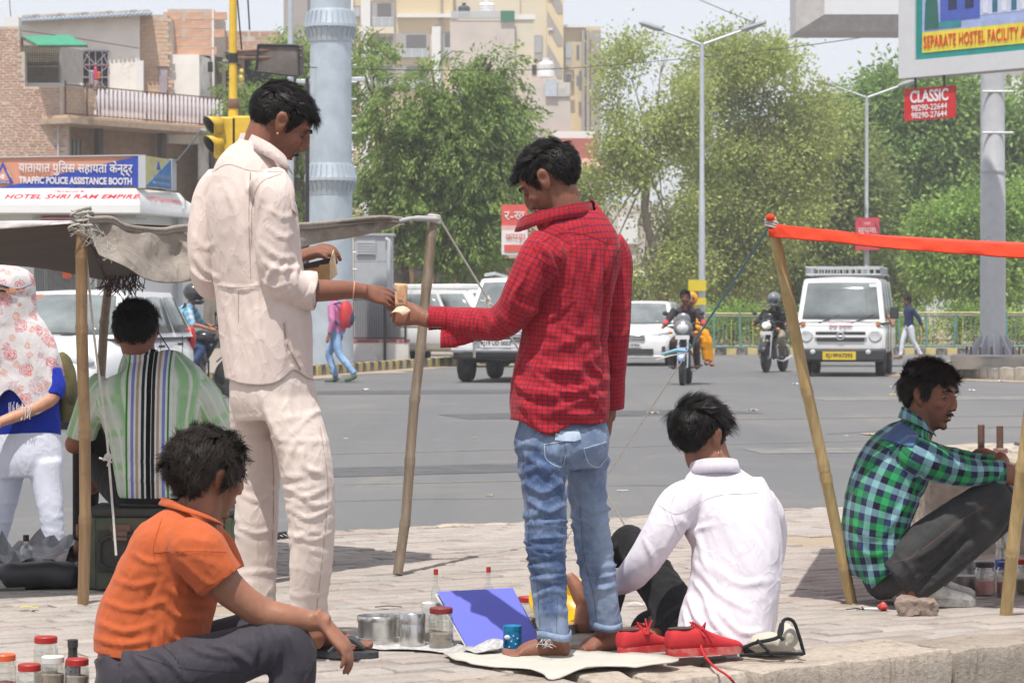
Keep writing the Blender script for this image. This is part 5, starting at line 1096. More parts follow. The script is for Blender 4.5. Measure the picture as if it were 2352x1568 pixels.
def m_skin(name,col,dark= None):
 if name in MATS: return MATS[name]
 m,t,b=base(name);MATS[name]=m;w=worldco(t)
 o=mixc(t,1.,col,ramp(t,noise(t,28,4,.6,w),[(.3,.86),(.7,1.12)]),'MULTIPLY')
 at=t.nodes.new('ShaderNodeAttribute');at.attribute_name='tint'
 o=mixc(t,at.outputs['Fac'],o,dark or (.03,.02,.017));t.links.new(o,b.inputs['Base Color'])
 t.links.new(ramp(t,noise(t,60,4,.7,w),[(.3,.42),(.7,.66)]),b.inputs['Roughness']);b.inputs['Specular IOR Level'].default_value=.36
 b.inputs['Subsurface Weight'].default_value=.08;b.inputs['Subsurface Radius'].default_value=(.012,.005,.003);b.inputs['Subsurface Scale'].default_value=.5
 bump(t,b,noise(t,420,3,.6,w),.25,.002); return m
def m_cloth(name,col,rough=.9,weave=1500,wb=.25,var=.07,vs=14,pattern= None,dirt= None,ds=9,dm=.55,spec=.15,crease=.24):
 if name in MATS: return MATS[name]
 m,t,b=base(name);MATS[name]=m;w=worldco(t);uv=t.nodes.new('ShaderNodeTexCoord').outputs['UV']
 o=pattern(t,uv) if pattern else None
 k=ramp(t,noise(t,vs,5,.6,w),[(.3,1-var),(.7,1+var)]);o=mixc(t,1.,o if o is not None else col,k,'MULTIPLY')
 if dirt:o=mixc(t,ramp(t,noise(t,ds,5,.6,w,.5),[(dm,0),(dm+.2,.8)]),o,dirt)
 t.links.new(o,b.inputs['Base Color']);b.inputs['Roughness'].default_value=rough;b.inputs['Specular IOR Level'].default_value=spec
 b.inputs['Sheen Weight'].default_value=.08
 fine=noise(t,160,4,.65,w,.3);h=math_(t,'MULTIPLY',fine,.16)
 mp=nd(t,'ShaderNodeMapping');t.links.new(w,mp.inputs[0]);mp.inputs[2].default_value=(0,R(25),0);mp.inputs[3].default_value=(1,1,.55)
 for sc,k in ((8,1.),(17,.45)):
  nn=noise(t,sc,2,.5,mp.outputs[0],.8);h=math_(t,'ADD',h,math_(t,'MULTIPLY',math_(t,'POWER',math_(t,'SUBTRACT',1.,math_(t,'MINIMUM',math_(t,'MULTIPLY',math_(t,'ABSOLUTE',math_(t,'SUBTRACT',nn,.5)),7.),1.)),2.),k))
 bump(t,b,h,crease,.0075); return m
def body(parent,parts,mt,mats,og,voxel=.0062,tint= None,bits= None,iters=3,cuts=()):
 def post(V,N,Q): return head_post(V,mt)[0]
 o,BV=grow('body',parent,[],mats,voxel,iters,extra=parts,post=post,uv= False,origin=og,cuts=cuts);me=o.data
 V=np.empty(len(me.vertices)*3);me.vertices.foreach_get('co',V);V=V.reshape(-1,3)+npv(og)
 L=(V-npv(mt.translation))@npv(mt.inverted().to_3x3()).T;tv=np.zeros(len(V))
 inside=(np.abs(L[:,0])<.1)&(np.abs(L[:,1])<.13)&(np.abs(L[:,2])<.14)
 if tint:tv=np.where(inside,tint(L),0)
 lips=np.exp(-((L[:,0]/.02)**4+((L[:,2]+.0675)/.009)**4))*(L[:,1]>.07)*.25;tv=np.maximum(tv,np.where(inside,lips,0))
 if bits:
  b=MB();bits(b);n0=len(V);n1=len(me.polygons)
  bm=bmesh.new();bm.from_mesh(me);vv=[bm.verts.new(x) for x in b.v]
  for f,mi in zip(b.f,b.m):
   fc=bm.faces.new([vv[i] for i in f]);fc.material_index=mi;fc.smooth= True
  bm.to_mesh(me);bm.free();tv=np.concatenate([tv,np.zeros(len(b.v))])
 at=me.attributes.new('tint','FLOAT','POINT');at.data.foreach_set('value',tv); return o
def stubble(L,k=.35):
 jaw=np.clip((-.03-L[:,2])/.03,0,1)*np.clip((L[:,1]+.02)/.04,0,1); return jaw*k
def collar(parent,F_,path,h,mat,og,flare=.012,name='collar',sub=5,solid=.003,uvs= None):
 pts=catmull(npv([list(F_.pt(*p)) for p in path]),sub);c=pts.mean(0);b=MB(mat);og=npv(og);hh=np.interp(np.linspace(0,1,len(pts)),np.linspace(0,1,len(h)),h)
 out=unit((pts-c)*np.array([1,1,0]));rows=[]
 for f,o_ in ((0,.0),(.5,-.004),(1.0,-.006),(1.03,.004),(.6,flare*.7),(-.12,flare*1.5)):
  rows.append(pts+np.array([0,0,1])*(hh*f)[:, None]+out*o_)
 k=len(pts);b.add(np.vstack(rows)-og,[(r*k+i,r*k+i+1,(r+1)*k+i+1,(r+1)*k+i) for r in range(len(rows)-1) for i in range(k-1)])
 o=b.build(name,parent,smooth=60,solid=solid,fix= False)
 U=o.data.uv_layers.new(name='UVMap');arc=np.concatenate([[0],np.cumsum(np.linalg.norm(np.diff(pts,axis=0),axis=1))])
 for l in o.data.loops:U.data[l.index].uv=(arc[l.vertex_index%k],(l.vertex_index//k)*.02)
 return o
 # ------------------------------------------------------------------ the man in the red checked shirt

def sepxy(t,v):
 s=t.nodes.new('ShaderNodeSeparateXYZ');t.links.new(v,s.inputs[0]); return s.outputs[0],s.outputs[1]
def band(t,x,period,lo,hi,soft=.04):
 f=math_(t,'FRACT',math_(t,'DIVIDE',x,period));c=(lo+hi)/2;h=(hi-lo)/2
 d=math_(t,'ABSOLUTE',math_(t,'SUBTRACT',f,c)); return ramp(t,d,[(max(h-soft/2,0),1),(h+soft/2,0)])
def red_check(t,uv):
 u,v=sepxy(t,uv);o= None
 a=band(t,u,.0142,.41,.59,.12);b_=band(t,v,.0142,.41,.59,.12)
 o=mixc(t,a,srgb(166,32,38),srgb(98,34,58)); return mixc(t,b_,o,srgb(86,32,60))
EYEW=M('eye_white',(.17,.14,.12),.25,var=.03);IRIS=M('iris',(.012,.008,.006),.15,var=.02);BROW=m_hair('brow_hair',(.012,.009,.008),.7)
SK_D=m_skin('skin_deep_brown',srgb(128,84,65));SK_M=m_skin('skin_brown',srgb(146,100,78));SK_L=m_skin('skin_tan',srgb(190,140,112),(.12,.05,.04))
def denim(name,c1,c2,fade=(.5,.6)):
 def pat(t,uv):
  w=worldco(t);o=mixc(t,ramp(t,noise(t,5,5,.6,w,.3),[(.38,0),(.62,1)]),c1,c2)
  return mixc(t,ramp(t,noise(t,30,4,.7,w,1),[(.5,0),(.75,.35)]),o,tuple(min(x*1.5,.6) for x in c2))
 return m_cloth(name,c1,.85,pattern=pat,wb=.35)
def man_red():
 f=Fig(9.06,(.86,.51));og=G(1310,1508);s=1
 t=thing('person','barefoot man in red checked shirt and faded blue jeans taking banknotes','person',og)
 cl=m_cloth('red_check_cotton',(1,0,0),.8,pattern=red_check,wb=.2);jn=denim('faded_denim',srgb(68,86,120),srgb(132,147,170))
 tor=f.torso([(1172,1396,995,.125),(1172,1397,962,.125),(1172,1400,915,.125),(1184,1398,850,.118),(1200,1394,770,.112),(1208,1402,690,.118),(1212,1416,620,.125),(1216,1424,575,.12),(1222,1412,540,.105,.0),(1230,1388,512,.085,.01),(1226,1354,490,.072,.01),(1240,1346,470,.065,.015)],p=2.3)
 al=f.limb([(1262,562,-.10,52),(1236,600,-.13,52),(1206,660,-.13,47),(1178,716,-.10,44),(1140,744,-.06,40),(1085,742,-.03,36),(1035,735,0,31),(990,731,.02,29),(965,729,.02,29)])
 ar=f.limb([(1388,560,.10,46),(1408,600,.12,44),(1412,690,.11,38),(1413,770,.1,34),(1408,840,.13,32),(1405,900,.16,31),(1402,940,.19,30),(1400,965,.2,29)])
 flap=f.limb([(1130,748,-.05,9),(1085,764,-.03,10),(1045,776,-.02,10),(1000,782,-.02,9)],flat=2.2,w=(0,1,0))
 strokes=[([(1236,556),(1262,590),(1276,640),(1272,700)],6,11),([(1250,590),(1256,640),(1240,700),(1205,745)],7,-11),([(1290,560),(1286,600),(1300,650)],6,8),([(1312,548),(1322,600),(1312,660),(1330,720)],7,7),([(1398,560),(1388,620),(1392,690),(1386,760),(1390,860)],7,-12),([(1366,560),(1352,620),(1362,700)],7,8),([(1218,600),(1196,650),(1186,700)],6,7),([(1206,640),(1180,676),(1172,720)],6,8),([(1232,820),(1290,850),(1350,850)],7,9),([(1222,850),(1270,890),(1340,905)],6,10),([(1310,880),(1352,905),(1388,950)],7,10),([(1250,920),(1310,950),(1370,945)],6,9),([(1186,845),(1196,890),(1230,915)],6,9),([(1340,780),(1352,830),(1390,870)],7,9),([(1290,745),(1330,770),(1380,765)],8,7),([(1225,740),(1265,730),(1300,700)],8,7),([(1255,600),(1290,640),(1300,700)],12,9),([(1240,560),(1300,610),(1330,700),(1320,780)],14,7),([(1400,580),(1370,660),(1360,760),(1375,850)],13,9),([(1200,830),(1260,850),(1330,840),(1390,800)],12,9),([(1180,880),(1250,905),(1320,900),(1395,870)],12,11),([(1190,930),(1260,940),(1330,920),(1395,905)],10,9),([(1230,870),(1290,930),(1350,960)],11,8),([(1300,830),(1350,880),(1390,930)],11,9),([(1215,700),(1260,760),(1340,800)],14,6),([(1280,560),(1300,590),(1310,640)],9,5),([(1330,560),(1345,640),(1340,720)],12,5),([(1190,905),(1230,960),(1290,975)],9,7),([(1180,690),(1210,715),(1240,700)],9,8),([(1150,720),(1170,750),(1190,765)],8,8),([(1110,715),(1130,745),(1125,775)],8,8),([(1080,712),(1095,740),(1085,768)],7,6),([(1050,708),(1058,735),(1050,760)],7,4),([(1395,690),(1420,710),(1440,700)],9,6),([(1390,760),(1415,775),(1440,760)],9,6),([(1395,830),(1420,850),(1436,840)],9,6),([(1250,800),(1300,790),(1370,740)],13,6),([(1225,640),(1225,700),(1215,780)],10,6)]
 def post(V,N,Q):
  V=stroke_folds(V,N,strokes,1.5);N=normals(V,Q);V=ridges(V,N,.0055,17,(.35,0,1),5);N=normals(V,Q); return crumple(V,N,.0016,26,3)
 hemc=f.pt(1285,968);tn=f.pt(1285,1000)-f.pt(1285,900)
 def warp(V):
  p=proj(V);k=np.clip((p[:,1]-900)/70,0,1)**2;V=V.copy();V[:,2]-=k*(.030*np.exp(-((p[:,0]-1262)/55)**2)-.012*np.clip((1225-p[:,0])/60,0,1));V[:,2]+=k*.006*np.sin(p[:,0]/17); return V
 sh,BV=grow('shirt',t,[tor,al,ar,flap],[cl],.0078,5,post=post,cuts=[(hemc,tn,.4),(f.pt(984,731,.02),(-1,0,0),.08),(f.pt(1408,936,.19),(0,.25,-1),.09),(f.pt(1014,786),(-1,.1,0),.05),(f.pt(1294,484,.013),(0,0,1),.1)],solid=.0025,origin=og,warp=warp)
 seam=m_cloth('red_seam',srgb(120,22,30))
 stitch(BV,'yoke_seam',sh,[[(1238,560),(1290,536),(1345,540),(1400,562)],[(1222,560),(1238,600),(1252,640)],[(1424,570),(1408,610),(1398,660)]],2.0,seam,.001,og)
 stitch(BV,'cuff',sh,[[(1022,706),(1026,732),(1022,757)]],2.5,seam,.0015,og)
 collar(sh,f,[(1192,530,.02),(1206,528,-.03),(1236,516,-.08),(1288,500,-.095),(1336,494,-.06),(1356,494,.02),(1330,494,.09)],[.03,.042,.036,.034,.038,.036,.03],cl,og,.01)
 # jeans

 hips=f.torso([(1200,1384,925,.09),(1194,1388,965,.095),(1186,1397,1002,.118),(1190,1395,1040,.115),(1200,1386,1075,.085)],p=2.4)
 ll=Loft([f.ring(*r) for r in ((1187,1306,985,.1,-.03),(1188,1304,1040,.1,-.04),(1194,1302,1100,.085,-.05),(1204,1301,1180,.075,-.06),(1206,1302,1245,.075,-.06),(1216,1301,1310,.068,-.06),(1224,1303,1380,.062,-.06),(1232,1306,1430,.058,-.06),(1238,1309,1470,.055,-.06),(1238,1309,1490,.055,-.06))],n=22,mat=0)
 lr=Loft([f.ring(*r) for r in ((1292,1397,985,.1,.06),(1297,1396,1040,.1,.08),(1300,1394,1100,.085,.1),(1312,1396,1180,.078,.12),(1322,1408,1260,.072,.14),(1336,1416,1330,.066,.15),(1350,1422,1395,.06,.16),(1356,1428,1446,.056,.17),(1356,1428,1466,.055,.17))],n=22)
 js=[([(1200,1040),(1250,1075),(1290,1120)],9,6),([(1205,1110),(1250,1130),(1292,1105)],9,6),([(1310,1060),(1340,1100),(1385,1120)],9,5),([(1215,1150),(1260,1175),(1295,1160)],7,7),([(1320,1140),(1355,1170),(1390,1160)],8,6),([(1230,1370),(1262,1355),(1300,1362)],8,4),([(1352,1345),(1385,1352),(1412,1345)],7,4),([(1290,1010),(1296,1060),(1302,1130)],8,-7)]
 def jpost(V,N,Q):
  V=ring_folds(V,N,ll,.25,.50,22,.0098,.0072,5,.014,[lr]);N=normals(V,Q);V=ring_folds(V,N,lr,.25,.52,22,.0098,.0072,8,.014,[ll]);N=normals(V,Q)
  V=ring_folds(V,N,ll,.05,.26,5,.008,.016,15,.03,[lr]);V=ring_folds(V,N,lr,.05,.26,5,.008,.016,18,.03,[ll]);V=ring_folds(V,N,ll,.5,.64,5,.006,.013,25,.03,[lr]);V=ring_folds(V,N,lr,.5,.64,5,.006,.013,28,.03,[ll])
  N=normals(V,Q);V=stroke_folds(V,N,js,2);V=ridges(V,normals(V,Q),.005,22,(1,0,.3),12); return crumple(V,normals(V,Q),.001,34,9)
 je,BJ=grow('jeans',t,[hips,ll,lr],[jn],.0064,4,post=jpost,cuts=[(f.pt(1273,1466,-.06),(0,0,-1),.12),(f.pt(1391,1444,.17),(.05,0,-1),.1)],solid=.003,origin=og)
 dk=denim('dark_denim_thread',srgb(62,78,108),srgb(84,100,130));lt=denim('light_denim',srgb(150,166,190),srgb(180,192,208))
 stitch(BJ,'seam',je,[[(1296,985),(1297,1010),(1299,1040)],[(1198,1010),(1204,1100),(1214,1180),(1216,1250),(1232,1330),(1240,1440)],[(1332,1160),(1342,1280),(1362,1360),(1372,1432)],[(1281,1375),(1279,1420),(1279,1458)],[(1330,985),(1328,1010)]],1.3,dk,.0008,og)
 stitch(BJ,'pocket',je,[[(1250,1020),(1256,1055),(1288,1072),(1300,1045)],[(1340,1030),(1352,1062),(1374,1072),(1394,1050)],[(1250,1020),(1300,1012)],[(1340,1030),(1392,1015)]],2.2,lt,.0018,og)
 stitch(BJ,'pocket_flap',je,[[(1275,1000),(1310,1003),(1330,998)]],22,lt,.005,og,.002)
 stitch(BJ,'leather_patch',je,[[(1258,992),(1272,996),(1284,996)]],14,M('brown_leather',(.10,.06,.035),.6),.006,og)
 b=MB(dk)
 for (c,rx,ry,z) in ((f.pt(1273,1458,-.06),.052,.06,0),(f.pt(1392,1436,.17),.051,.06,1)):
  pts=[c+Vector((rx*math.cos(a),ry*math.sin(a),.006*math.sin(2*a+z)))-og for a in np.linspace(0,6.283,28,endpoint= False)];b2=MB(jn)
  rows=[[p+Vector((0,0,h)) for p in pts] for h in (-.012,.011)];n=len(pts)
  b2 .add(rows[0]+rows[1],[(i,(i+1)%n,n+(i+1)%n,n+i) for i in range(n)]);b2 .build('turned_up_hem',je,smooth=60,solid=.006,fix= False)
 fr=MB(M('frayed_thread',(.7,.72,.75),.9));rr=random.Random(4)
 for k in range(11):
  p=f.pt(1248+rr.uniform(-6,16),1468,-.13);fr.tube([p-og,p-og+Vector((rr.uniform(-.02,.02),rr.uniform(-.02,0),-.014)),p-og+Vector((rr.uniform(-.03,.03),rr.uniform(-.02,0),rr.uniform(-.03,-.012)))],.0005,4)
 fr.build('frayed_threads',je)
 # body

 mt=head_matrix(f.pt(1264,416,.0),162,-36,0,1.03)
 A1=f.pt(1275,1478,-.04);parts=head_parts(mt)
 parts+=[f.limb([(1292,540,.0,46),(1294,500,.0,45),(1290,465,0,44),(1280,430,0,44)],sub=4)]
 parts+=[f.torso([(1240,1340,960,.05),(1240,1350,800,.07),(1230,1390,600,.07),(1250,1340,520,.06)]),f.limb([(1262,562,-.1,30),(1178,716,-.10,26),(1140,740,-.06,24),(1035,735,0,20),(985,733,.02,20),(960,728,.01,18)]),f.limb([(1388,560,.10,30),(1412,700,.11,26),(1408,850,.13,22),(1400,925,.2,18),(1396,960,.23,18)])]
 wr=f.pt(966,729,.01);parts+=hand_parts(wr,f.pt(914,716,.05)-wr,(.0,-.97,.1),1,((8,34,22),(22,42,25),(36,46,26),(48,48,28)),(6,2,4),1.02,3)
 wr2=f.pt(1398,945,.22);parts+=hand_parts(wr2,Vector((-.1,.25,-1)),(1,-.3,0),1,((25,35,20),)*4,(25,10,10),.98)
 parts+=[f.limb([(1240,1020,-.03,30),(1252,1240,-.06,28),(1272,1420,-.05,28),(1274,1470,-.03,27)]),f.limb([(1345,1020,.06,30),(1364,1260,.14,26),(1388,1400,.16,28),(1394,1450,.17,27)])]
 parts+=foot_parts(f.pt(1277,1466,-.05),G(1309,1513),G(1142,1512),0,1.0,1,.035)
 parts+=foot_parts(f.pt(1396,1444,.18),G(1424,1492),G(1312,1502),0,1.0,-1,.034)
 def tint(L): return stubble(L,.25)
 body(t,parts,mt,[SK_D,EYEW,IRIS,BROW],og,.005,tint, lambda b:face_bits(b,mt,1,2,3,.9, None,og,closed= True),3)
 def comb(p):
  if p[2]>.07 or (p[1]>.03 and p[2]>.05): return (.25,1,.15)
  return (0,-.15 if p[1]<0 else .1,-1)
 hair(t,mt,comb,og,7500,.04,.42,300,11,curl=.10,lenfn= lambda p:(1.7 if p[1]>.045 else 1.0) if p[2]>.065 else .42,thick=.006)
man_red()
# ------------------------------------------------------------------ the tall man in the beige suit

def nrm(*v): return Vector(v).normalized()
def man_beige():
 f=Fig(9.05,(.72,-.69));og=G(690,1512);t=thing('person','tall man in beige shirt and trousers handing over a banknote, wallet in hand','person',og)
 cl=m_cloth('beige_cotton',srgb(207,191,183),.88,wb=.2,var=.04);tr=m_cloth('beige_trouser_cotton',srgb(207,193,184),.88,wb=.2,var=.05,dirt=srgb(150,132,112),ds=7,dm=.62);dkc=m_cloth('beige_seam',srgb(168,150,138))
 tor=f.torso([(520,716,905,.125),(520,716,870,.125),(508,716,800,.12),(500,714,735,.115),(494,704,670,.112),(486,692,600,.115),(478,684,520,.12),(474,672,455,.115),(486,656,410,.1),(510,656,376,.088),(536,652,350,.075),(552,648,328,.066)],p=2.3)
 al=f.limb([(515,412,.14,42),(488,452,.16,44),(470,530,.15,40),(470,600,.15,38),(486,650,.17,38),(540,650,.24,36),(620,620,.3,32),(680,600,.33,28)])
 ar=f.limb([(612,412,-.13,46),(632,455,-.16,48),(632,540,-.16,46),(636,600,-.15,46),(652,645,-.14,46),(684,662,-.12,40),(712,666,-.1,39),(735,668,-.09,37)])
 st=[([(600,470),(580,560),(588,660),(600,760)],9,-9),([(575,400),(568,470),(575,560)],8,6),([(520,430),(545,500),(550,600)],8,5),([(640,600),(615,640),(620,680)],7,8),([(660,600),(650,640),(668,690)],6,9),([(690,600),(676,640),(690,680)],6,8),([(600,560),(640,590),(680,590)],7,7),([(604,600),(640,620),(690,612)],6,8),([(596,640),(630,660),(660,650)],6,7),([(500,655),(560,664),(600,652)],5,6),([(655,735),(660,790),(672,850)],5,-12),([(450,590),(470,620),(500,640)],6,8),([(440,620),(462,642),(490,650)],6,8),([(445,540),(470,570),(490,560)],7,6),([(520,700),(535,780),(540,860)],8,5),([(600,700),(610,790),(605,860)],8,5),([(560,690),(570,760)],8,4),([(620,480),(650,500),(676,490)],7,5),([(612,520),(650,545),(682,530)],7,5),([(690,740),(700,800),(708,850)],7,6)]
 def post(V,N,Q):
  V=stroke_folds(V,N,st,1.15);V=ridges(V,normals(V,Q),.0035,15,(.2,0,1),21); return crumple(V,normals(V,Q),.0012,26,4)
 def warp(V):
  p=proj(V);k=np.clip((p[:,1]-790)/80,0,1)**2;V=V.copy()
  V[:,2]+=k*(.035*np.exp(-((p[:,0]-676)/26)**2)-.014*np.exp(-((p[:,0]-590)/60)**2)+.01*np.clip((545-p[:,0])/30,0,1)); return V
 sh,BV=grow('shirt',t,[tor,al,ar],[cl],.008,5,post=post,cuts=[(f.pt(618,872),(0,0,-1),.4),(f.pt(724,667,-.1),(1,.1,0),.1),(f.pt(598,332),(.25,0,1),.12),(f.pt(676,601,.33),(1,0,0),.08)],solid=.003,origin=og,warp=warp)
 stitch(BV,'yoke_seam',sh,[[(488,395),(525,378),(575,392),(650,396)],[(575,395),(572,500),(576,640)],[(490,655),(540,660),(600,656)],[(645,400),(600,420),(580,470),(578,560)],[(548,660),(548,740)]],1.5,dkc,.001,og)
 stitch(BV,'vent',sh,[[(652,742),(660,790),(690,850)]],4,dkc,.001,og)
 # turned-back cuff

 c=f.pt(706,667,-.105);d=nrm(1,.08,-.06);q=Vector((0,0,1)).rotation_difference(d);b=MB(cl);n=30;rows=[]
 for h,rr in ((-.042,.058),(-.03,.06),(.0,.059),(.022,.056),(.024,.050)):rows+=[c-og+q@Vector((rr*1.0*math.cos(a)+.004*math.sin(3*a+h*40),rr*.95*math.sin(a),h+.006*math.sin(2*a))) for a in np.linspace(0,6.283,n,endpoint= False)]
 b.add(rows,[(r*n+i,r*n+(i+1)%n,(r+1)*n+(i+1)%n,(r+1)*n+i) for r in range(4) for i in range(n)]);b.build('cuff',sh,smooth=60,solid=.004,fix= False)
 collar(sh,f,[(660,400,-.03),(652,386,-.075),(620,362,-.09),(582,342,-.05),(556,336,.04),(572,338,.11),(610,352,.12),(640,378,.08)],[.03,.038,.042,.042,.04,.036,.03,.02],cl,og,.014)
 patch(BV,'pocket_flap',sh,[(664,452),(676,470),(682,500),(668,482)],cl,.006,og)
 hips=f.torso([(536,708,800,.1),(532,712,860,.115),(532,716,910,.12),(545,712,960,.105)],p=2.4)
 ll=Loft([f.ring(*r) for r in ((530,655,880,.11,.06),(530,650,950,.105,.08),(536,645,1030,.09,.1),(542,640,1110,.085,.1),(540,638,1200,.08,.1),(540,634,1300,.075,.12),(543,632,1400,.072,.12),(546,630,1450,.07,.12))],n=22)
 lr=Loft([f.ring(*r) for r in ((600,722,880,.11,-.04),(612,734,950,.105,-.06),(634,756,1030,.095,-.07),(650,767,1110,.088,-.07),(662,769,1200,.082,-.07),(666,764,1290,.078,-.06),(666,752,1380,.074,-.04),(688,750,1440,.072,-.02),(690,750,1470,.07,-.02))],n=22)
 ts=[([(690,1030),(700,1070),(740,1090)],7,9),([(655,1120),(700,1140),(750,1120)],7,8),([(668,1170),(710,1190),(760,1165)],6,8),([(672,1230),(720,1240),(764,1220)],6,7),([(680,1010),(660,1060),(662,1120)],8,6),([(545,1000),(590,1020),(635,1000)],8,6),([(550,1130),(590,1150),(632,1140)],7,7),([(545,1210),(590,1225),(632,1210)],6,6),([(600,900),(612,950),(640,1010)],8,8),([(690,1130),(720,1160),(765,1150)],6,7),([(660,900),(668,960),(690,1010)],9,6)]
 def tpost(V,N,Q):
  V=ring_folds(V,N,ll,.1,.75,20,.0042,.010,41,.04,[lr]);V=ring_folds(V,normals(V,Q),lr,.1,.75,20,.0046,.010,43,.04,[ll]);V=stroke_folds(V,normals(V,Q),ts,1.05)
  return ridges(V,normals(V,Q),.0035,17,(1,0,-.4),24)
 pa,BP=grow('trousers',t,[hips,ll,lr],[tr],.008,4,post=tpost,cuts=[(f.pt(588,1448,.12),(0,0,-1),.14),(f.pt(719,1452,-.02),(0,0,-1),.13)],solid=.003,origin=og)
 stitch(BP,'seam',pa,[[(735,980),(752,1100),(748,1200),(738,1300),(722,1440)],[(620,990),(628,1100),(626,1250)]],1.3,dkc,.001,og)
 mt=head_matrix(f.pt(646,284,0),10,-33,3,1.04);parts=head_parts(mt)
 parts+=[f.limb([(592,400,0,52),(596,360,0,47),(606,325,0,46),(622,290,0,48)],sub=4),f.torso([(570,680,850,.06),(550,650,600,.06),(530,650,440,.06),(560,640,390,.05)])]
 parts+=[f.limb([(612,420,-.1,34),(634,560,-.14,30),(652,640,-.12,30),(700,665,-.1,28),(750,667,-.08,25),(790,666,-.06,22),(826,668,-.04,18.5),(842,670,-.035,18)]),f.limb([(520,420,.14,30),(475,560,.15,26),(490,640,.18,26),(600,620,.3,22),(676,592,.33,18),(692,586,.33,18)])]
 wr=f.pt(828,668,-.04);parts+=hand_parts(wr,f.pt(922,690,.05)-wr,(.25,-.72,.66),-1,((4,8,5),(7,11,7),(11,16,9),(16,20,10)),(16,-6,-8),.93,3)
 w2=f.pt(684,590,.33);parts+=hand_parts(w2,f.pt(745,574,.30)-w2,(0,-.5,.85),-1,((30,40,20),)*4,(12,6,8),1.0,2)
 parts+=[f.limb([(588,900,.06,24),(589,1200,.1,22),(588,1440,.12,22)]),f.limb([(660,900,-.04,24),(700,1050,-.07,24),(716,1200,-.07,24),(710,1370,-.04,22),(720,1470,-.02,25)])]
 parts+=foot_parts(f.pt(722,1470,-.02),G(700,1503),G(856,1508),.02,1.02,-1,.034);parts+=foot_parts(f.pt(592,1450,.14),G(575,1478),G(700,1478),.02,1.0,1,.034)
 def tint(L): return stubble(L,.2)
 body(t,parts,mt,[SK_D,EYEW,IRIS,BROW],og,.005,tint, lambda b:face_bits(b,mt,1,2,3,.9,3,og,closed= True),3)
 def comb(p):
  if p[2]>.06 or p[1]>.04: return (.45,1,.1)
  return (0,-.1 if p[1]<0 else .25,-1)
 hair(t,mt,comb,og,7500,.036,.24,300,21,lenfn= lambda p:(1.35 if p[1]>.05 else 1.0) if p[2]>.06 else .42,thick=.008,rough=.16)
 b=MB(M('thread_bracelet',srgb(205,150,125),.8));c=f.pt(812,667,-.05);b.torus(c-og,.0275,.0026,nrm(1,.1,-.1),26,6);b.build('bracelet',t)
 b=MB(M('gold_earring',(.8,.6,.3),.3,1));b.sph(mt@Vector((.086,.004,-.036))-og,.004,8,6);b.build('earring',t)
 # sandals

 for hp,tp,k in ((G(692,1506),G(868,1513),0),(G(570,1480),G(715,1480),1)):
  b=MB(M('sandal_rubber',(.035,.035,.04),.7,bmp=.5,bs=120));fd=(tp-hp);L=fd.length;fd.normalize();sd=fd.cross(Vector((0,0,1)));n=26;top=[]
  for i in range(n):
   a=2*math.pi*i/n;u=.5-.5*math.cos(a);w=.048*(.78+.34*u)*math.sin(a)*(1+.25*abs(math.cos(a)));top.append(hp+fd*(L*u)+sd*w-og)
  b.add([p+Vector((0,0,h)) for h in (.002,.022) for p in top],[tuple(reversed(range(n))),tuple(range(n,2*n))]+[(i,(i+1)%n,n+(i+1)%n,n+i) for i in range(n)]);sb=b.build('sandal',t)
  b=MB(M('sandal_strap',(.05,.05,.055),.65,bmp=.4,bs=200))
  for s_ in (-1,1):
   p0=hp+fd*(L*.42)+sd*(.042*s_);p1=hp+fd*(L*.62)+sd*(.02*s_)+Vector((0,0,.062));p2=hp+fd*(L*.8)+sd*(-.012)+Vector((0,0,.03))
   b.tube([p-og for p in catmull(npv([p0+Vector((0,0,.02)),p1,p2]),6).tolist() and [Vector(x) for x in catmull(npv([list(p0+Vector((0,0,.02))),list(p1),list(p2)]),6)]],.0075,6)
  b.build('strap',sb)
man_beige()
# ------------------------------------------------------------------ helper: loft seen from the side (a = half depth in metres, b in pixels)

def side_loft(f,rows,w=(0,1,0),**k): return Loft([(f.pt(px,py,dd),a,b/F*(f.d0+dd),w) for px,py,dd,a,b in rows],n=26,sub=8,**k)
# ------------------------------------------------------------------ the man in the orange shirt

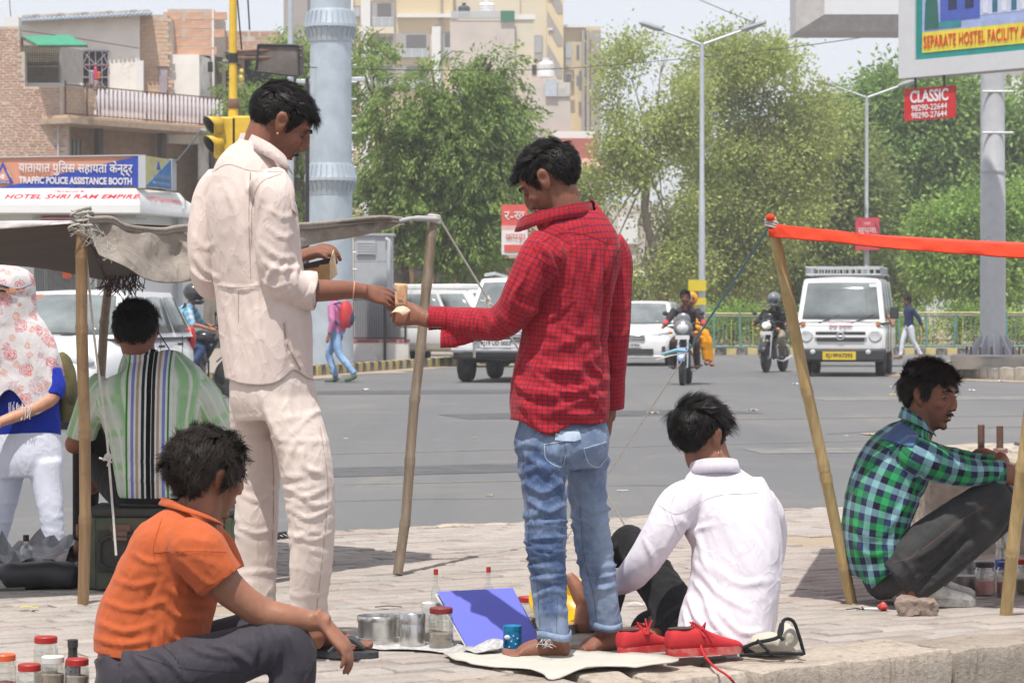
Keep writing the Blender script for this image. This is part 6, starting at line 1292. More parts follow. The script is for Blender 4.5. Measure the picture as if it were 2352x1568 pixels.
def man_orange():
 f=Fig(7.98);og=Vector(f.pt(330,1545));og.z=0;t=thing('person','curly haired man in orange T-shirt sitting low, arm resting on knee','person',og)
 cl=m_cloth('orange_jersey',srgb(178,88,50),.88,wb=.15,var=.05);pn=m_cloth('charcoal_trouser_cloth',srgb(54,50,58),.75,wb=.2,var=.08,spec=.3)
 w=(.25,.97,0)
 tor=side_loft(f,[(330,1545,0,.165,108),(340,1490,0,.17,122),(352,1430,0,.17,128),(372,1370,0,.175,120),(394,1310,0,.185,112),(416,1252,0,.19,98),(434,1206,0,.165,72),(446,1176,0,.1,46),(452,1152,0,.07,40)],w,p=2.2)
 ar=f.limb([(420,1232,-.13,56),(450,1262,-.17,66),(484,1306,-.17,62),(512,1338,-.16,56),(530,1358,-.15,54)])
 al=f.limb([(450,1225,.15,50),(490,1270,.18,55),(520,1330,.18,52)])
 st=[([(370,1320),(340,1370),(330,1440)],9,-7),([(400,1330),(440,1360),(470,1350)],8,8),([(385,1345),(430,1385),(480,1390)],8,9),([(365,1375),(410,1415),(470,1420)],8,8),([(260,1330),(310,1345),(380,1330)],8,6),([(240,1380),(300,1400),(380,1380)],8,7),([(225,1430),(290,1450),(360,1430)],8,7),([(370,1440),(372,1470),(378,1490)],6,12),([(355,1450),(345,1480),(350,1500)],6,-8),([(390,1445),(400,1470),(440,1475)],7,8),([(300,1270),(340,1290),(370,1290)],8,6),([(350,1268),(440,1268),(530,1270)],4,3),([(420,1290),(460,1330),(500,1350)],8,6),([(395,1300),(405,1340),(400,1390)],8,7),([(215,1465),(280,1480),(350,1470)],7,8)]
 def post(V,N,Q):
  V=stroke_folds(V,N,st,1.2);V=ridges(V,normals(V,Q),.0042,13,(1,0,-.5),33); return crumple(V,normals(V,Q),.001,22,6)
 sh,BV=grow('shirt',t,[tor,ar,al],[cl],.0078,5,post=post,cuts=[(f.pt(335,1502),(-.12,0,-1),.4),(f.pt(507,1336,-.16),nrm(.62,0,-.78),.088),(f.pt(510,1315,.18),nrm(.3,0,-1),.08),(f.pt(448,1170),nrm(.45,0,1),.12)],solid=.003,origin=og)
 sm=m_cloth('orange_seam',srgb(150,62,26))
 stitch(BV,'seam',sh,[[(372,1190),(356,1240),(352,1270),(362,1310)],[(352,1270),(440,1266),(520,1268)],[(466,1352),(510,1330),(552,1306)]],1.4,sm,.001,og)
 collar(sh,f,[(505,1206,-.02),(470,1190,-.1),(420,1172,-.1),(385,1160,-.05),(375,1156,.03),(400,1160,.1),(450,1172,.11)],[.008,.010,.012,.016,.016,.012,.010],cl,og,.010)
 hips=side_loft(f,[(268,1478,0,.14,48),(296,1520,0,.17,78),(318,1575,0,.18,100),(330,1620,0,.17,90)],w)
 l1=f.limb([(300,1555,-.1,85),(400,1545,-.12,80),(500,1520,-.13,70),(590,1490,-.13,62),(650,1478,-.12,62),(672,1520,-.12,56),(668,1580,-.12,54),(655,1660,-.12,54)])
 l2=f.limb([(310,1540,.1,80),(430,1505,.12,66),(540,1470,.13,56),(615,1450,.12,52),(660,1480,.12,50),(670,1580,.12,48)])
 ps=[([(300,1500),(340,1540),(360,1568)],8,9),([(350,1490),(390,1520),(430,1568)],8,9),([(480,1480),(540,1500),(590,1540)],8,9),([(590,1440),(600,1490),(585,1550)],7,-11),([(620,1430),(640,1480),(630,1550)],8,8),([(660,1440),(680,1500),(690,1560)],8,6),([(420,1475),(470,1500),(540,1510)],7,7),([(400,1480),(405,1505),(420,1530)],5,8)]
 def ppost(V,N,Q):V=stroke_folds(V,N,ps,1.6); return ridges(V,normals(V,Q),.006,13,(1,0,-.3),36)
 pa,BP=grow('trousers',t,[hips,l1,l2],[pn],.0085,5,post=ppost,cuts=[(f.pt(272,1484),nrm(-.5,0,1),.25)],solid=.003,origin=og)
 stitch(BP,'pocket_seam',pa,[[(360,1472),(392,1500),(410,1522)],[(300,1500),(420,1535),(560,1545)]],1.6,m_cloth('charcoal_seam',srgb(44,42,48)),.001,og)
 mt=head_matrix(f.pt(480,1092,.02),34,-8,6,1.05);parts=head_parts(mt)
 parts+=[f.limb([(440,1230,0,60),(452,1180,0,52),(462,1150,0,50),(474,1110,.01,50)],sub=4),side_loft(f,[(300,1540,0,.13,78),(330,1440,0,.13,88),(390,1310,0,.13,80),(430,1215,0,.12,55)],w)]
 parts+=[f.limb([(450,1260,-.15,44),(512,1338,-.15,42),(560,1380,-.14,37),(605,1408,-.13,36),(650,1418,-.13,33),(700,1425,-.12,27),(738,1428,-.12,22),(756,1432,-.12,21)]),f.limb([(470,1250,.16,40),(530,1350,.18,34),(600,1420,.15,30),(660,1440,.12,26)])]
 wr=f.pt(742,1430,-.12);parts+=hand_parts(wr,f.pt(782,1476,-.12)-wr,(.8,-.25,.55),-1,((30,28,15),(26,28,15),(24,30,18),(20,30,18)),(30,10,8),1.05,3)
 parts+=[f.limb([(320,1550,-.1,60),(600,1495,-.13,45),(655,1520,-.12,42),(660,1650,-.12,40)])]
 parts+=foot_parts(Vector((f.pt(650,1640,-.12).x,f.d0-.12,.09)),Vector((f.pt(620,1640,-.12).x,f.d0-.12,0)),Vector((f.pt(820,1640,-.12).x,f.d0-.12,0)),0,1.0,1,.04)
 body(t,parts,mt,[SK_M,EYEW,IRIS,BROW],og,.0064, lambda L:stubble(L,.2), lambda b:face_bits(b,mt,1,2,3,.3, None,og),3)
 hair(t,mt, lambda p:(math.sin(p[2]*90),-.6,-.5+.8*math.sin(p[0]*70)),og,8000,.055,.26,260,31,m_hair('dark_brown_hair',(.019,.014,.011),.5),curl=.24,nape=-.085,lenfn= lambda p:1.0 if p[2]>0 else .8,thick=.013,grav=.012,rough=.4)
man_orange()
# ------------------------------------------------------------------ the man in the white shirt

def man_white():
 f=Fig(9.3,(.97,-.24));og=G(1670,1496);t=thing('person','man in white shirt and black trousers sitting cross-legged with his back turned','person',og)
 cl=m_cloth('white_cotton',srgb(214,208,216),.85,wb=.12,var=.02);bk=m_cloth('black_trouser_cloth',(.012,.012,.013),.8,wb=.2,var=.1)
 tor=f.torso([(1545,1768,1530,.15,-.02),(1552,1772,1490,.15,-.02),(1560,1782,1430,.145,-.01),(1580,1790,1370,.135,0),(1590,1796,1300,.13,.01),(1586,1794,1235,.13,.03),(1562,1782,1180,.125,.05),(1545,1758,1142,.115,.07),(1566,1722,1108,.095,.09),(1588,1698,1082,.075,.11),(1598,1690,1060,.065,.12)],p=2.3)
 al=f.limb([(1590,1140,.02,46),(1555,1165,-.02,48),(1518,1225,-.04,44),(1480,1285,-.02,40),(1452,1320,.04,36),(1425,1335,.14,32),(1395,1330,.24,28)])
 ar=f.limb([(1740,1150,.1,42),(1768,1200,.16,40),(1762,1290,.25,36),(1700,1340,.36,32)])
 st=[([(1560,1190),(1600,1230),(1620,1300)],8,6),([(1590,1330),(1620,1370),(1640,1430),(1680,1470)],8,9),([(1580,1370),(1600,1420),(1640,1460)],7,9),([(1570,1400),(1585,1450),(1620,1485)],7,9),([(1600,1300),(1650,1360),(1720,1400)],9,6),([(1640,1300),(1700,1340),(1770,1330)],9,4),([(1565,1440),(1630,1480),(1700,1490)],7,9),([(1650,1400),(1700,1450),(1750,1450)],8,6),([(1575,1230),(1600,1215),(1640,1205)],7,5),([(1480,1240),(1500,1280),(1500,1310)],7,6),([(1530,1160),(1545,1210),(1530,1260)],8,6),([(1595,1240),(1585,1290),(1592,1340)],8,-6),([(1720,1180),(1760,1230),(1785,1290)],9,4)]
 def post(V,N,Q):V=stroke_folds(V,N,st,1.5);V=ridges(V,normals(V,Q),.0045,14,(.6,0,-1),45); return crumple(V,normals(V,Q),.0012,20,7)
 sh,BV=grow('shirt',t,[tor,al,ar],[cl],.0078,5,post=post,cuts=[(f.pt(1655,1504,-.02),(0,0,-1),.4),(f.pt(1405,1332,.22),nrm(-.6,.7,0),.08),(f.pt(1644,1074,.11),(0,0,1),.1)],solid=.0025,origin=og)
 sm=m_cloth('white_seam',srgb(178,172,184));stitch(BV,'yoke_seam',sh,[[(1512,1160),(1560,1180),(1640,1140),(1740,1132)],[(1560,1120),(1540,1170),(1560,1230)]],1.3,sm,.001,og)
 collar(sh,f,[(1688,1090,.04),(1690,1082,.02),(1665,1080,-.005),(1620,1082,.02),(1592,1088,.08),(1595,1090,.16),(1640,1090,.2)],[.03,.036,.04,.04,.036,.034,.03],cl,og,.012)
 l1=f.limb([(1590,1455,.05,62),(1550,1400,.18,56),(1500,1320,.32,48),(1462,1262,.42,42),(1442,1248,.46,40),(1425,1290,.50,36),(1400,1380,.5,32),(1385,1440,.48,32)])
 l2=f.limb([(1620,1460,.02,62),(1560,1450,.15,56),(1500,1445,.3,48),(1500,1460,.35,42),(1580,1468,.3,36)])
 hip=f.torso([(1560,1760,1440,.12,.02),(1556,1764,1480,.14,.02),(1562,1758,1500,.12,.02)])
 pa,BP=grow('trousers',t,[hip,l1,l2],[bk],.009,5,post= lambda V,N,Q:ridges(V,N,.007,12,(1,0,.6),47),origin=og)
 mt=head_matrix(f.pt(1606,1004,.12),46,-14,0,1.06);parts=head_parts(mt)
 parts+=[f.limb([(1640,1130,.08,54),(1640,1085,.11,48),(1628,1050,.12,47),(1615,1010,.13,48)],sub=4),f.torso([(1600,1740,1470,.08),(1620,1750,1250,.07,.03),(1590,1720,1130,.06,.08)])]
 parts+=[f.limb([(1580,1150,.02,34),(1490,1290,-.01,28),(1452,1322,.05,26),(1400,1330,.22,21),(1375,1322,.3,18)])]
 wr=f.pt(1378,1322,.29);parts+=hand_parts(wr,f.pt(1340,1316,.42)-wr,(-.5,-.4,.7),1,((30,40,20),)*4,(25,10,10),1.0)
 parts+=[f.limb([(1600,1450,.05,40),(1450,1262,.44,26),(1395,1400,.5,24),(1345,1440,.5,24)]),f.limb([(1610,1460,.02,40),(1505,1450,.3,28),(1480,1456,.2,26),(1460,1460,.12,24)])]
 # the raised foot behind the standing man's jeans, and the folded one

 parts+=[f.limb([(1385,1400,.5,30),(1345,1385,.5,30),(1322,1345,.5,25),(1306,1318,.5,14)],flat=.7),f.limb([(1350,1390,.5,34),(1346,1430,.5,36),(1338,1452,.5,26)],flat=.8)]
 parts+=[f.limb([(1520,1462,.15,26),(1480,1462,.02,28),(1448,1458,-.02,24),(1428,1448,-.02,12)],flat=.75)]
 body(t,parts,mt,[SK_M,EYEW,IRIS,BROW],og,.0064, None, lambda b:face_bits(b,mt,1,2,3,.3, None,og),3)
 def comb(p):
  if p[2]>.065: return (.8,.7,.1)
  return (.1,-.1,-1)
 hair(t,mt,comb,og,7500,.048,.36,240,41,curl=.08,lenfn= lambda p:(1.5 if p[1]>.03 else 1.15) if p[2]>.06 else .32,thick=.008,rough=.22)
 b=MB(M('silver_earring',(.8,.8,.82),.25,1));b.torus(mt@Vector((.088,.006,-.043))-og,.009,.0012,nrm(1,.6,0),18,5);b.build('earring',t)
man_white()
# ------------------------------------------------------------------ the squatting man in the green plaid shirt

def plaid(cols,sp=.042):
 def pat(t,uv):
  u,v=sepxy(t,uv);o= None
  def seq(x):
   f=math_(t,'FRACT',math_(t,'DIVIDE',x,sp*4));r=t.nodes.new('ShaderNodeValToRGB');e=r.color_ramp;e.interpolation='CONSTANT'
   while len(e.elements)<4:e.elements.new(.5)
   for k in range(4):e.elements[k].position=k*.25;e.elements[k].color=c4(cols[k])
   t.links.new(f,r.inputs[0]); return r.outputs[0]
  return mixc(t,.5,seq(u),seq(v))
 return pat
def man_plaid():
 f=Fig(10.72);og=G(2130,1385);t=thing('person','man in green and navy plaid shirt squatting beside the threaded bolts','person',og)
 cl=m_cloth('green_plaid_cotton',(0,1,0),.85,pattern=plaid([srgb(26,22,48),srgb(44,146,84),srgb(44,48,84),srgb(126,168,176)],.0245),wb=.15);dn=denim('black_denim',srgb(46,46,48),srgb(62,62,62));yk=denim('yoke_denim',srgb(60,86,124),srgb(78,104,142))
 w=(-.3,.95,0)
 tor=side_loft(f,[(2018,1345,0,.15,42),(2012,1300,0,.17,55),(2006,1245,0,.175,62),(2014,1180,0,.18,68),(2034,1115,0,.19,74),(2060,1055,0,.2,68),(2084,1010,0,.17,48),(2102,980,0,.09,30),(2112,958,0,.07,26)],w,p=2.2)
 ar=f.limb([(2085,1035,-.14,40),(2115,1052,-.18,44),(2170,1072,-.17,40),(2225,1084,-.15,34),(2270,1084,-.12,28),(2312,1086,-.1,27)])
 al=f.limb([(2100,1035,.15,38),(2160,1060,.2,40),(2230,1070,.18,34),(2290,1070,.14,28)])
 st=[([(2130,1060),(2110,1110),(2120,1170)],7,-9),([(2090,1090),(2080,1150),(2050,1210)],7,7),([(2060,1180),(2030,1230),(2020,1290)],7,7),([(2100,1130),(2060,1180),(2040,1220)],7,7),([(1960,1200),(1990,1230),(2050,1230)],7,6),([(1965,1250),(2000,1275),(2050,1260)],7,7),([(2150,1040),(2180,1080),(2190,1110)],7,7),([(2200,1050),(2225,1085),(2230,1110)],6,7)]
 def post(V,N,Q):V=stroke_folds(V,N,st,1.6); return ridges(V,normals(V,Q),.006,13,(.5,0,1),53)
 def warp(V):
  p=proj(V);k=np.clip((p[:,1]-1270)/60,0,1)**2;V=V.copy();V[:,2]-=k*.035*np.exp(-((p[:,0]-2000)/16)**2);V[:,2]+=k*.04*np.clip((p[:,0]-2020)/40,0,1); return V
 sh,BV=grow('shirt',t,[tor,ar,al],[cl],.0085,5,post=post,cuts=[(f.pt(2014,1325),nrm(-.05,0,-1),.3),(f.pt(2300,1086,-.1),(1,0,0),.08),(f.pt(2104,974),nrm(.5,0,1),.1),(f.pt(2284,1070,.14),(1,0,0),.07)],solid=.0025,origin=og,warp=warp)
 patch(BV,'denim_yoke',sh,[(2024,1010),(2072,968),(2112,1000),(2098,1028)],yk,.004,og,10)
 collar(sh,f,[(2140,1000,.0),(2122,985,-.07),(2096,968,-.085),(2078,958,-.03),(2076,956,.04),(2100,965,.09),(2135,985,.06)],[.022,.03,.034,.036,.034,.03,.022],cl,og,.012)
 c=f.pt(2292,1086,-.1);b=MB(cl);n=26;rows=[]
 for h,rr in ((-.03,.047),(0,.05),(.024,.048),(.025,.04)):rows+=[c-og+Vector((h,rr*math.cos(a),rr*.95*math.sin(a))) for a in np.linspace(0,6.283,n,endpoint= False)]
 b.add(rows,[(r*n+i,r*n+(i+1)%n,(r+1)*n+(i+1)%n,(r+1)*n+i) for r in range(3) for i in range(n)]);o=b.build('rolled_cuff',sh,smooth=60,solid=.004,fix= False)
 o.data.uv_layers.new(name='UVMap')
 for l in o.data.loops:o.data.uv_layers[0].data[l.index].uv=((l.vertex_index%n)*.011,(l.vertex_index//n)*.03)
 hip=side_loft(f,[(2020,1295,0,.14,34),(2038,1325,0,.16,48),(2062,1350,0,.15,42)],w)
 legs=[]
 for dd in (-.11,.13):
  o_=0 if dd<0 else 12
  legs.append(f.limb([(2050,1322,dd,54),(2110,1268,dd,58),(2180,1210,dd,52),(2250+o_,1160,dd,44),(2284+o_,1148,dd,42),(2280+o_,1182,dd,42),(2230,1240,dd,40),(2170,1300,dd,36),(2116,1345,dd,32),(2096,1356,dd,30)]))
 ps=[([(2080,1290),(2140,1260),(2230,1180)],7,6),([(2120,1330),(2180,1280),(2240,1220)],6,-9),([(2060,1270),(2090,1300),(2100,1330)],6,7),([(2230,1150),(2260,1170),(2290,1180)],6,6),([(2100,1330),(2130,1320),(2150,1330)],5,7)]
 pa,BP=grow('jeans',t,[hip]+legs,[dn],.0085,5,post= lambda V,N,Q:ridges(stroke_folds(V,N,ps,1.5),N,.006,15,(1,0,.6),56),origin=og)
 stitch(BP,'seam',pa,[[(2052,1290),(2090,1282),(2110,1262)],[(2120,1262),(2200,1200),(2268,1158)]],1.2,m_cloth('brown_thread',srgb(110,84,60)),.001,og)
 mt=head_matrix(f.pt(2137,910,0),-36,-6,-4,1.06);parts=head_parts(mt)
 parts+=[f.limb([(2098,1010,0,40),(2110,980,0,38),(2122,950,0,38),(2130,920,0,40)],sub=4),side_loft(f,[(2040,1310,0,.11,30),(2025,1200,0,.12,44),(2070,1050,0,.12,44)],w)]
 parts+=[f.limb([(2110,1050,-.15,30),(2220,1084,-.14,26),(2300,1086,-.1,24),(2350,1098,-.05,22),(2395,1112,0,18),(2410,1116,.02,17)]),f.limb([(2120,1050,.16,28),(2230,1072,.18,24),(2290,1068,.16,20),(2300,1050,.2,17)])]
 wr=f.pt(2402,1114,0);parts+=hand_parts(wr,(1,.2,-.2),(0,-.6,.8),-1,k=1.0);w2=f.pt(2296,1054,.2);parts+=hand_parts(w2,f.pt(2252,1030,.28)-w2,(.4,-.3,.9),1,((25,30,15),)*4,(25,10,10),.95)
 parts+=[f.limb([(2060,1320,dd,34),(2270,1160,dd,28),(2180,1290,dd,26),(2110,1352,dd,24),(2105,1372,dd,24)]) for dd in (-.11,.13)]
 teeth=M('teeth',(.6,.58,.5),.3,var=.03)
 body(t,parts,mt,[SK_D,EYEW,IRIS,BROW,teeth],og,.0055, lambda L:stubble(L,.35), lambda b:face_bits(b,mt,1,2,3,.95,3,og,openm=4),3)
 hair(t,mt, lambda p:(.35,.9,.1) if p[2]>.06 else (.1,-.5,-.8),og,7500,.05,.36,240,51,m_hair('brown_black_hair',(.013,.010,.0085),.5),curl=.1,lenfn= lambda p:1.1 if p[2]>.05 else .62,thick=.010,rough=.2,nape=-.075)
 sl_=M('scuffed_white_leather',(.7,.68,.63),.6,dirt=(.32,.29,.25),ds=14,dm=.5);so_=M('dirty_white_rubber',(.56,.53,.48),.7,dirt=(.22,.2,.17),ds=18,dm=.48)
 for k,(hx,tx,y,dd) in enumerate(((2060,2240,1390,0),(2110,2240,1368,.25))):
  shoe(t,G(hx,y),G(tx,y+2),og,sl_,so_)
def shoe(t,heel,toe,og,up,sole,lace= None,name='shoe',k=1.0,z0=0.):
 h,tt=Vector(heel),Vector(toe);fd=(tt-h);L=fd.length;fd.normalize();s=fd.cross(Vector((0,0,1)));h=h+Vector((0,0,z0));q=L/.27
 def at(u,x,z): return h+fd*(L*u)+s*(x*q)+Vector((0,0,z*q))-og
 b=MB(up);rows=[(.0,.014,.06,.03),(.025,.027,.082,.02),(.10,.034,.09,.015),(.2,.037,.088,.012),(.3,.038,.092,.012),(.42,.039,.09,.012),(.55,.041,.074,.012),(.7,.044,.058,.012),(.83,.042,.048,.012),(.93,.034,.04,.012),(.985,.018,.03,.014)];n=18;vs=[]
 A=catmull(npv(rows),3)
 for u,w,ht,z in A:
  for j in range(n):
   a=2*math.pi*j/n;c,d=math.cos(a),math.sin(a);vs.append(at(u,w*(abs(c)**.75)*(1 if c>0 else -1),z+(ht-z)*(.5+.5*(abs(d)**.8)*(1 if d>0 else -1))))
 m=len(A);b.add(vs,[(i*n+j,i*n+(j+1)%n,(i+1)*n+(j+1)%n,(i+1)*n+j) for i in range(m-1) for j in range(n)]+[tuple(reversed(range(n))),tuple((m-1)*n+j for j in range(n))])
 o=b.build(name,t);b=MB(sole);top=[];n=30
 for i in range(n):
  a=2*math.pi*i/n;u=.5-.51*math.cos(a);w=.046*(.82+.26*u)*math.sin(a)*(1+.3*abs(math.cos(a)));top.append((u,w))
 b.add([at(u,w,z) for z in (.001,.026) for u,w in top],[tuple(reversed(range(n))),tuple(range(n,2*n))]+[(i,(i+1)%n,n+(i+1)%n,n+i) for i in range(n)]);b.build('sole',o)
 b=MB(M('shoe_mouth',(.05,.045,.04),.9));b.sph(at(.2,0,.088),(.03*q,.03*q,.004*q),14,6,Matrix.Rotation(math.atan2(fd.y,fd.x),3,'Z')@Matrix.Diagonal((1.7,1,1)));b.build('mouth',o)
 b=MB(lace or up)
 for i in range(5):
  u=.36+i*.06;z=.098-i*.0105;b.tube([at(u,-.022,z-.008),at(u+.012,0,z+.004),at(u,.022,z-.008)],.0028*q,5)
 b.build('lace',o); return o
man_plaid()
# ------------------------------------------------------------------ the man in the green striped shirt, sitting on the trunk

def man_stripe():
 f=Fig(11.45,(1,0));og=G(300,1340);t=thing('person','man in green and white striped shirt sitting on the green trunk under the awning','person',og)
 def pat(t_,uv):
  w=worldco(t_);s=t_.nodes.new('ShaderNodeSeparateXYZ');t_.links.new(w,s.inputs[0]);u,v=sepxy(t_,uv);x=math_(t_,'ADD',s.outputs[0],1.447)
  o=mixc(t_,band(t_,u,.16,.1,.5,.1),srgb(184,194,182),srgb(142,180,136));o=mixc(t_,band(t_,v,.13,.2,.42,.1),o,srgb(150,186,144));o=mixc(t_,band(t_,u,.043,.35,.6,.1),o,srgb(196,204,192))
  f_=nd(t_,'ShaderNodeMapRange');f_.inputs[1].default_value=-.092;f_.inputs[2].default_value=.094;t_.links.new(x,f_.inputs[0]);r=t_.nodes.new('ShaderNodeValToRGB');e=r.color_ramp;e.interpolation='CONSTANT';wt=srgb(205,208,208)
  seq=[(srgb(60,130,45),.4),(srgb(120,125,190),.6),(srgb(170,145,120),.5),(srgb(40,42,46),.65),(srgb(12,12,14),.9),(srgb(40,42,46),.65),(srgb(170,145,120),.5),(srgb(120,125,190),.6),(srgb(60,130,45),.4)]
  pos=0;L=[]
  for c,wd in seq:L+=[(pos/9,c),((pos+wd)/9,wt)];pos+=1
  while len(e.elements)<len(L):e.elements.new(.5)
  for el,(p,c) in zip(e.elements,L):el.position=p;el.color=c4(c)
  t_.links.new(f_.outputs[0],r.inputs[0]);ins=math_(t_,'MULTIPLY',math_(t_,'GREATER_THAN',x,-.092),math_(t_,'LESS_THAN',x,.094))
  return mixc(t_,ins,o,r.outputs[0])
 cl=m_cloth('green_stripe_cotton',(1,1,1),.85,pattern=pat,wb=.15);bk=m_cloth('dark_brown_trouser',(.016,.012,.012),.85,wb=.2)
 tor=f.torso([(278,440,1160,.12),(270,445,1130,.13,-.01),(262,452,1080,.13,-.02),(250,458,1015,.13,-.02),(234,464,960,.13,-.01),(214,474,915,.125,0),(210,474,885,.12,.01),(236,438,858,.1,.03),(270,384,838,.08,.05),(284,366,815,.07,.07)],p=2.4)
 al=f.limb([(245,880,.02,36),(222,905,0,38),(205,945,.02,36),(190,985,.05,34),(183,1010,.08,33)]);ar=f.limb([(440,880,.02,36),(468,910,0,38),(495,960,.03,34),(520,1000,.08,32),(530,1018,.1,31)])
 st=[([(240,930),(260,970),(262,1020)],6,7),([(455,930),(440,980),(440,1030)],6,7),([(330,1000),(345,1060),(340,1110)],7,5),([(280,1040),(320,1060),(380,1055)],6,6),([(275,1090),(330,1105),(400,1095)],6,6),([(300,880),(340,900),(400,890)],8,4)]
 sh,BV=grow('shirt',t,[tor,al,ar],[cl],.0095,5,post= lambda V,N,Q:ridges(stroke_folds(V,N,st,1.5),N,.005,13,(.3,0,1),63),cuts=[(f.pt(355,1140),(0,0,-1),.3),(f.pt(186,1000,.07),nrm(-.2,.3,-1),.1),(f.pt(526,1010,.1),nrm(.3,.3,-1),.1)],solid=.0025,origin=og)
 collar(sh,f,[(370,838,.12),(368,838,.02),(345,836,-.03),(310,836,-.03),(288,838,.02),(286,838,.12)],[.035]*6,cl,og,.012)
 hip=f.torso([(270,445,1110,.11),(262,450,1150,.14),(265,445,1172,.13)]);legs=[f.limb([(300,1140,.0,46),(260,1100,.15,44),(222,1035,.3,40),(205,1005,.38,38),(200,1050,.42,34),(196,1150,.42,30),(194,1240,.42,28)]),f.limb([(410,1140,.0,46),(440,1090,.2,42),(470,1010,.38,38),(475,1080,.42,32),(480,1240,.42,28)])]
 grow('trousers',t,[hip]+legs,[bk],.011,5,origin=og)
 mt=head_matrix(f.pt(311,768,.06),90,-22,0,1.04);parts=head_parts(mt)
 parts+=[f.limb([(325,880,.02,44),(325,840,.04,38),(320,810,.05,37),(314,780,.06,38)],sub=4),f.torso([(300,420,1130,.08),(290,420,960,.08),(270,410,880,.07)])]
 parts+=[f.limb([(230,900,.02,26),(190,990,.06,24),(170,1020,.1,22),(185,1010,.2,20),(235,950,.32,17)]),f.limb([(460,900,.02,26),(525,1005,.1,22),(520,980,.2,20),(470,950,.32,17)])]
 parts+=[f.limb([(220,1060,.36,26),(196,1150,.42,22),(190,1235,.42,20)]),f.limb([(330,1130,.02,40),(230,1050,.3,26),(215,1040,.36,26)]),f.limb([(400,1130,.02,40),(470,1020,.36,26),(480,1235,.42,20)])]
 parts+=foot_parts(f.pt(190,1232,.42),G(200,1290,0),G(112,1300,0),0,1.0,1,.034)
 body(t,parts,mt,[SK_D,EYEW,IRIS,BROW],og,.0085, None, None,3)
 hair(t,mt, lambda p:(.2,.5,.6) if p[2]>.05 else (.1,-.2,-1),og,7500,.04,.42,240,61,m_hair('jet_hair',(.006,.005,.005),.6),lenfn= lambda p:1.2 if p[2]>.05 else .45,thick=.012,rough=.3,nape=-.055)
man_stripe()
# ------------------------------------------------------------------ the woman with the flowered scarf

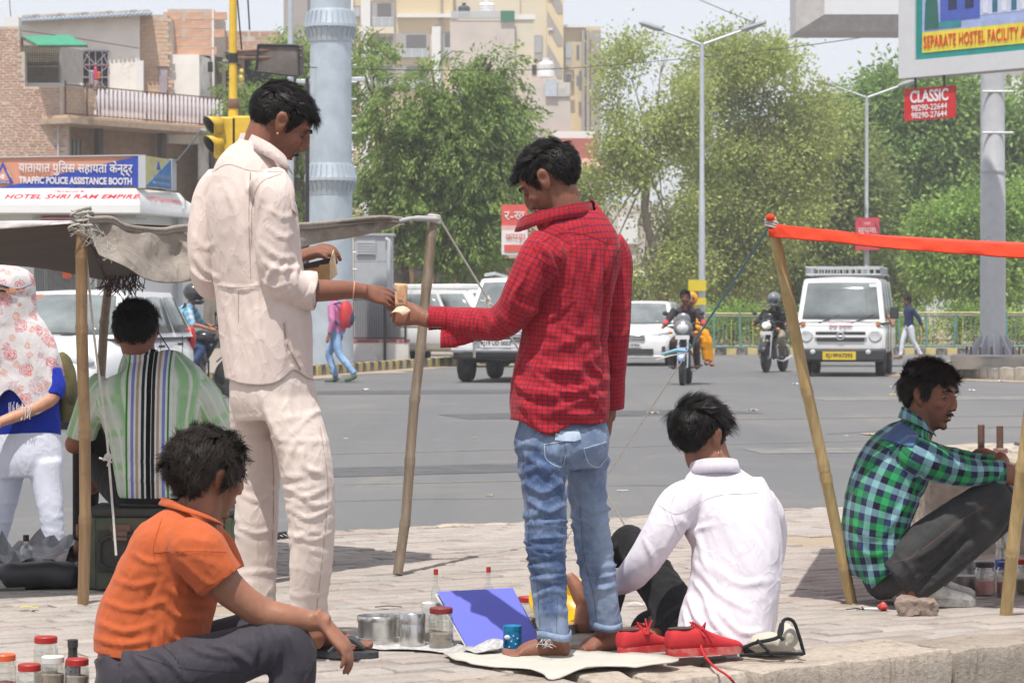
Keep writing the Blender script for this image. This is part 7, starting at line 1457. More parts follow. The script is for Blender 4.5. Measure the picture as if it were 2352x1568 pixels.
def woman():
 f=Fig(14.6,(1,0));og=Vector(f.pt(60,1280));og.z=RZ;t=thing('person','woman veiled in flowered white scarf with blue top and white jeans','person',og)
 def flowers(t_,uv):
  w=worldco(t_);n0=noise(t_,30,4,.7,w,1.2);o=srgb(200,195,194)
  for sc,thr,ring,seed in ((11,.38,srgb(188,44,66),0),(8,.44,srgb(172,140,150),3.7),(15,.3,srgb(196,120,84),8.1)):
   mp=nd(t_,'ShaderNodeMapping');t_.links.new(w,mp.inputs[0]);mp.inputs[1].default_value=(seed,seed,seed);v=nd(t_,'ShaderNodeTexVoronoi');v.inputs['Scale'].default_value=sc;t_.links.new(mp.outputs[0],v.inputs['Vector'])
   dd=math_(t_,'ADD',v.outputs['Distance'],math_(t_,'MULTIPLY',math_(t_,'SUBTRACT',n0,.5),.55));sel=t_.nodes.new('ShaderNodeSeparateColor');t_.links.new(v.outputs['Color'],sel.inputs[0]);on=math_(t_,'GREATER_THAN',sel.outputs[0],.3)
   line=ramp(t_,math_(t_,'FRACT',math_(t_,'MULTIPLY',dd,9)),[(.35,1),(.5,0),(.8,0),(.95,1)]);f=math_(t_,'MULTIPLY',math_(t_,'MULTIPLY',on,ramp(t_,dd,[(thr-.04,1),(thr+.03,0)])),math_(t_,'MULTIPLY',line,.8));o=mixc(t_,f,o,ring)
  return o
 sc_=m_cloth('flowered_scarf_cotton',(1,1,1),.85,pattern=flowers,wb=.2);bl=m_cloth('royal_blue_jersey',srgb(24,46,150),.8);wj=m_cloth('white_denim',srgb(205,208,220),.85,var=.02)
 hips=f.torso([(-25,138,985,.1),(-24,142,1020,.11),(-20,146,1060,.11),(-10,140,1095,.09)]);l1=f.limb([(104,1060,-.02,40),(108,1110,-.03,36),(116,1170,-.05,30),(122,1230,-.05,26),(124,1290,-.04,27),(124,1340,-.03,24)]);l2=f.limb([(20,1060,.03,40),(12,1120,.05,36),(0,1190,.08,29),(-14,1260,.12,24),(-20,1330,.14,24)])
 grow('jeans',t,[hips,l1,l2],[wj],.011,4,post= lambda V,N,Q:ring_folds(ring_folds(V,N,l1,.2,.5,9,.006,.012,71,.02,[l2]),N,l2,.2,.5,9,.006,.012,72,.02,[l1]),origin=og)
 tor=f.torso([(-24,140,1010,.1),(-26,140,970,.105),(-18,136,920,.1),(-20,138,860,.1),(-20,128,815,.09),(10,100,780,.06)]);slv=f.limb([(118,850,-.03,24),(128,885,-.05,24),(122,910,-.07,23)])
 grow('top',t,[tor,slv],[bl],.011,4,post= lambda V,N,Q:ridges(V,N,.006,12,(1,0,.4),73),cuts=[(f.pt(58,1006),(0,0,-1),.4)],solid=.003,origin=og)
 hd=f.torso([(-50,90,745,.125),(-52,88,715,.125),(-52,84,685,.13),(-50,82,655,.135),(-44,76,632,.125),(-28,62,617,.10),(-8,44,610,.06)])
 cape=f.torso([(-40,148,935,.14,-.01),(-44,148,900,.14,-.01),(-46,146,860,.14),(-50,136,815,.135),(-52,118,780,.13),(-52,98,745,.12),(-46,84,715,.11)])
 def spost(V,N,Q):V=ridges(V,N,.018,7,(.35,0,1),75,2); return ridges(V,normals(V,Q),.006,18,(-.4,0,1),77)
 def swarp(V):p=proj(V);k=np.clip((p[:,1]-850)/60,0,1)**1.5;V=V.copy();V[:,2]+=k*(.07*np.sin(p[:,0]/21+.6)+.05*np.clip((p[:,0]-60)/80,0,1)); return V
 s_,BV=grow('scarf',t,[hd,cape],[sc_],.011,4,post=spost,cuts=[(f.pt(54,925),(0,0,-1),.4)],solid=.004,origin=og,warp=swarp)
 stitch(BV,'veil_edge',s_,[[(-30,650),(0,652),(38,662),(70,652)]],5,m_cloth('grey_scarf_hem',srgb(150,148,156)),.006,og,.004)
 stitch(BV,'brow_skin',s_,[[(-30,664),(0,666),(34,669)]],15,SK_L,.012,og,.003);stitch(BV,'eye',s_,[[(-4,668),(6,667),(15,669)]],4.5,IRIS,.017,og,.002);stitch(BV,'eyebrow',s_,[[(-10,660),(6,659),(20,662)]],2.5,BROW,.017,og,.002)
 fr=MB(m_cloth('scarf_fringe',srgb(215,210,205)));rr=random.Random(8)
 for i in range(26):
  p=f.pt(rr.uniform(20,72),rr.uniform(922,936),-.155)-og;fr.tube([p,p+Vector((rr.uniform(-.006,.006),-.003,-.03)),p+Vector((rr.uniform(-.012,.012),-.004,-.06-rr.random()*.03))],.0013,4)
 fr.build('fringe',s_)
 mt=head_matrix(f.pt(14,668,.02),200,-5,0,.92);parts=[ell((0,-.014,.02),(.07,.09,.08),mt),f.limb([(20,760,0,24),(18,700,0,24)],sub=3),f.torso([(0,110,980,.06),(0,110,850,.06),(20,90,770,.05)]),f.limb([(118,850,-.03,19),(122,905,-.07,18),(92,930,-.1,17),(50,950,-.13,15),(8,966,-.16,12.5),(-6,972,-.17,12)])]
 parts+=hand_parts(f.pt(-2,970,-.17),(-1,-.3,-.35),(0,-.6,.8),-1,k=.95);parts+=[f.limb([(112,1080,-.03,26),(122,1230,-.05,20),(124,1335,-.03,16)]),f.limb([(16,1080,.04,26),(-5,1220,.1,20),(-20,1325,.14,16)])]
 body(t,parts,mt,[SK_L],og,.009, None, None,3)
 for x,y,dd in ((124,1300,-.03),(-20,1300,.14)):p=f.pt(x,y,dd);p.z=RZ;shoe(t,p+Vector((.05,0,0)),p+Vector((-.19,-.08,0)),og,bl,SK_L,name='shoe')
 bp=thing('backpack','olive brown backpack slung behind the veiled woman','backpack',f.pt(150,955,.12));m=M('olive_canvas',(.10,.085,.03),.8,var=.4,vs=12,bmp=.3)
 b=MB(m);L=Loft([((0,0,-.02),.05,.09,(1,0,0)),((.012,0,.06),.058,.11,(1,0,0)),((.006,0,.18),.055,.11,(1,0,0)),((-.012,0,.29),.035,.08,(1,0,0)),((-.02,0,.33),.015,.04,(1,0,0))],n=24,sub=6);V,Fs=L.mesh();V=V+(snoise(V,3,22,2)*.005)[:, None];b.add(V,Fs);o=b.build('bag',bp,smooth=60)
 b=MB(M('olive_strap',(.07,.06,.03),.8));b.tube([(-.05,-.06,.3),(-.09,-.09,.2),(-.07,-.08,.05)],.012,6);b.build('strap',bp);b=MB(M('dark_pocket',(.045,.04,.02),.85,bmp=.3));b.sph((.03,-.06,.1),(.03,.05,.07),14,10);b.build('pocket',bp)
woman()
# ------------------------------------------------------------------ vehicles

PAINT=M('white_car_paint',(.72,.72,.72),.25,var=.03,coat=.5,dirt=(.55,.52,.47),ds=2.5,dm=.66);GLASSD=M('sky_reflection_glass',(.15,.17,.17),.05,var=.45,vs=1.8,spec=1.);TYRE=M('tyre_rubber',(.03,.03,.03),.85,dirt=(.12,.11,.1),ds=6,dm=.5);RIM=M('alloy_rim',(.45,.45,.46),.35,.7);BLKP=M('black_plastic',(.035,.035,.037),.6);CHR=M('chrome',(.75,.75,.76),.15,1);LAMP=M('lamp_lens',(.5,.52,.53),.1,var=.2,vs=20,spec=.8);AMB=M('amber_lens',(.6,.22,.03),.3);REDL=M('red_lens',(.45,.02,.02),.25)  # window glass: sky reflection put into its lightened base colour
ROADYAW=R(-10.6)
def wheel(parent,p,r=.3,w=.18,ax=(1,0,0),spokes= False):
 p=Vector(p);b=MB(TYRE);b.lathe([(r*.62,-w/2),(r*.9,-w/2),(r,-w*.3),(r,w*.3),(r*.9,w/2),(r*.62,w/2)],28,p,ax);o=b.build('wheel',parent)
 b=MB(RIM);A=Vector(ax)
 if spokes:
  b.torus(p,r*.68,r*.06,ax,26,6);q=Vector((0,0,1)).rotation_difference(A)
  for k in range(6):b.tube([p,p+q@Vector((r*.66*math.cos(k*1.047),r*.66*math.sin(k*1.047),0))],.016,5)
  b.cyl(p-A*.05,p+A*.05,.045,n=12)
 else :b.lathe([(.02,-w*.32),(r*.2,-w*.36),(r*.55,-w*.42),(r*.64,-w*.46),(r*.64,w*.46),(r*.55,w*.42),(r*.2,w*.36),(.02,w*.32)],20,p,ax)
 b.build('rim',o); return o
def shell(parent,name,secs,mat,bev=.0):
 b=MB(mat);A=catmull(npv(secs),3);n=18;vs_=[]
 for y,w,z0,z1,cr in A:
  for k in range(n):
   a=2*math.pi*(k+.5)/n;c,s_=math.cos(a),math.sin(a);x=w*abs(c)**.45*(1 if c>0 else -1);zz=(z0+z1)/2+(z1-z0)/2*abs(s_)**.5*(1 if s_>0 else -1)+(cr*(1-(x/w)**2) if s_>0 else 0);vs_.append((x,y,zz))
 m=len(A);b.add(vs_,[(i*n+k,i*n+(k+1)%n,(i+1)*n+(k+1)%n,(i+1)*n+k) for i in range(m-1) for k in range(n)]+[tuple(range(n)),tuple((m-1)*n+k for k in range(n))]); return b.build(name,parent,smooth=50)
def cabin(parent,wb_,wr,yf,yfr,yr,yrr,zb,zr,mat,crown=.05,sidesplit=(.45,),name='cabin'):
 def pt(u,v,s):
  y=(yf*(1-v)+yfr*v)*(1-u)+(yr*(1-v)+yrr*v)*u; return Vector((s*(wb_*(1-v)+wr*v),y,zb*(1-v)+zr*v))
 b=MB(mat);n=9;rows=[]
 for j in range(5):
  v=j/4;ring=[]
  for i in range(n):ring.append(pt(i/(n-1),v,1))
  for i in range(n):ring.append(pt(1-i/(n-1),v,-1))
  rows+=ring
 k=2*n;fs=[(j*k+i,j*k+(i+1)%k,(j+1)*k+(i+1)%k,(j+1)*k+i) for j in range(4) for i in range(k)];b.add(rows,fs)
 b.grid( lambda u,v:Vector((wr*(2*u-1),yfr*(1-v)+yrr*v,zr+crown*(1-(2*u-1)**2)*(1-(2*v-1)**4))),9,9);cb=b.build(name,parent,smooth=40);md=cb.modifiers.new('b','BEVEL');md.width=.075;md.segments=4;md.limit_method='ANGLE';md.angle_limit=R(35)
 def pane(nm,c4_,off,n_=6):
  g=MB(GLASSD);nr_=(c4_[1]-c4_[0]).cross(c4_[3]-c4_[0]).normalized();ce=sum(c4_,Vector())/4
  if nr_.dot(ce-Vector((0,(yf+yr)/2,zb)))<0:nr_=-nr_
  g.grid( lambda u,v:(c4_[0]*(1-u)+c4_[1]*u)*(1-v)+(c4_[3]*(1-u)+c4_[2]*u)*v+nr_*(off+.02*math.sin(math.pi*u)),n_,n_); return g.build(nm,cb,smooth=60,solid=.004,fix= False)
 ef,er=.09,.1
 pane('windscreen',[pt(0,.08,-1)+Vector((ef,0,0)),pt(0,.08,1)-Vector((ef,0,0)),pt(0,.9,1)-Vector((ef,0,0)),pt(0,.9,-1)+Vector((ef,0,0))],.012)
 pane('rear_window',[pt(1,.15,-1)+Vector((er,0,0)),pt(1,.15,1)-Vector((er,0,0)),pt(1,.85,1)-Vector((er,0,0)),pt(1,.85,-1)+Vector((er,0,0))],.012)
 us=[.05]+[x for x in sidesplit]+[.95]
 for s in (-1,1):
  for a,c in zip(us,us[1:]):pane('side_window',[pt(a+.015,.1,s),pt(c-.015,.1,s),pt(c-.015,.88,s),pt(a+.015,.88,s)],.012,4)
 return cb,pt
def plate_(parent,loc,tx,bg,w=.5,h=.12,sz=.095,col= None):
 b=MB(bg);b.box((0,0,0),(w,.012,h));o=b.build('number_plate',parent,loc);text(tx,sz,col or BLKP,o,(0,-.009,0),name='plate_lettering',sx=.92,bold=.002)
WPL=M('white_plate',(.62,.62,.6),.5,var=.04);YPL=M('yellow_plate_paint',(.62,.45,.03),.5,var=.06)
def hatchback(lab,loc,rot):
 t=thing('parked_car',lab,'car',loc,rot)
 bd=shell(t,'body',[(-1.86,.5,.35,.6,0),(-1.8,.72,.22,.74,.0),(-1.55,.8,.2,.86,.03),(-1.1,.82,.2,.93,.04),(-.75,.83,.2,.98,.03),(0,.84,.2,1.0,0),(1.0,.84,.2,1.02,0),(1.6,.82,.22,1.02,0),(1.84,.74,.3,.95,0),(1.88,.6,.4,.8,0)],PAINT)
 cabin(t,.8,.62,-.95,-.3,1.8,1.45,.96,1.47,PAINT,.03,(.36,.7))
 for s in (-1,1):
  for y in (-1.2,1.22):wheel(t,(s*.74,y,.29),.29,.17)
  b=MB(REDL);b.sph((s*.77,1.72,.95),(.05,.07,.14),10,8);b.build('tail_lamp',t);b=MB(LAMP);b.sph((s*.6,-1.72,.72),(.16,.1,.09),12,8);b.build('headlight',t);b=MB(PAINT);b.sph((s*.95,-.72,1.02),(.11,.06,.08),10,8);b.build('mirror',t);b=MB(BLKP);b.box((s*.842,.35,.86),(.02,.18,.03));b.box((s*.842,1.05,.88),(.02,.16,.03));b.build('door_handle',t)
 for y in (-.62,.28,1.1):b=MB(BLKP);b.tube([(.845,y,.3),(.85,y,.98)],.005,5);b.build('door_seam',t)
 b=MB(BLKP);b.box((0,-1.83,.38),(1.0,.06,.14));b.build('grille',t);b=MB(BLKP);b.tube([(-.5,-.93,1.0),(.05,-.86,1.05)],.012,5);b.tube([(.1,-.93,1.0),(.6,-.86,1.05)],.012,5);b.build('wiper',t);b=MB(BLKP);b.cyl((0,.2,1.5),(.06,.45,1.68),.006,n=5);b.build('aerial',t);b=MB(M('orange_sticker',srgb(214,110,70),.6));b.box((-.42,-.38,1.435),(.24,.006,.03),(R(-40),0,0));b.build('sticker',t); return t
hatchback('white hatchback parked behind the striped shirt man',(-4.84,31.9,RZ),ROADYAW)
h2=hatchback('small white car half hidden behind the helmeted rider at left',(-6.9,47,RZ),R(60))
def suv():
 t=thing('suv','white SUV with steel bull bar driving behind the red shirt man','car',(.18,52.4,RZ),ROADYAW)
 shell(t,'body',[(-2.12,.55,.5,.8,0),(-2.08,.8,.42,.95,0),(-1.9,.86,.4,1.04,.03),(-1.2,.88,.4,1.12,.04),(-.9,.89,.4,1.15,.02),(0,.9,.4,1.15,0),(1.6,.89,.4,1.15,0),(2.1,.86,.45,1.12,0)],PAINT);cabin(t,.84,.68,-1.05,-.45,2.1,1.9,1.1,1.86,PAINT,.06,(.3,.6))
 for s in (-1,1):
  for y in (-1.35,1.35):wheel(t,(s*.76,y,.36),.36,.24)
  b=MB(LAMP);b.sph((s*.68,-2.0,.9),(.17,.1,.12),12,8);b.build('headlight',t);b=MB(PAINT);b.sph((s*1.02,-.8,1.22),(.13,.07,.11),10,8);b.build('mirror',t);b=MB(GREYP);b.tube([(s*.62,-.3,1.93),(s*.62,.6,1.97),(s*.62,1.7,1.93)],.03,6);b.build('roof_rail',t);b=MB(CHR);b.tube([(s*.42,-2.32,.45),(s*.42,-2.34,.9),(s*.4,-2.2,1.02)],.035,8);b.build('bull_bar_upright',t);b=MB(REDL);b.box((s*.8,-2.2,.62),(.12,.03,.04));b.build('marker',t)
 b=MB(CHR);b.tube([(-.85,-2.25,.58),(0,-2.36,.58),(.85,-2.25,.58)],.045,8);b.tube([(-.42,-2.34,.86),(.42,-2.34,.86)],.035,8);b.build('bull_bar',t);b=MB(BLKP);b.box((0,-2.1,.83),(.9,.06,.2));g=b.build('grille',t)
 for k in range(4):b=MB(CHR);b.box((0,-2.14,.76+k*.05),(.88,.02,.014));b.build('grille_bar',g)
 b=MB(BLKP);b.box((0,-2.05,.5),(1.7,.2,.18));b.build('bumper',t,bevel=.04);plate_(t,(-.02,-2.4,.7),'RJ19 UD 0053',WPL,.52,.13,.1);b=MB(M('underbody',(.02,.02,.02),.9));b.box((0,0,.42),(1.4,3.8,.14));b.build('underbody',t)
suv()
def sedan():
 t=thing('sedan','white sedan coming up behind the motorcycle and red shirt man','car',(3.2,68.2,RZ),ROADYAW)
 shell(t,'body',[(-2.26,.5,.32,.6,0),(-2.2,.76,.2,.72,0),(-1.95,.85,.18,.8,.03),(-1.3,.87,.18,.9,.05),(-.95,.88,.18,.95,.03),(.2,.88,.18,.97,0),(1.4,.87,.2,1.0,0),(2.1,.82,.24,1.0,0),(2.25,.7,.35,.9,0)],PAINT);cabin(t,.82,.62,-1.15,-.35,1.75,1.0,.93,1.5,PAINT,.03,(.4,.75))
 for s in (-1,1):
  for y in (-1.35,1.3):wheel(t,(s*.77,y,.31),.31,.2)
  b=MB(LAMP);b.tube([(s*.36,-2.2,.68),(s*.6,-2.13,.73),(s*.83,-1.85,.79)],[.03,.075,.03],8);b.build('headlight',t);b=MB(PAINT);b.sph((s*1.0,-.85,1.02),(.12,.06,.08),10,8);b.build('mirror',t);b=MB(BLKP);b.box((s*.62,-2.2,.4),(.3,.06,.12));b.build('fog_lamp_recess',t)
 b=MB(CHR);b.box((0,-2.26,.66),(.62,.05,.15));g=b.build('grille',t,bevel=.02)
 for k in range(4):b=MB(BLKP);b.box((0,-2.29,.61+k*.035),(.58,.01,.012));b.build('grille_bar',g)
 b=MB(BLKP);b.box((0,-2.27,.34),(1.0,.06,.13));b.build('air_intake',t);b=MB(M('bumper_lip',(.6,.6,.6),.4));b.box((0,-2.22,.22),(1.5,.12,.06));b.build('bumper_lip',t,bevel=.02);plate_(t,(0,-2.3,.49),'RJ19 CE 9226',WPL,.42,.1,.07)
sedan()
def minivan():
 t=thing('minivan','white school minivan with roof rack and yellow number plate','van',(6.72,57.0,RZ),ROADYAW);t.scale=(1.07,1,1)
 shell(t,'body',[(-1.92,.7,.42,.98,0),(-1.88,.79,.38,1.04,0),(-1.7,.81,.36,1.1,0),(0,.82,.36,1.12,0),(1.7,.82,.36,1.12,0),(1.85,.78,.4,1.08,0)],PAINT);cb,pt=cabin(t,.80,.70,-1.87,-1.5,1.82,1.75,1.05,1.9,PAINT,.06,(.3,.62))
 b=MB(BLKP);b.box((0,-1.86,.42),(1.64,.2,.26));bp=b.build('bumper',t,bevel=.05);b=MB(BLKP);b.box((0,-1.93,.845),(.9,.05,.06));b.box((0,-1.93,.72),(.86,.05,.07));b.build('grille',t,bevel=.015);b=MB(CHR);b.torus((0,-1.965,.79),.07,.012,(0,1,0),20,6);b.tube([(-.05,-1.965,.8),(0,-1.97,.775),(.05,-1.965,.8)],.009,5);b.build('badge',t);b=MB(PAINT);b.box((0,-1.945,.785),(.95,.03,.045));b.build('grille_trim',t)
 for s in (-1,1):
  for y in (-1.15,1.2):wheel(t,(s*.68,y,.28),.28,.17)
  b=MB(LAMP,CHR);b.lathe([(.02,0),(.10,-.012),(.118,.0),(.13,.02),(.13,.08)],22,(s*.62,-1.93,.79),(0,1,0));b.build('headlight',t);b=MB(AMB);b.sph((s*.68,-1.91,1.02),(.045,.03,.045),12,8);b.build('indicator',t);b=MB(BLKP);b.box((s*.95,-1.62,1.24),(.16,.07,.24));b.build('mirror',t,bevel=.02);b=MB(LAMP);b.sph((s*.5,-1.965,.48),(.05,.02,.05),10,6);b.build('fog_lamp',t);b=MB(BLKP);b.tube([(s*.3-.1,-1.885,1.04),(s*.3+.28,-1.84,1.2)],.012,5);b.build('wiper',t)
 b=MB(BLKP);b.tube([(-.78,-1.9,1.0),(-.7,-1.935,1.06),(0,-1.955,1.075),(.7,-1.935,1.06),(.78,-1.9,1.0)],.007,5);b.build('bonnet_seam',t)
 for y in (-1.35,-.35):b=MB(BLKP);b.tube([(.826,y,.45),(.828,y,1.06)],.006,5);b.build('door_seam',t)
 b=MB(GREYP);rk=[(-.68,-1.2),(.68,-1.2),(.68,1.2),(-.68,1.2)]
 for z in (1.99,2.13):b.tube([(x,y,z) for x,y in rk],.018,6,closed= True)
 for i in range(13):x=-.68+i*1.36/12;b.cyl((x,-1.2,1.98),(x,-1.2,2.13),.012,n=5);b.cyl((x,1.2,1.98),(x,1.2,2.13),.012,n=5)
 for i in range(14):y=-1.2+i*2.4/13;b.cyl((-.68,y,1.98),(-.68,y,2.13),.012,n=5);b.cyl((.68,y,1.98),(.68,y,2.13),.012,n=5)
 b.build('roof_rack',t);plate_(t,(-.02,-1.985,.41),'RJ19PA7393',YPL,.6,.16,.105);text('बाल वाहिनी',.1,M('pink_lettering',srgb(205,70,95),.6),t,(0,-1.95,1.0),ext=.004);b=MB(M('rear_tarpaulin',(.05,.05,.055),.8,var=.3));b.bb(-.72,.72,.5,1.79,1.86,2.0);b.build('rear_canopy',t,bevel=.05)
 b=MB(M('windscreen_sticker',(.6,.65,.62),.6));b.box((.56,-1.575,1.77),(.14,.006,.06),(R(-23),0,0));b.build('sticker',t);b=MB(M('underbody',(.02,.02,.02),.9));b.box((0,0,.38),(1.3,3.4,.12));b.build('underbody',t)
minivan()
def cab_van():
 t=thing('taxi_van','white van with yellow side stripe beyond the SUV','van',(-1.6,66,RZ),R(55))
 shell(t,'body',[(-1.95,.7,.4,.95,0),(-1.85,.8,.34,1.05,0),(0,.82,.34,1.1,0),(1.8,.82,.34,1.1,0),(1.9,.76,.4,1.05,0)],PAINT);cabin(t,.8,.68,-1.85,-1.2,1.85,1.75,1.05,1.75,PAINT,.05,(.3,.65));b=MB(M('taxi_stripe',(.6,.42,.05),.5));b.box((-.83,0,.98),(.02,3.2,.06));b.box((.83,0,.98),(.02,3.2,.06));b.build('stripe',t)
 for s in (-1,1):
  for y in (-1.2,1.2):wheel(t,(s*.72,y,.28),.28,.17)
 b=MB(WHITEP);b.bb(-.5,.5,-.9,1.3,1.78,1.9);b.build('roof_carrier',t,bevel=.04)
cab_van()
# ------------------------------------------------------------------ motorcycles

def motorcycle(lab,loc,rot,tank,cowl,lamp_on= False,blue= False):
 t=thing('motorcycle',lab,'motorcycle',loc,rot,group='motorcycles on the road')
 for y in (-.64,.64):
  w=wheel(t,(0,y,.3),.3,.09 if y<0 else .11,(1,0,0), True)
 b=MB(CHR)
 for s in (-1,1):b.tube([(s*.075,-.64,.3),(s*.075,-.55,.62),(s*.08,-.42,.98)],.02,8)
 b.build('fork',t);b=MB(M('mudguard_'+('blue' if blue else 'dark'),(.25,.35,.6) if blue else (.03,.03,.035),.3));n=9;b.grid( lambda u,v:Vector(((v-.5)*.13,-.64+.345*math.cos(R(40+120*u)),.3+.345*math.sin(R(40+120*u)))),n,4);b.build('front_mudguard',t,solid=.006,fix= False)
 b=MB(cowl);b.sph((0,-.52,.98),(.17,.12,.15),14,10);b.sph((0,-.5,1.12),(.13,.05,.12),12,8);b.build('headlamp_cowl',t);b=MB(LAMP if not lamp_on else M('headlamp_lit',(.8,.78,.7),.2));b.sph((0,-.6,.97),(.11,.06,.09),14,8);o=b.build('headlight',t)
 if lamp_on:
  m,tt,bs=base('headlamp_bulb');bs.inputs['Emission Color'].default_value=(1,.75,.45,1);bs.inputs['Emission Strength'].default_value=2.5;b=MB(m);b.sph((-.02,-.65,.97),(.04,.02,.035),10,6);b.build('bulb',o)
 b=MB(BLKP);b.tube([(-.36,-.33,1.02),(-.2,-.42,1.06),(0,-.44,1.0),(.2,-.42,1.06),(.36,-.33,1.02)],.014,6);b.build('handlebar',t)
 for s in (-1,1):
  b=MB(BLKP);b.tube([(s*.24,-.42,1.05),(s*.3,-.42,1.2)],.007,5);b.sph((s*.31,-.43,1.23),(.055,.02,.04),10,6);b.build('mirror',t);b=MB(AMB);b.sph((s*.22,-.5,.9),(.045,.03,.03),8,6);b.build('indicator',t)
 b=MB(tank);L=Loft([(Vector((0,-.36,.86)),.07,.07,(1,0,0)),(Vector((0,-.25,.88)),.14,.11,(1,0,0)),(Vector((0,-.08,.87)),.14,.1,(1,0,0)),(Vector((0,.08,.82)),.09,.07,(1,0,0))],n=18,sub=4);b.add(*L.mesh());b.build('fuel_tank',t);b=MB(BLKP);L=Loft([(Vector((0,.06,.8)),.09,.04,(1,0,0)),(Vector((0,.3,.78)),.13,.05,(1,0,0)),(Vector((0,.62,.82)),.12,.05,(1,0,0)),(Vector((0,.78,.86)),.06,.03,(1,0,0))],n=16,sub=4);b.add(*L.mesh());b.build('seat',t)
 b=MB(M('engine_metal',(.12,.12,.125),.5,.4));b.box((0,-.02,.42),(.26,.34,.26));b.box((0,-.14,.6),(.17,.17,.22),(R(-20),0,0));b.build('engine',t,bevel=.03);b=MB(BLKP);b.tube([(0,-.4,.86),(0,-.22,.55),(0,-.05,.28),(0,.25,.34),(0,.5,.66)],.028,6);b.tube([(0,.1,.74),(0,.5,.7),(0,.8,.78)],.022,6);b.build('frame',t);b=MB(CHR);b.tube([(.12,-.2,.5),(.13,-.16,.25),(.14,.1,.24),(.15,.75,.32)],[.022,.022,.03,.042],8);b.build('exhaust',t);b=MB(BLKP);b.tube([(-.3,.0,.33),(.3,.0,.33)],.014,6);b.tube([(-.26,-.2,.55),(-.27,-.2,.3),(.27,-.2,.3),(.26,-.2,.55)],.014,6);b.build('crash_bar',t);b=MB(REDL);b.box((0,.84,.84),(.14,.05,.07));b.build('tail_lamp',t,bevel=.01);b=MB(WPL);b.box((0,-.66,.82),(.24,.01,.07));b.build('number_plate',t)
 return t
BLT=M('black_gloss',(.02,.02,.022),.2,coat=.5);SLV=M('silver_gloss',(.2,.2,.21),.3,.4)
MC1=((3.0,49.2,RZ),R(-8));MC2=((5.5,59.6,RZ),R(-21));MC3=((-4.68,41.5,RZ),R(84))
motorcycle('black motorcycle with blue mudguard carrying two people',*MC1,BLT,SLV,blue= True);motorcycle('black motorcycle with lit headlamp beside the white minivan',*MC2,BLT,BLT, True);motorcycle('dark motorcycle seen side on behind the beige suit man',*MC3,BLT,BLT)
# ------------------------------------------------------------------ riders and walkers

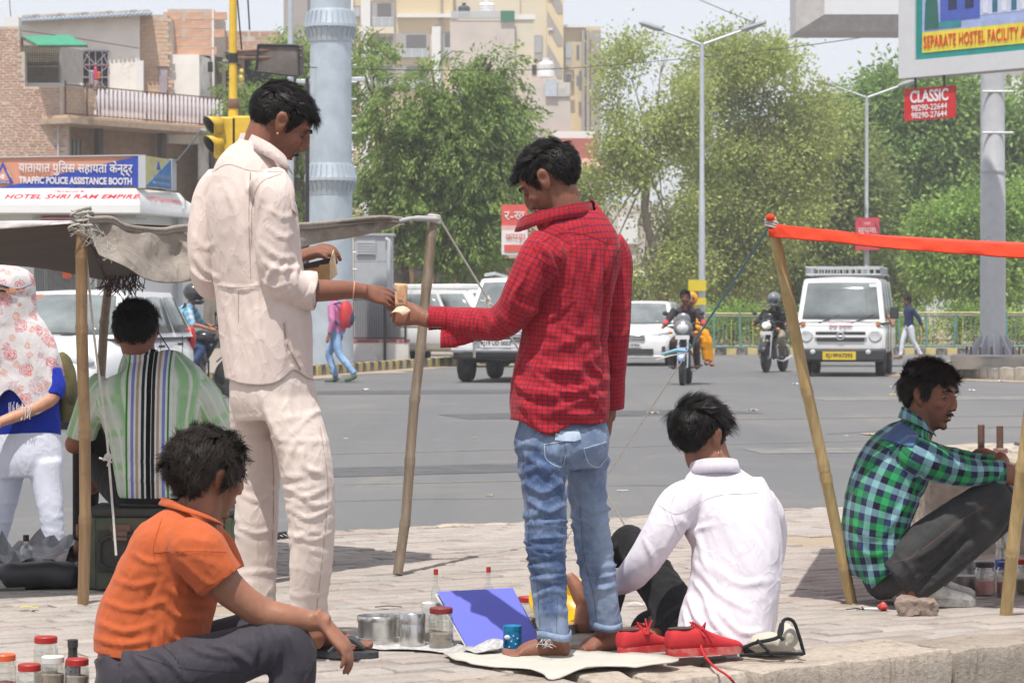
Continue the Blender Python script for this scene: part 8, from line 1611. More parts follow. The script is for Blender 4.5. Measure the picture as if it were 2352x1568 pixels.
def lv(p): return Vector(p)
def mini(lab,loc,rot,J,shirt,pants,skin,hairm= None,helmet= None,sleeve=1.,face=-90,extra= None,scale=1.,shoe_m= None,arm_sleeve= None,vox=.014):
 t=thing('person',lab,'person',loc,rot);t.scale=(scale,)*3;j={k:Vector(v) for k,v in J.items()}
 up=(j['neck']-j['hip']);ax=Vector((1,0,0)) if 'ax' not in J else Vector(J['ax'])
 pt= lambda f:j['hip'].lerp(j['neck'],f)+Vector(J.get('bow',(0,0,0)))*math.sin(math.pi*f)
 tor=Loft([(pt(f),a,b,ax) for f,a,b in ((-.12,.165,.115),(0,.165,.12),(.25,.155,.115),(.5,.17,.12),(.72,.185,.12),(.86,.165,.1),(.96,.09,.075),(1.02,.06,.06))],n=20,sub=4,p=2.3)
 def L2(a,b,c,ra,rb,rc): return Loft([(a,ra,ra,(0,.3,1) if abs((c-a).normalized().z)<.8 else (0,1,0)),(a.lerp(b,.5),ra*.95,ra*.95,(0,.3,1) if abs((c-a).normalized().z)<.8 else (0,1,0)),(b,rb,rb,(0,.3,1) if abs((c-a).normalized().z)<.8 else (0,1,0)),(b.lerp(c,.5),(rb+rc)/2,(rb+rc)/2,(0,.3,1) if abs((c-a).normalized().z)<.8 else (0,1,0)),(c,rc,rc,(0,.3,1) if abs((c-a).normalized().z)<.8 else (0,1,0))],n=14,sub=3)
 sl=[];bodyp=[]
 for s in 'lr':
  a,b,c=j['sh'+s],j['el'+s],j['wr'+s];e=b.lerp(c,max(0,sleeve*2-1)) if sleeve>.5 else a.lerp(b,sleeve*2)
  sl.append(L2(a,a.lerp(e,.5) if sleeve<=.5 else b,e,.068,.056,.046));bodyp+=[L2(a,b,c,.045,.038,.026)];fd=(c-b).normalized();bodyp+=[Loft([(c,.027,.022,(0,0,1)),(c+fd*.07,.036,.022,(0,0,1)),(c+fd*.13,.03,.024,(0,0,1)),(c+fd*.165,.014,.014,(0,0,1))],n=10,sub=2)]
 g= lambda V,N,Q:ridges(V,N,.012,9,(.4,.2,1),sum(map(ord,lab))%90)
 grow('shirt',t,[tor]+sl,[shirt],vox,3,post=g,sub=0)
 hip=Loft([(pt(f),a,b,ax) for f,a,b in ((-.2,.14,.11),(-.08,.165,.12),(.06,.16,.115))],n=18,sub=3);lg=[]
 for s,x in (('l',-1),('r',1)):
  h=j['hip']+ax*(x*.085)-Vector((0,0,.03));k,a=j['kn'+s],j['an'+s];lg.append(L2(h,k,a,.095,.068,.055));bodyp+=[L2(h,k,a,.05,.045,.036)];tq=j['to'+s];bodyp+=[Loft([(a-Vector((0,0,.03)),.035,.035,(1,0,0)),(a.lerp(tq,.4)-Vector((0,0,.05)),.04,.03,(1,0,0)),(tq,.034,.022,(1,0,0))],n=10,sub=2)]
 grow('trousers',t,[hip]+lg,[pants],vox,3,post= lambda V,N,Q:ridges(V,N,.010,10,(1,0,.2),5))
 mt=head_matrix(j['head'],J.get('face',-90),J.get('pitch',-4),0,1.04);parts=head_parts(mt)+bodyp+[Loft([(j['neck']-Vector((0,0,.08)),.06,.06,ax),(j['neck']+Vector((0,0,.03)),.052,.055,ax),(j['head']-Vector((0,0,.03)),.055,.06,ax)],n=14,sub=3),Loft([(pt(0),.1,.07,ax),(pt(.9),.1,.06,ax)],n=12,sub=4)]
 body(t,parts,mt,[skin,EYEW,IRIS,BROW],Vector((0,0,0)),.0135, lambda L:stubble(L,.2), lambda b:face_bits(b,mt,1,2,3,.4,3,Vector((0,0,0))),2)
 if hairm:hair(t,mt, lambda p:(.2,.5,.4) if p[2]>.05 else (.1,-.2,-1),Vector((0,0,0)),700,.05,.4,120,7,hairm,thick=.008,rad=.004)
 if helmet:
  b=MB(helmet);b.add(*xf(ell((0,-.01,.035),(.128,.155,.135), None,22,16),mt));b.add(*xf(ell((0,.06,-.085),(.1,.09,.05), None,16,10),mt));h=b.build('helmet',t,smooth=60);v=MB(glass('visor_plastic',(.75,.8,.85),.05));v.add(*xf(ell((0,.055,.0),(.118,.118,.075), None,20,12),mt));v.build('visor',h,smooth=60)
 if shoe_m:
  for s in 'lr':
   a,tq=j['an'+s],j['to'+s];b=MB(shoe_m);d=(tq-a).normalized();b.tube([a-d*.04+Vector((0,0,-.04)),a+d*.05-Vector((0,0,.045)),tq+d*.01,tq+d*.04],[.045,.05,.045,.02],10);b.build('shoe',t)
 return t
RJ=dict(hip=(0,.25,.84),neck=(0,.0,1.36),head=(0,-.05,1.5),shl=(-.19,.02,1.29),shr=(.19,.02,1.29),ell=(-.31,-.08,1.08),elr=(.31,-.08,1.08),wrl=(-.34,-.3,1.02),wrr=(.34,-.3,1.02),knl=(-.2,-.2,.72),knr=(.2,-.2,.72),anl=(-.2,.0,.36),anr=(.2,.0,.36),tol=(-.2,-.18,.3),tor=(.2,-.18,.3),bow=(0,.05,0))
dg=m_cloth('dark_grey_shirt',srgb(58,54,58),.85,dirt=srgb(120,60,66),ds=6,dm=.6);bkc=m_cloth('black_jacket',srgb(36,36,40),.8);kh=m_cloth('khaki_trousers',srgb(148,136,122),.85);brn=m_cloth('brown_shorts',srgb(74,56,48),.85);nav=m_cloth('navy_shirt',srgb(36,46,84),.85);wtr=m_cloth('white_pyjama',srgb(205,205,212),.85);pk=m_cloth('pink_shirt',srgb(188,116,160),.85);ljn=denim('light_blue_jeans',srgb(108,140,184),srgb(140,168,204));djn=denim('dark_blue_jeans',srgb(44,60,92),srgb(62,80,112));ysl=m_cloth('orange_yellow_sari',srgb(226,152,24),.8,dirt=srgb(190,60,40),ds=9,dm=.6)
bpl=m_cloth('sky_blue_plaid',(1,1,1),.85,pattern=plaid([srgb(66,134,168),srgb(150,190,205),srgb(80,150,180),srgb(185,180,185)],.05));HLM=M('helmet_grey',(.16,.165,.17),.25,coat=.5);HLB=M('helmet_black',(.035,.038,.042),.25,coat=.5)
RED_SLEEVE=m_cloth('red_arm_sleeve',srgb(190,60,70),.8)
t=mini('bareheaded rider in open dark shirt with red sleeves on motorcycle',*MC1,RJ,dg,brn,SK_D,m_hair(),sleeve=.62)
for s in (-1,1):b=MB(RED_SLEEVE);b.tube([(s*.305,-.06,1.1),(s*.33,-.18,1.05),(s*.34,-.27,1.025)],[.05,.045,.04],12);b.build('arm_sleeve',t)
PJ=dict(RJ,hip=(.02,.62,.9),neck=(.04,.55,1.34),head=(.07,.5,1.47),shl=(-.1,.55,1.26),shr=(.16,.55,1.26),ell=(-.15,.4,1.1),elr=(.2,.42,1.05),wrl=(-.1,.25,1.0),wrr=(.18,.3,.95),knl=(.28,.4,.8),knr=(.36,.45,.78),anl=(.32,.45,.42),anr=(.4,.5,.4),tol=(.36,.36,.36),tor=(.46,.4,.34))
t=mini('passenger in orange sari riding pillion behind the bareheaded rider',*MC1,PJ,ysl,ysl,SK_M, None);b=MB(ysl);b.add(*ell((.07,.54,1.49),(.105,.12,.12)));b.build('head_cloth',t,smooth=60);b=MB(ysl);L=Loft([(Vector((.22,.46,.98)),.07,.10,(1,0,0)),(Vector((.29,.46,.82)),.10,.12,(1,0,0)),(Vector((.31,.48,.62)),.07,.10,(1,0,0)),(Vector((.32,.5,.5)),.05,.08,(1,0,0))],n=16,sub=4);V,Fs=L.mesh();V=V+(snoise(V,4,14,2)*.012)[:, None];b.add(V,Fs);b.build('sari_drape',t,smooth=60)
mini('rider in grey helmet and black jacket beside the white minivan',*MC2,RJ,bkc,kh,SK_M, None,HLM,shoe_m=BLKP)
t=mini('rider in black helmet and sky blue plaid shirt at left',*MC3,RJ,bpl,djn,SK_M, None,HLB,sleeve=.6,shoe_m=BLKP);
for s in (-1,1):b=MB(BLKP);b.tube([(s*.14,.05,1.38),(s*.15,.14,1.2),(s*.12,.2,1.0)],.02,6);b.build('bag_strap',t)
WJ=dict(hip=(0,0,.92),neck=(0,-.02,1.44),head=(0,-.05,1.58),shl=(-.2,0,1.37),shr=(.2,0,1.37),ell=(-.26,.06,1.1),elr=(.26,.06,1.1),wrl=(-.27,-.02,.86),wrr=(.27,.0,.86),knl=(-.1,-.1,.5),knr=(.1,.08,.5),anl=(-.1,-.16,.1),anr=(.1,.3,.13),tol=(-.1,-.34,.03),tor=(.1,.16,.03))
pn=gp(2088,76.);pn.z=RZ;mini('walking man in navy shirt and white trousers behind the minivan',pn,R(-75),dict(WJ,knl=(-.1,-.14,.5),anl=(-.1,-.2,.1),tol=(-.1,-.38,.03),wrr=(.3,.25,.9),elr=(.27,.16,1.12)),nav,wtr,SK_D,m_hair(),sleeve=.95,shoe_m=M('brown_sandal',(.16,.07,.05),.7),scale=.98)
pn=G(772,878,RZ);t=mini('walking student in pink shirt and light jeans with backpack',pn,R(-114),dict(WJ,knl=(-.1,-.2,.5),anl=(-.1,-.06,.1),tol=(-.1,-.24,.03),anr=(.1,.42,.16),knr=(.1,.12,.5),tor=(.1,.26,.06)),pk,ljn,SK_M,m_hair(),sleeve=.95,shoe_m=M('trainer_green',(.12,.16,.12),.7))
bp=thing('backpack','red and navy backpack on the student in pink','backpack',pn+Vector((.17,-.08,1.02)),R(-114));b=MB(M('red_nylon',(.5,.035,.04),.6,var=.15));L=Loft([(Vector((0,0,-.04)),.13,.08,(1,0,0)),(Vector((0,.02,.1)),.16,.11,(1,0,0)),(Vector((0,.02,.28)),.15,.1,(1,0,0)),(Vector((0,0,.42)),.09,.06,(1,0,0))],n=20,sub=5);b.add(*L.mesh());b.build('bag',bp,smooth=60);b=MB(M('navy_nylon',(.03,.04,.12),.6));b.sph((-.03,.1,.12),(.1,.05,.13),14,10);b.build('pocket',bp);b=MB(M('navy_strap',(.03,.04,.1),.7))
for s in (-1,1):b.tube([(s*.1,-.04,.4),(s*.14,-.22,.36),(s*.15,-.2,.12),(s*.12,-.04,.0)],.018,6)
b.build('strap',bp)
dv=thing('person','driver of the minivan with one arm out of the window','person',(6.74,57.0,RZ),ROADYAW);b=MB(SK_M);b.tube([(.5,-.8,1.2),(.86,-.95,1.16),(.93,-1.05,1.05),(.95,-1.1,.98)],[.06,.05,.045,.03],10);b.add(*ell((.42,-.75,1.5),(.09,.1,.12)));b.build('body',dv,smooth=60);b=MB(bkc);b.add(*ell((.42,-.65,1.18),(.2,.14,.25)));b.build('shirt',dv,smooth=60)
# ------------------------------------------------------------------ awnings, poles, ropes

def m_bamboo(name,c1,c2):
 m,t,b=base(name);MATS[name]=m;co=objco(t);mp=nd(t,'ShaderNodeMapping');t.links.new(co,mp.inputs[0]);mp.inputs[3].default_value=(60,60,3)
 o=mixc(t,ramp(t,noise(t,1,5,.6,mp.outputs[0]),[(.35,0),(.65,1)]),c1,c2);o=mixc(t,ramp(t,noise(t,7,5,.7,co,.5),[(.55,0),(.7,.6)]),o,tuple(x*.55 for x in c1));t.links.new(o,b.inputs['Base Color']);b.inputs['Roughness'].default_value=.5;bump(t,b,noise(t,1,5,.6,mp.outputs[0]),.3,.003); return m
BAM_O=m_bamboo('old_bamboo',(.15,.11,.075),(.22,.17,.12));BAM_G=m_bamboo('golden_bamboo',(.36,.25,.10),(.46,.34,.17));BAM_D=m_bamboo('brown_bamboo',(.19,.115,.055),(.27,.175,.09))
def bamboo(lab,p0,p1,r,mat,nodes,seed=0):
 p0,p1=Vector(p0),Vector(p1);t=thing('bamboo_pole',lab,'pole',p0,group='bamboo poles holding the awnings');ax=(p1-p0);L=ax.length;ax.normalize();sd=ax.orthogonal().normalized();s2=ax.cross(sd);r_=random.Random(seed);zs,rs_=[0],[r*.98];pts=[]
 for n_ in nodes:
  for dz,k in ((-.02,1.0),(-.006,1.13),(0,1.05),(.006,1.12),(.022,.985)):zs.append(L*n_+dz);rs_.append(r*k)
 zs.append(L);rs_.append(r*.9);Z=np.array(zs);bend=np.interp(Z,np.linspace(0,L,6),[0]+[r_.gauss(0,.008) for _ in range(4)]+[0])
 b=MB(mat);b.tube([ax*z+sd*q for z,q in zip(Z,bend)],rs_,14);b.build('culm',t,smooth=50); return t
p1b,p1t=G(190,1388),P(189,500,10.62);bamboo('brown bamboo pole at left holding the awning corner',p1b,p1t+Vector((0,0,.01)),.0225,BAM_D,(.22,.44,.71,.9),1)
p2b,p2t=G(913,1319),P(996,490,12.2);bamboo('leaning grey bamboo pole between the two standing men',p2b,p2t,.0215,BAM_O,(.14,.31,.48,.62,.80,.94),2)
p3b,p3t=G(200,1200),P(250,645,13.3);bamboo('back bamboo pole under the awning behind the seated man',p3b,p3t,.022,BAM_O,(.3,.6,.85),3)
p4b,p4t=G(1957,1384),P(1771,502,10.5);bamboo('golden bamboo pole leaning left under the orange cloth',p4b,p4t,.0215,BAM_G,(.1,.33,.36,.56,.79),4)
p5b,p5t=G(2312,1412),P(2412,580,10.0);bamboo('golden bamboo pole at the right edge of the picture',p5b,p5t,.024,BAM_G,(.18,.42,.68),5)
def drape(name,parent,top,bot,mat,og,nu=60,nv=24,amp=.02,f=14,seed=1,solid=.003,sag=0.):
 T_=catmull(npv([list(p) for p in top]),8);B_=catmull(npv([list(p) for p in bot]),8)
 def at(A,u):x=u*(len(A)-1);i=min(int(x),len(A)-2); return A[i]+(A[i+1]-A[i])*(x-i)
 G_=np.array([[at(T_,i/(nu-1))*(1-j/(nv-1))+at(B_,i/(nu-1))*(j/(nv-1)) for i in range(nu)] for j in range(nv)]).reshape(-1,3);uu=np.tile(np.linspace(0,1,nu),nv);vv=np.repeat(np.linspace(0,1,nv),nu)
 G_[:,2]-=sag*np.sin(np.pi*uu)*np.sin(np.pi*vv);w=np.sin(np.pi*np.clip(vv*.85+.1,0,1));G_[:,1]-=amp*w*snoise(G_*np.array([1.4,.4,.7]),seed,f,3);rg=np.clip(1-np.abs(snoise(G_*np.array([1,.3,.8]),seed+5,f*.8,2))*1.3,0,1)**2;G_[:,1]-=amp*1.3*rg*w;G_[:,2]+=amp*.4*snoise(G_,seed+3,f*.7,2)*w
 b=MB(mat);b.add(G_-npv(og),[(j*nu+i,j*nu+i+1,(j+1)*nu+i+1,(j+1)*nu+i) for j in range(nv-1) for i in range(nu-1)]); return b.build(name,parent,smooth=70,solid=solid,fix= False)
TARP=m_cloth('grey_canvas',(.27,.235,.20),.95,wb=.35,var=.12,vs=7,dirt=(.2,.17,.145),ds=6,dm=.48,crease=.5);TARP_SHADE=m_cloth('shaded_canvas',(.07,.054,.05),.95,wb=.3,var=.1)  # one fabric in two tones: the darker paints in the underside's shade
ROPE=M('white_rope',(.56,.54,.5),.9,var=.15,vs=60);ROPEG=M('grey_rope',(.4,.38,.34),.9,var=.2,vs=60)
og=p1b;aw=thing('cloth_awning','sagging grey cloth awning with shaded underside tied to bamboo poles','awning',og)
D_,E_=p3t,P(-260,596,12.6);A_=P(-260,530,10.3)
drape('canopy',aw,[A_,P(0,516,10.5),p1t-Vector((0,0,.02))],[E_,P(60,612,12.9),D_],TARP_SHADE,og,40,24,.012,8,2,sag=.03)
drape('canopy_side',aw,[p1t-Vector((0,0,.022)),P(560,520,11.3),P(900,505,12.05)],[D_-Vector((0,0,.003)),P(480,600,13.2),P(900,508,12.4)],TARP_SHADE,og,40,16,.01,8,3,sag=.02)
drape('hem',aw,[A_+Vector((0,-.012,.035)),P(0,508,10.47),P(175,506,10.6)],[A_+Vector((0,-.015,-.01)),P(0,526,10.46),P(176,512,10.59)],m_cloth('sunlit_hem_cloth',(.50,.48,.47),.95),og,40,6,.006,20,4)  # hem coloured paler than the awning to paint in its sunlit edge
drape('flap',aw,[P(196,500,10.6),P(262,508,10.68),P(330,524,10.8),P(440,520,11.0),P(560,524,11.25),P(700,520,11.6),P(840,503,12.0),P(925,500,12.12)],[P(228,584,10.55),P(290,612,10.6),P(345,644,10.68),P(420,648,10.85),P(560,612,11.15),P(690,568,11.55),P(830,540,11.98),P(930,516,12.1)],TARP,og,170,48,.034,14,6)
b=MB(TARP)
for k,(dy,r_) in enumerate(((0,.010),(.02,.008))):b.tube([Vector(v)-og for v in catmull(npv([list(P(x,y+k*7,d_)) for x,y,d_ in ((200,503,10.58),(255,502,10.66),(290,520,10.72),(370,528,10.86),(440,520,10.98),(700,516,11.58),(860,500,12.0),(920,503,12.1))]),6)],r_,8)
b.build('rolled_edge',aw,smooth=60)
b=MB(m_cloth('white_tie_cloth',(.38,.37,.36),.9));b.tube([Vector(v)-og for v in catmull(npv([list(P(x,y,d_)) for x,y,d_ in ((915,508,12.09),(950,502,12.13),(990,503,12.16),(1004,504,12.19))]),5)],[.01]*6+[.013]*6+[.015]*4,10);b.build('tie_cloth',aw,smooth=60)
fr=MB(ROPEG);r_=random.Random(2)
for i in range(46):
 x=r_.uniform(176,256);y=505+abs(x-190)*.9+r_.uniform(-8,22);p=P(x,y,10.52)-og;fr.tube([p,p+Vector((r_.uniform(-.03,.03),-.01,r_.uniform(-.03,.02))),p+Vector((r_.uniform(-.05,.05),-.015,r_.uniform(-.05,.01)))],.0009,4)
for i in range(14):a=r_.uniform(0,6.28);fr.torus(p1t-og+Vector((r_.uniform(-.02,.02),-.02,r_.uniform(-.04,.03))),r_.uniform(.02,.034),.0045,(r_.uniform(-.4,.4),r_.uniform(-.4,.4),1),14,5)
tag(fr.build('frayed_knot',aw),kind='stuff')
fr=MB(m_cloth('plum_fringe',(.07,.045,.055),.95))
for i in range(60):
 x=r_.uniform(236,325);y=640+r_.uniform(-10,4)-(x-240)*.1;p=P(x,y,13.0)-og;fr.tube([p,p+Vector((r_.uniform(-.03,.02),0,-.04)),p+Vector((r_.uniform(-.05,.03),0,-.05-r_.random()*.05))],.0028,4)
tag(fr.build('fringe',aw),kind='stuff')
b=MB(ROPE)
for k in range(5):b.torus(p2t-og+Vector((.002,0,-.012-k*.007)),.026,.0045,(.1,.1,1),18,5)
b.build('lashing',aw)
# orange cloth canopy at the right

oc=thing('orange_cloth','bright orange cloth awning stretched between golden bamboo poles','awning',p4b);og=p4b;ORC=m_cloth('orange_cloth_cotton',srgb(200,62,38),.85,wb=.3,var=.12)
p4c=P(1768,530,10.47);e4=P(2420,585,10.0)
top=[P(1764,512,10.47),P(1900,530,10.36),P(2100,549,10.22),P(2352,564,10.05),P(2440,566,9.98)];bot=[P(1766,544,10.46),P(1900,556,10.33),P(2100,575,10.19),P(2352,594,10.02),P(2440,598,9.95)]
drape('front_edge',oc,top,bot,ORC,og,90,12,.010,16,9,.006)
drape('sheet',oc,[p+Vector((0,.012,-.005)) for p in top],[Vector((1.3,12.7,1.455)),Vector((1.8,12.6,1.43)),Vector((2.4,12.5,1.40)),Vector((3.0,12.4,1.37)),Vector((3.3,12.3,1.35))],ORC,og,50,24,.004,8,10)
b=MB(ORC);b.sph(P(1769,500,10.45)-og,(.017,.017,.015),12,8);b.build('corner_knot',oc);b=MB(ROPEG)
for k in range(6):b.torus(P(1772,508+k*3,10.47)-og,.023+.003*(k%2),.004,(.3,.1,1),18,5)
b.build('lashing',oc)
def rope(name,lab,pts,r_,mat,knots=(),group='ropes staying the awnings',n=5):
 a=Vector(pts[0]);t=thing(name,lab,'rope',a,group=group);b=MB(mat);P_=[Vector(v)-a for v in catmull(npv([list(p) for p in pts]),n)];b.tube(P_,r_,6);o=b.build('strand',t)
 for k in knots:
  b=MB(mat);k=Vector(k)-a;rr=random.Random(3);b.sph(k,r_*2.6,10,8)
  for i in range(5):b.tube([k,k+Vector((rr.uniform(-.02,.02),-.005,rr.uniform(-.02,.02))),k+Vector((rr.uniform(-.035,.015),-.005,rr.uniform(-.045,.0)))],r_*.8,5)
  b.build('knot',t)
 return t
g1=G(1437,1209);a1=P(1004,494,12.2);rope('stay_rope','white knotted stay rope from the middle bamboo pole',[a1,a1 .lerp(g1,.235),a1 .lerp(g1,.6),g1],.0048,ROPE,[a1 .lerp(g1,.235)])
g2=G(1302,1236);a2=P(1770,515,10.5);m2=a2 .lerp(g2,.34)
rope('blue_stay_strap','flat blue strap staying the golden pole',[a2,a2 .lerp(g2,.17),m2],.0042,M('blue_strap',srgb(70,118,140),.6));t=rope('white_stay_tape','white tape tied to the blue strap running to the ground',[m2,m2 .lerp(g2,.5),g2],.003,ROPE)
b=MB(M('blue_strap_tail',srgb(110,160,178),.6));b.tube([(0,0,0),(-.05,0,.004),(-.11,0,-.012)],[.004,.009,.003],6);b.build('strap_tail',t);b=MB(ROPE);b.tube([(0,0,-.004),(-.07,0,-.016),(-.13,0,-.035)],[.003,.004,.002],5);b.build('tape_tail',t)
rope('dangling_rope','cream rope dangling from the left pole over the trunk',[P(192,520,10.6),P(215,760,10.75),P(240,960,10.9),P(249,1050,10.9),P(266,1275,10.9)],.005,ROPE,[P(248,1047,10.9)])
rope('thin_cord','dark thin cord hanging behind the seated man',[P(296,648,12.9),P(318,690,12.9),P(395,812,12.9)],.003,BLACKP)
# ------------------------------------------------------------------ glass, tins and bottles

def thin_glass(name,tint=(.93,.95,.94),refl=.10):
 if name in MATS: return MATS[name]
 m,t,b=base(name);MATS[name]=m;t.nodes.remove(b);tr=t.nodes.new('ShaderNodeBsdfTransparent');tr.inputs[0].default_value=c4(tint);gl=t.nodes.new('ShaderNodeBsdfGlossy');gl.inputs['Roughness'].default_value=.06;lw=t.nodes.new('ShaderNodeLayerWeight');lw.inputs[0].default_value=.35
 f=math_(t,'ADD',math_(t,'MULTIPLY',lw.outputs['Facing'],.5),refl);mx=t.nodes.new('ShaderNodeMixShader');t.links.new(f,mx.inputs[0]);t.links.new(tr.outputs[0],mx.inputs[1]);t.links.new(gl.outputs[0],mx.inputs[2]);t.links.new(mx.outputs[0],t.nodes['Material Output'].inputs[0]); return m
GL=thin_glass('clear_glass');PET=thin_glass('clear_plastic',(.9,.93,.94),.16);REDLID=M('red_lid',srgb(158,40,36),.5,var=.15,vs=40,dirt=srgb(150,96,86),ds=30,dm=.6);STL=M('stainless_steel',(.58,.57,.55),.28,.9,var=.1,vs=20,dirt=(.4,.37,.33),ds=14,dm=.55)
def jar(lab,p,r,h,lid,fill= None,fh=.4,group='glass jars on the pavement',lidh=.016):
 t=thing('glass_jar',lab,'jar',p,group=group);b=MB(GL);b.lathe([(r*.2,.002),(r*.88,.002),(r,h*.07),(r,h*.74),(r*.93,h*.82),(r*.84,h*.86),(r*.84,h*.95)],26,cap= False);b.build('glass',t)
 if fill:b=MB(fill);b.lathe([(r*.9,.005),(r*.95,h*.08),(r*.95,h*fh),(r*.5,h*(fh+.03))],22);b.build('contents',t)
 b=MB(lid);b.lathe([(r*.86,h*.88),(r*.94,h*.885),(r*.95,h*.885+lidh),(r*.88,h*.885+lidh+.003)],28);b.build('lid',t); return t
def bottle(lab,p,prof,cap_m,liquid= None,m= None,cap=(.014,.02),lw= None,group= None):
 t=thing('bottle',lab,'bottle',p,group=group);b=MB(m or GL);b.lathe([(.004,.002)]+prof,22,cap= False);b.build('glass',t);b=MB(cap_m);z=prof[-1][1];b.lathe([(cap[0],z-cap[1]*.4),(cap[0],z+cap[1]*.7),(cap[0]*.85,z+cap[1]*.75)],18);b.build('cap',t)
 if liquid:b=MB(liquid[0]);b.lathe([(prof[0][0]*.9,.004),(prof[1][0]*.93,.01),(prof[1][0]*.93,liquid[1])],20);b.build('liquid',t)
 return t
def tin(lab,p,r,h,m,name='steel_tin',lidfrac=.72,group= None,cat='tin'):
 t=thing(name,lab,cat,p,group=group);b=MB(m);b.lathe([(r*.96,0),(r,.004),(r,h*lidfrac),(r*.985,h*(lidfrac+.01))],30);b.build('body',t,smooth=50);b=MB(m);b.lathe([(r*1.03,h*(lidfrac-.02)),(r*1.035,h*(lidfrac+.02)),(r*1.03,h*.97),(r*.97,h),(r*.9,h*.985)],30);b.build('lid',t,smooth=50); return t
S_= lambda px,d_:px/F*d_
p=G(868,1481);t=thing('steel_box','low round steel box with raised rim beside the canister','tin',p);d_=p.y;b=MB(STL);b.lathe([(S_(50,d_),0),(S_(53,d_),.006),(S_(52,d_),.026),(S_(46,d_),.027),(S_(46,d_),.075),(S_(48,d_),.08),(S_(48,d_),.096),(S_(47,d_),.098),(S_(46,d_),.088),(S_(45,d_),.03)],36,cap= True);b.build('body',t,smooth=50)
tin('tall stainless steel canister next to the glass jars',G(947,1487),.042,.115,STL,group='steel tins');tin('steel tin half hidden behind the canister',G(928,1468),.045,.09,STL,group='steel tins')
PWD=M('beige_powder',(.30,.25,.20),.95,var=.25,vs=40);PNK=M('pink_powder',(.55,.27,.25),.95,var=.2,vs=30);LID_W=M('white_lid',(.6,.6,.58),.5)
jar('glass jar with red lid and beige powder left of blue folder',G(1013,1492),.040,.135,M('dull_red_lid',srgb(120,44,40),.5),PWD,.4);jar('white lidded glass jar behind the red lidded jar',G(992,1478),.037,.135,LID_W,PWD,.3);jar('red lidded jar half hidden behind the jeans',G(1213,1440),.038,.1,REDLID,PWD,.3)
sauce=M('red_sauce',(.22,.035,.02),.3);pr=[(.017,.003),(.018,.01),(.018,.075),(.014,.092),(.0075,.105),(.0065,.14),(.007,.148)]
bottle('small glass sauce bottle with red cap and red dregs',G(1001,1408),[(r_*1.0,z*1.0) for r_,z in pr],REDLID,(sauce,.03),cap=(.0085,.018));bottle('empty glass sauce bottle with red cap behind the folder',G(1122,1402),pr,REDLID,cap=(.0085,.018))
# blue ring folder, tent fashion

BLU=M('blue_folder_card',srgb(106,112,206),.55,var=.06,vs=9,dirt=srgb(126,128,200),ds=14,dm=.62);q=[G(1076,1491),G(1244,1481)];tp=[P(1004,1358,q[0].y+.10),P(1178,1349,q[1].y+.10)];t=thing('blue_folder','bright blue folder of papers standing open like a tent','folder',(q[0]+q[1])/2);og=t.location
def slab(m,c,th):n=(c[1]-c[0]).cross(c[3]-c[0]).normalized()*th; return MB(m).add([x-og for x in c]+[x-og+n for x in c],[(0,1,2,3),(4,7,6,5),(0,4,5,1),(1,5,6,2),(2,6,7,3),(3,7,4,0)])
slab(BLU,[q[0],q[1],tp[1],tp[0]],-.003).build('front_cover',t,bevel=.0015);bk_=[q[0]+Vector((-.005,.22,0)),q[1]+Vector((-.005,.22,0))];slab(BLU,[bk_[0],bk_[1],tp[1]+Vector((0,.012,-.004)),tp[0]+Vector((0,.012,-.004))],.003).build('back_cover',t,bevel=.0015)
for k in range(5):o_=Vector((-.004+.002*(k%2),.008+k*.006,.004));slab(M('paper_sheets',(.55,.54,.5),.9),[q[0]+o_+Vector((-.008+k*.001,0,.004)),q[1]+o_-Vector((.02,0,0)),tp[1]+o_*.5-Vector((.02,0,.014)),tp[0]+o_*.5+Vector((-.008,0,-.012))],.0012).build('page',t)
t=thing('drink_can','metallic blue can with screw lid in front of the folder','can',G(1177,1497));cm=M('blue_can_print',srgb(24,110,160),.35,.4,var=.35,vs=45);b=MB(cm);b.lathe([(.029,0),(.030,.004),(.030,.066),(.0295,.068)],28);o=b.build('body',t);b=MB(M('blue_can_lid',srgb(30,130,175),.3,.5));b.lathe([(.0305,.0685),(.031,.07),(.031,.085),(.029,.0865),(.026,.084)],28);b.build('lid',t)
b=MB(M('can_label',(.6,.6,.62),.5))
for k in range(5):a=-1.9+k*.22;b.box((.0305*math.cos(a),.0305*math.sin(a),.02+(k*37%5)*.009),(.004,.004,.004),(0,0,a))
b.sph((-.016,-.0255,.05),(.011,.006,.008),10,6);b.build('label',o)
# sack mat, newspapers and yellow tray

def flat(name,lab,cat,pts,z,mat,th=.004,wav=.006,seed=1,n=14):
 pts=[G(x,y,z) for x,y in pts];c=sum(pts,Vector())/len(pts);t=thing(name,lab,cat,Vector((c.x,c.y,0)));og=t.location;ring=catmull(npv([list(p) for p in pts+pts[:1]]),5)[:-1];r_=np.random.RandomState(seed);V=[c-og];Fs=[];k=len(ring)
 for j in range(1,7):
  f=j/6;w=ring*f+npv(c)*(1-f);h=wav*(snoise(w,seed,22,2)*.5+.5)*(f**2);w=w.copy();w[:,2]=z+h;V+=[Vector(x)-og for x in w]
 for i in range(k):Fs.append((0,1+i,1+(i+1)%k))
 for j in range(5):
  for i in range(k):Fs.append((1+j*k+i,1+j*k+(i+1)%k,1+(j+1)*k+(i+1)%k,1+(j+1)*k+i))
 b=MB(mat);b.add(V,Fs);b.build('sheet',t,smooth=60,solid=th,fix= False); return t
SACK=M('white_woven_sack',(.50,.48,.42),.8,var=.06,vs=14,dirt=(.45,.38,.24),ds=5,dm=.6,bmp=.4,bs=300)
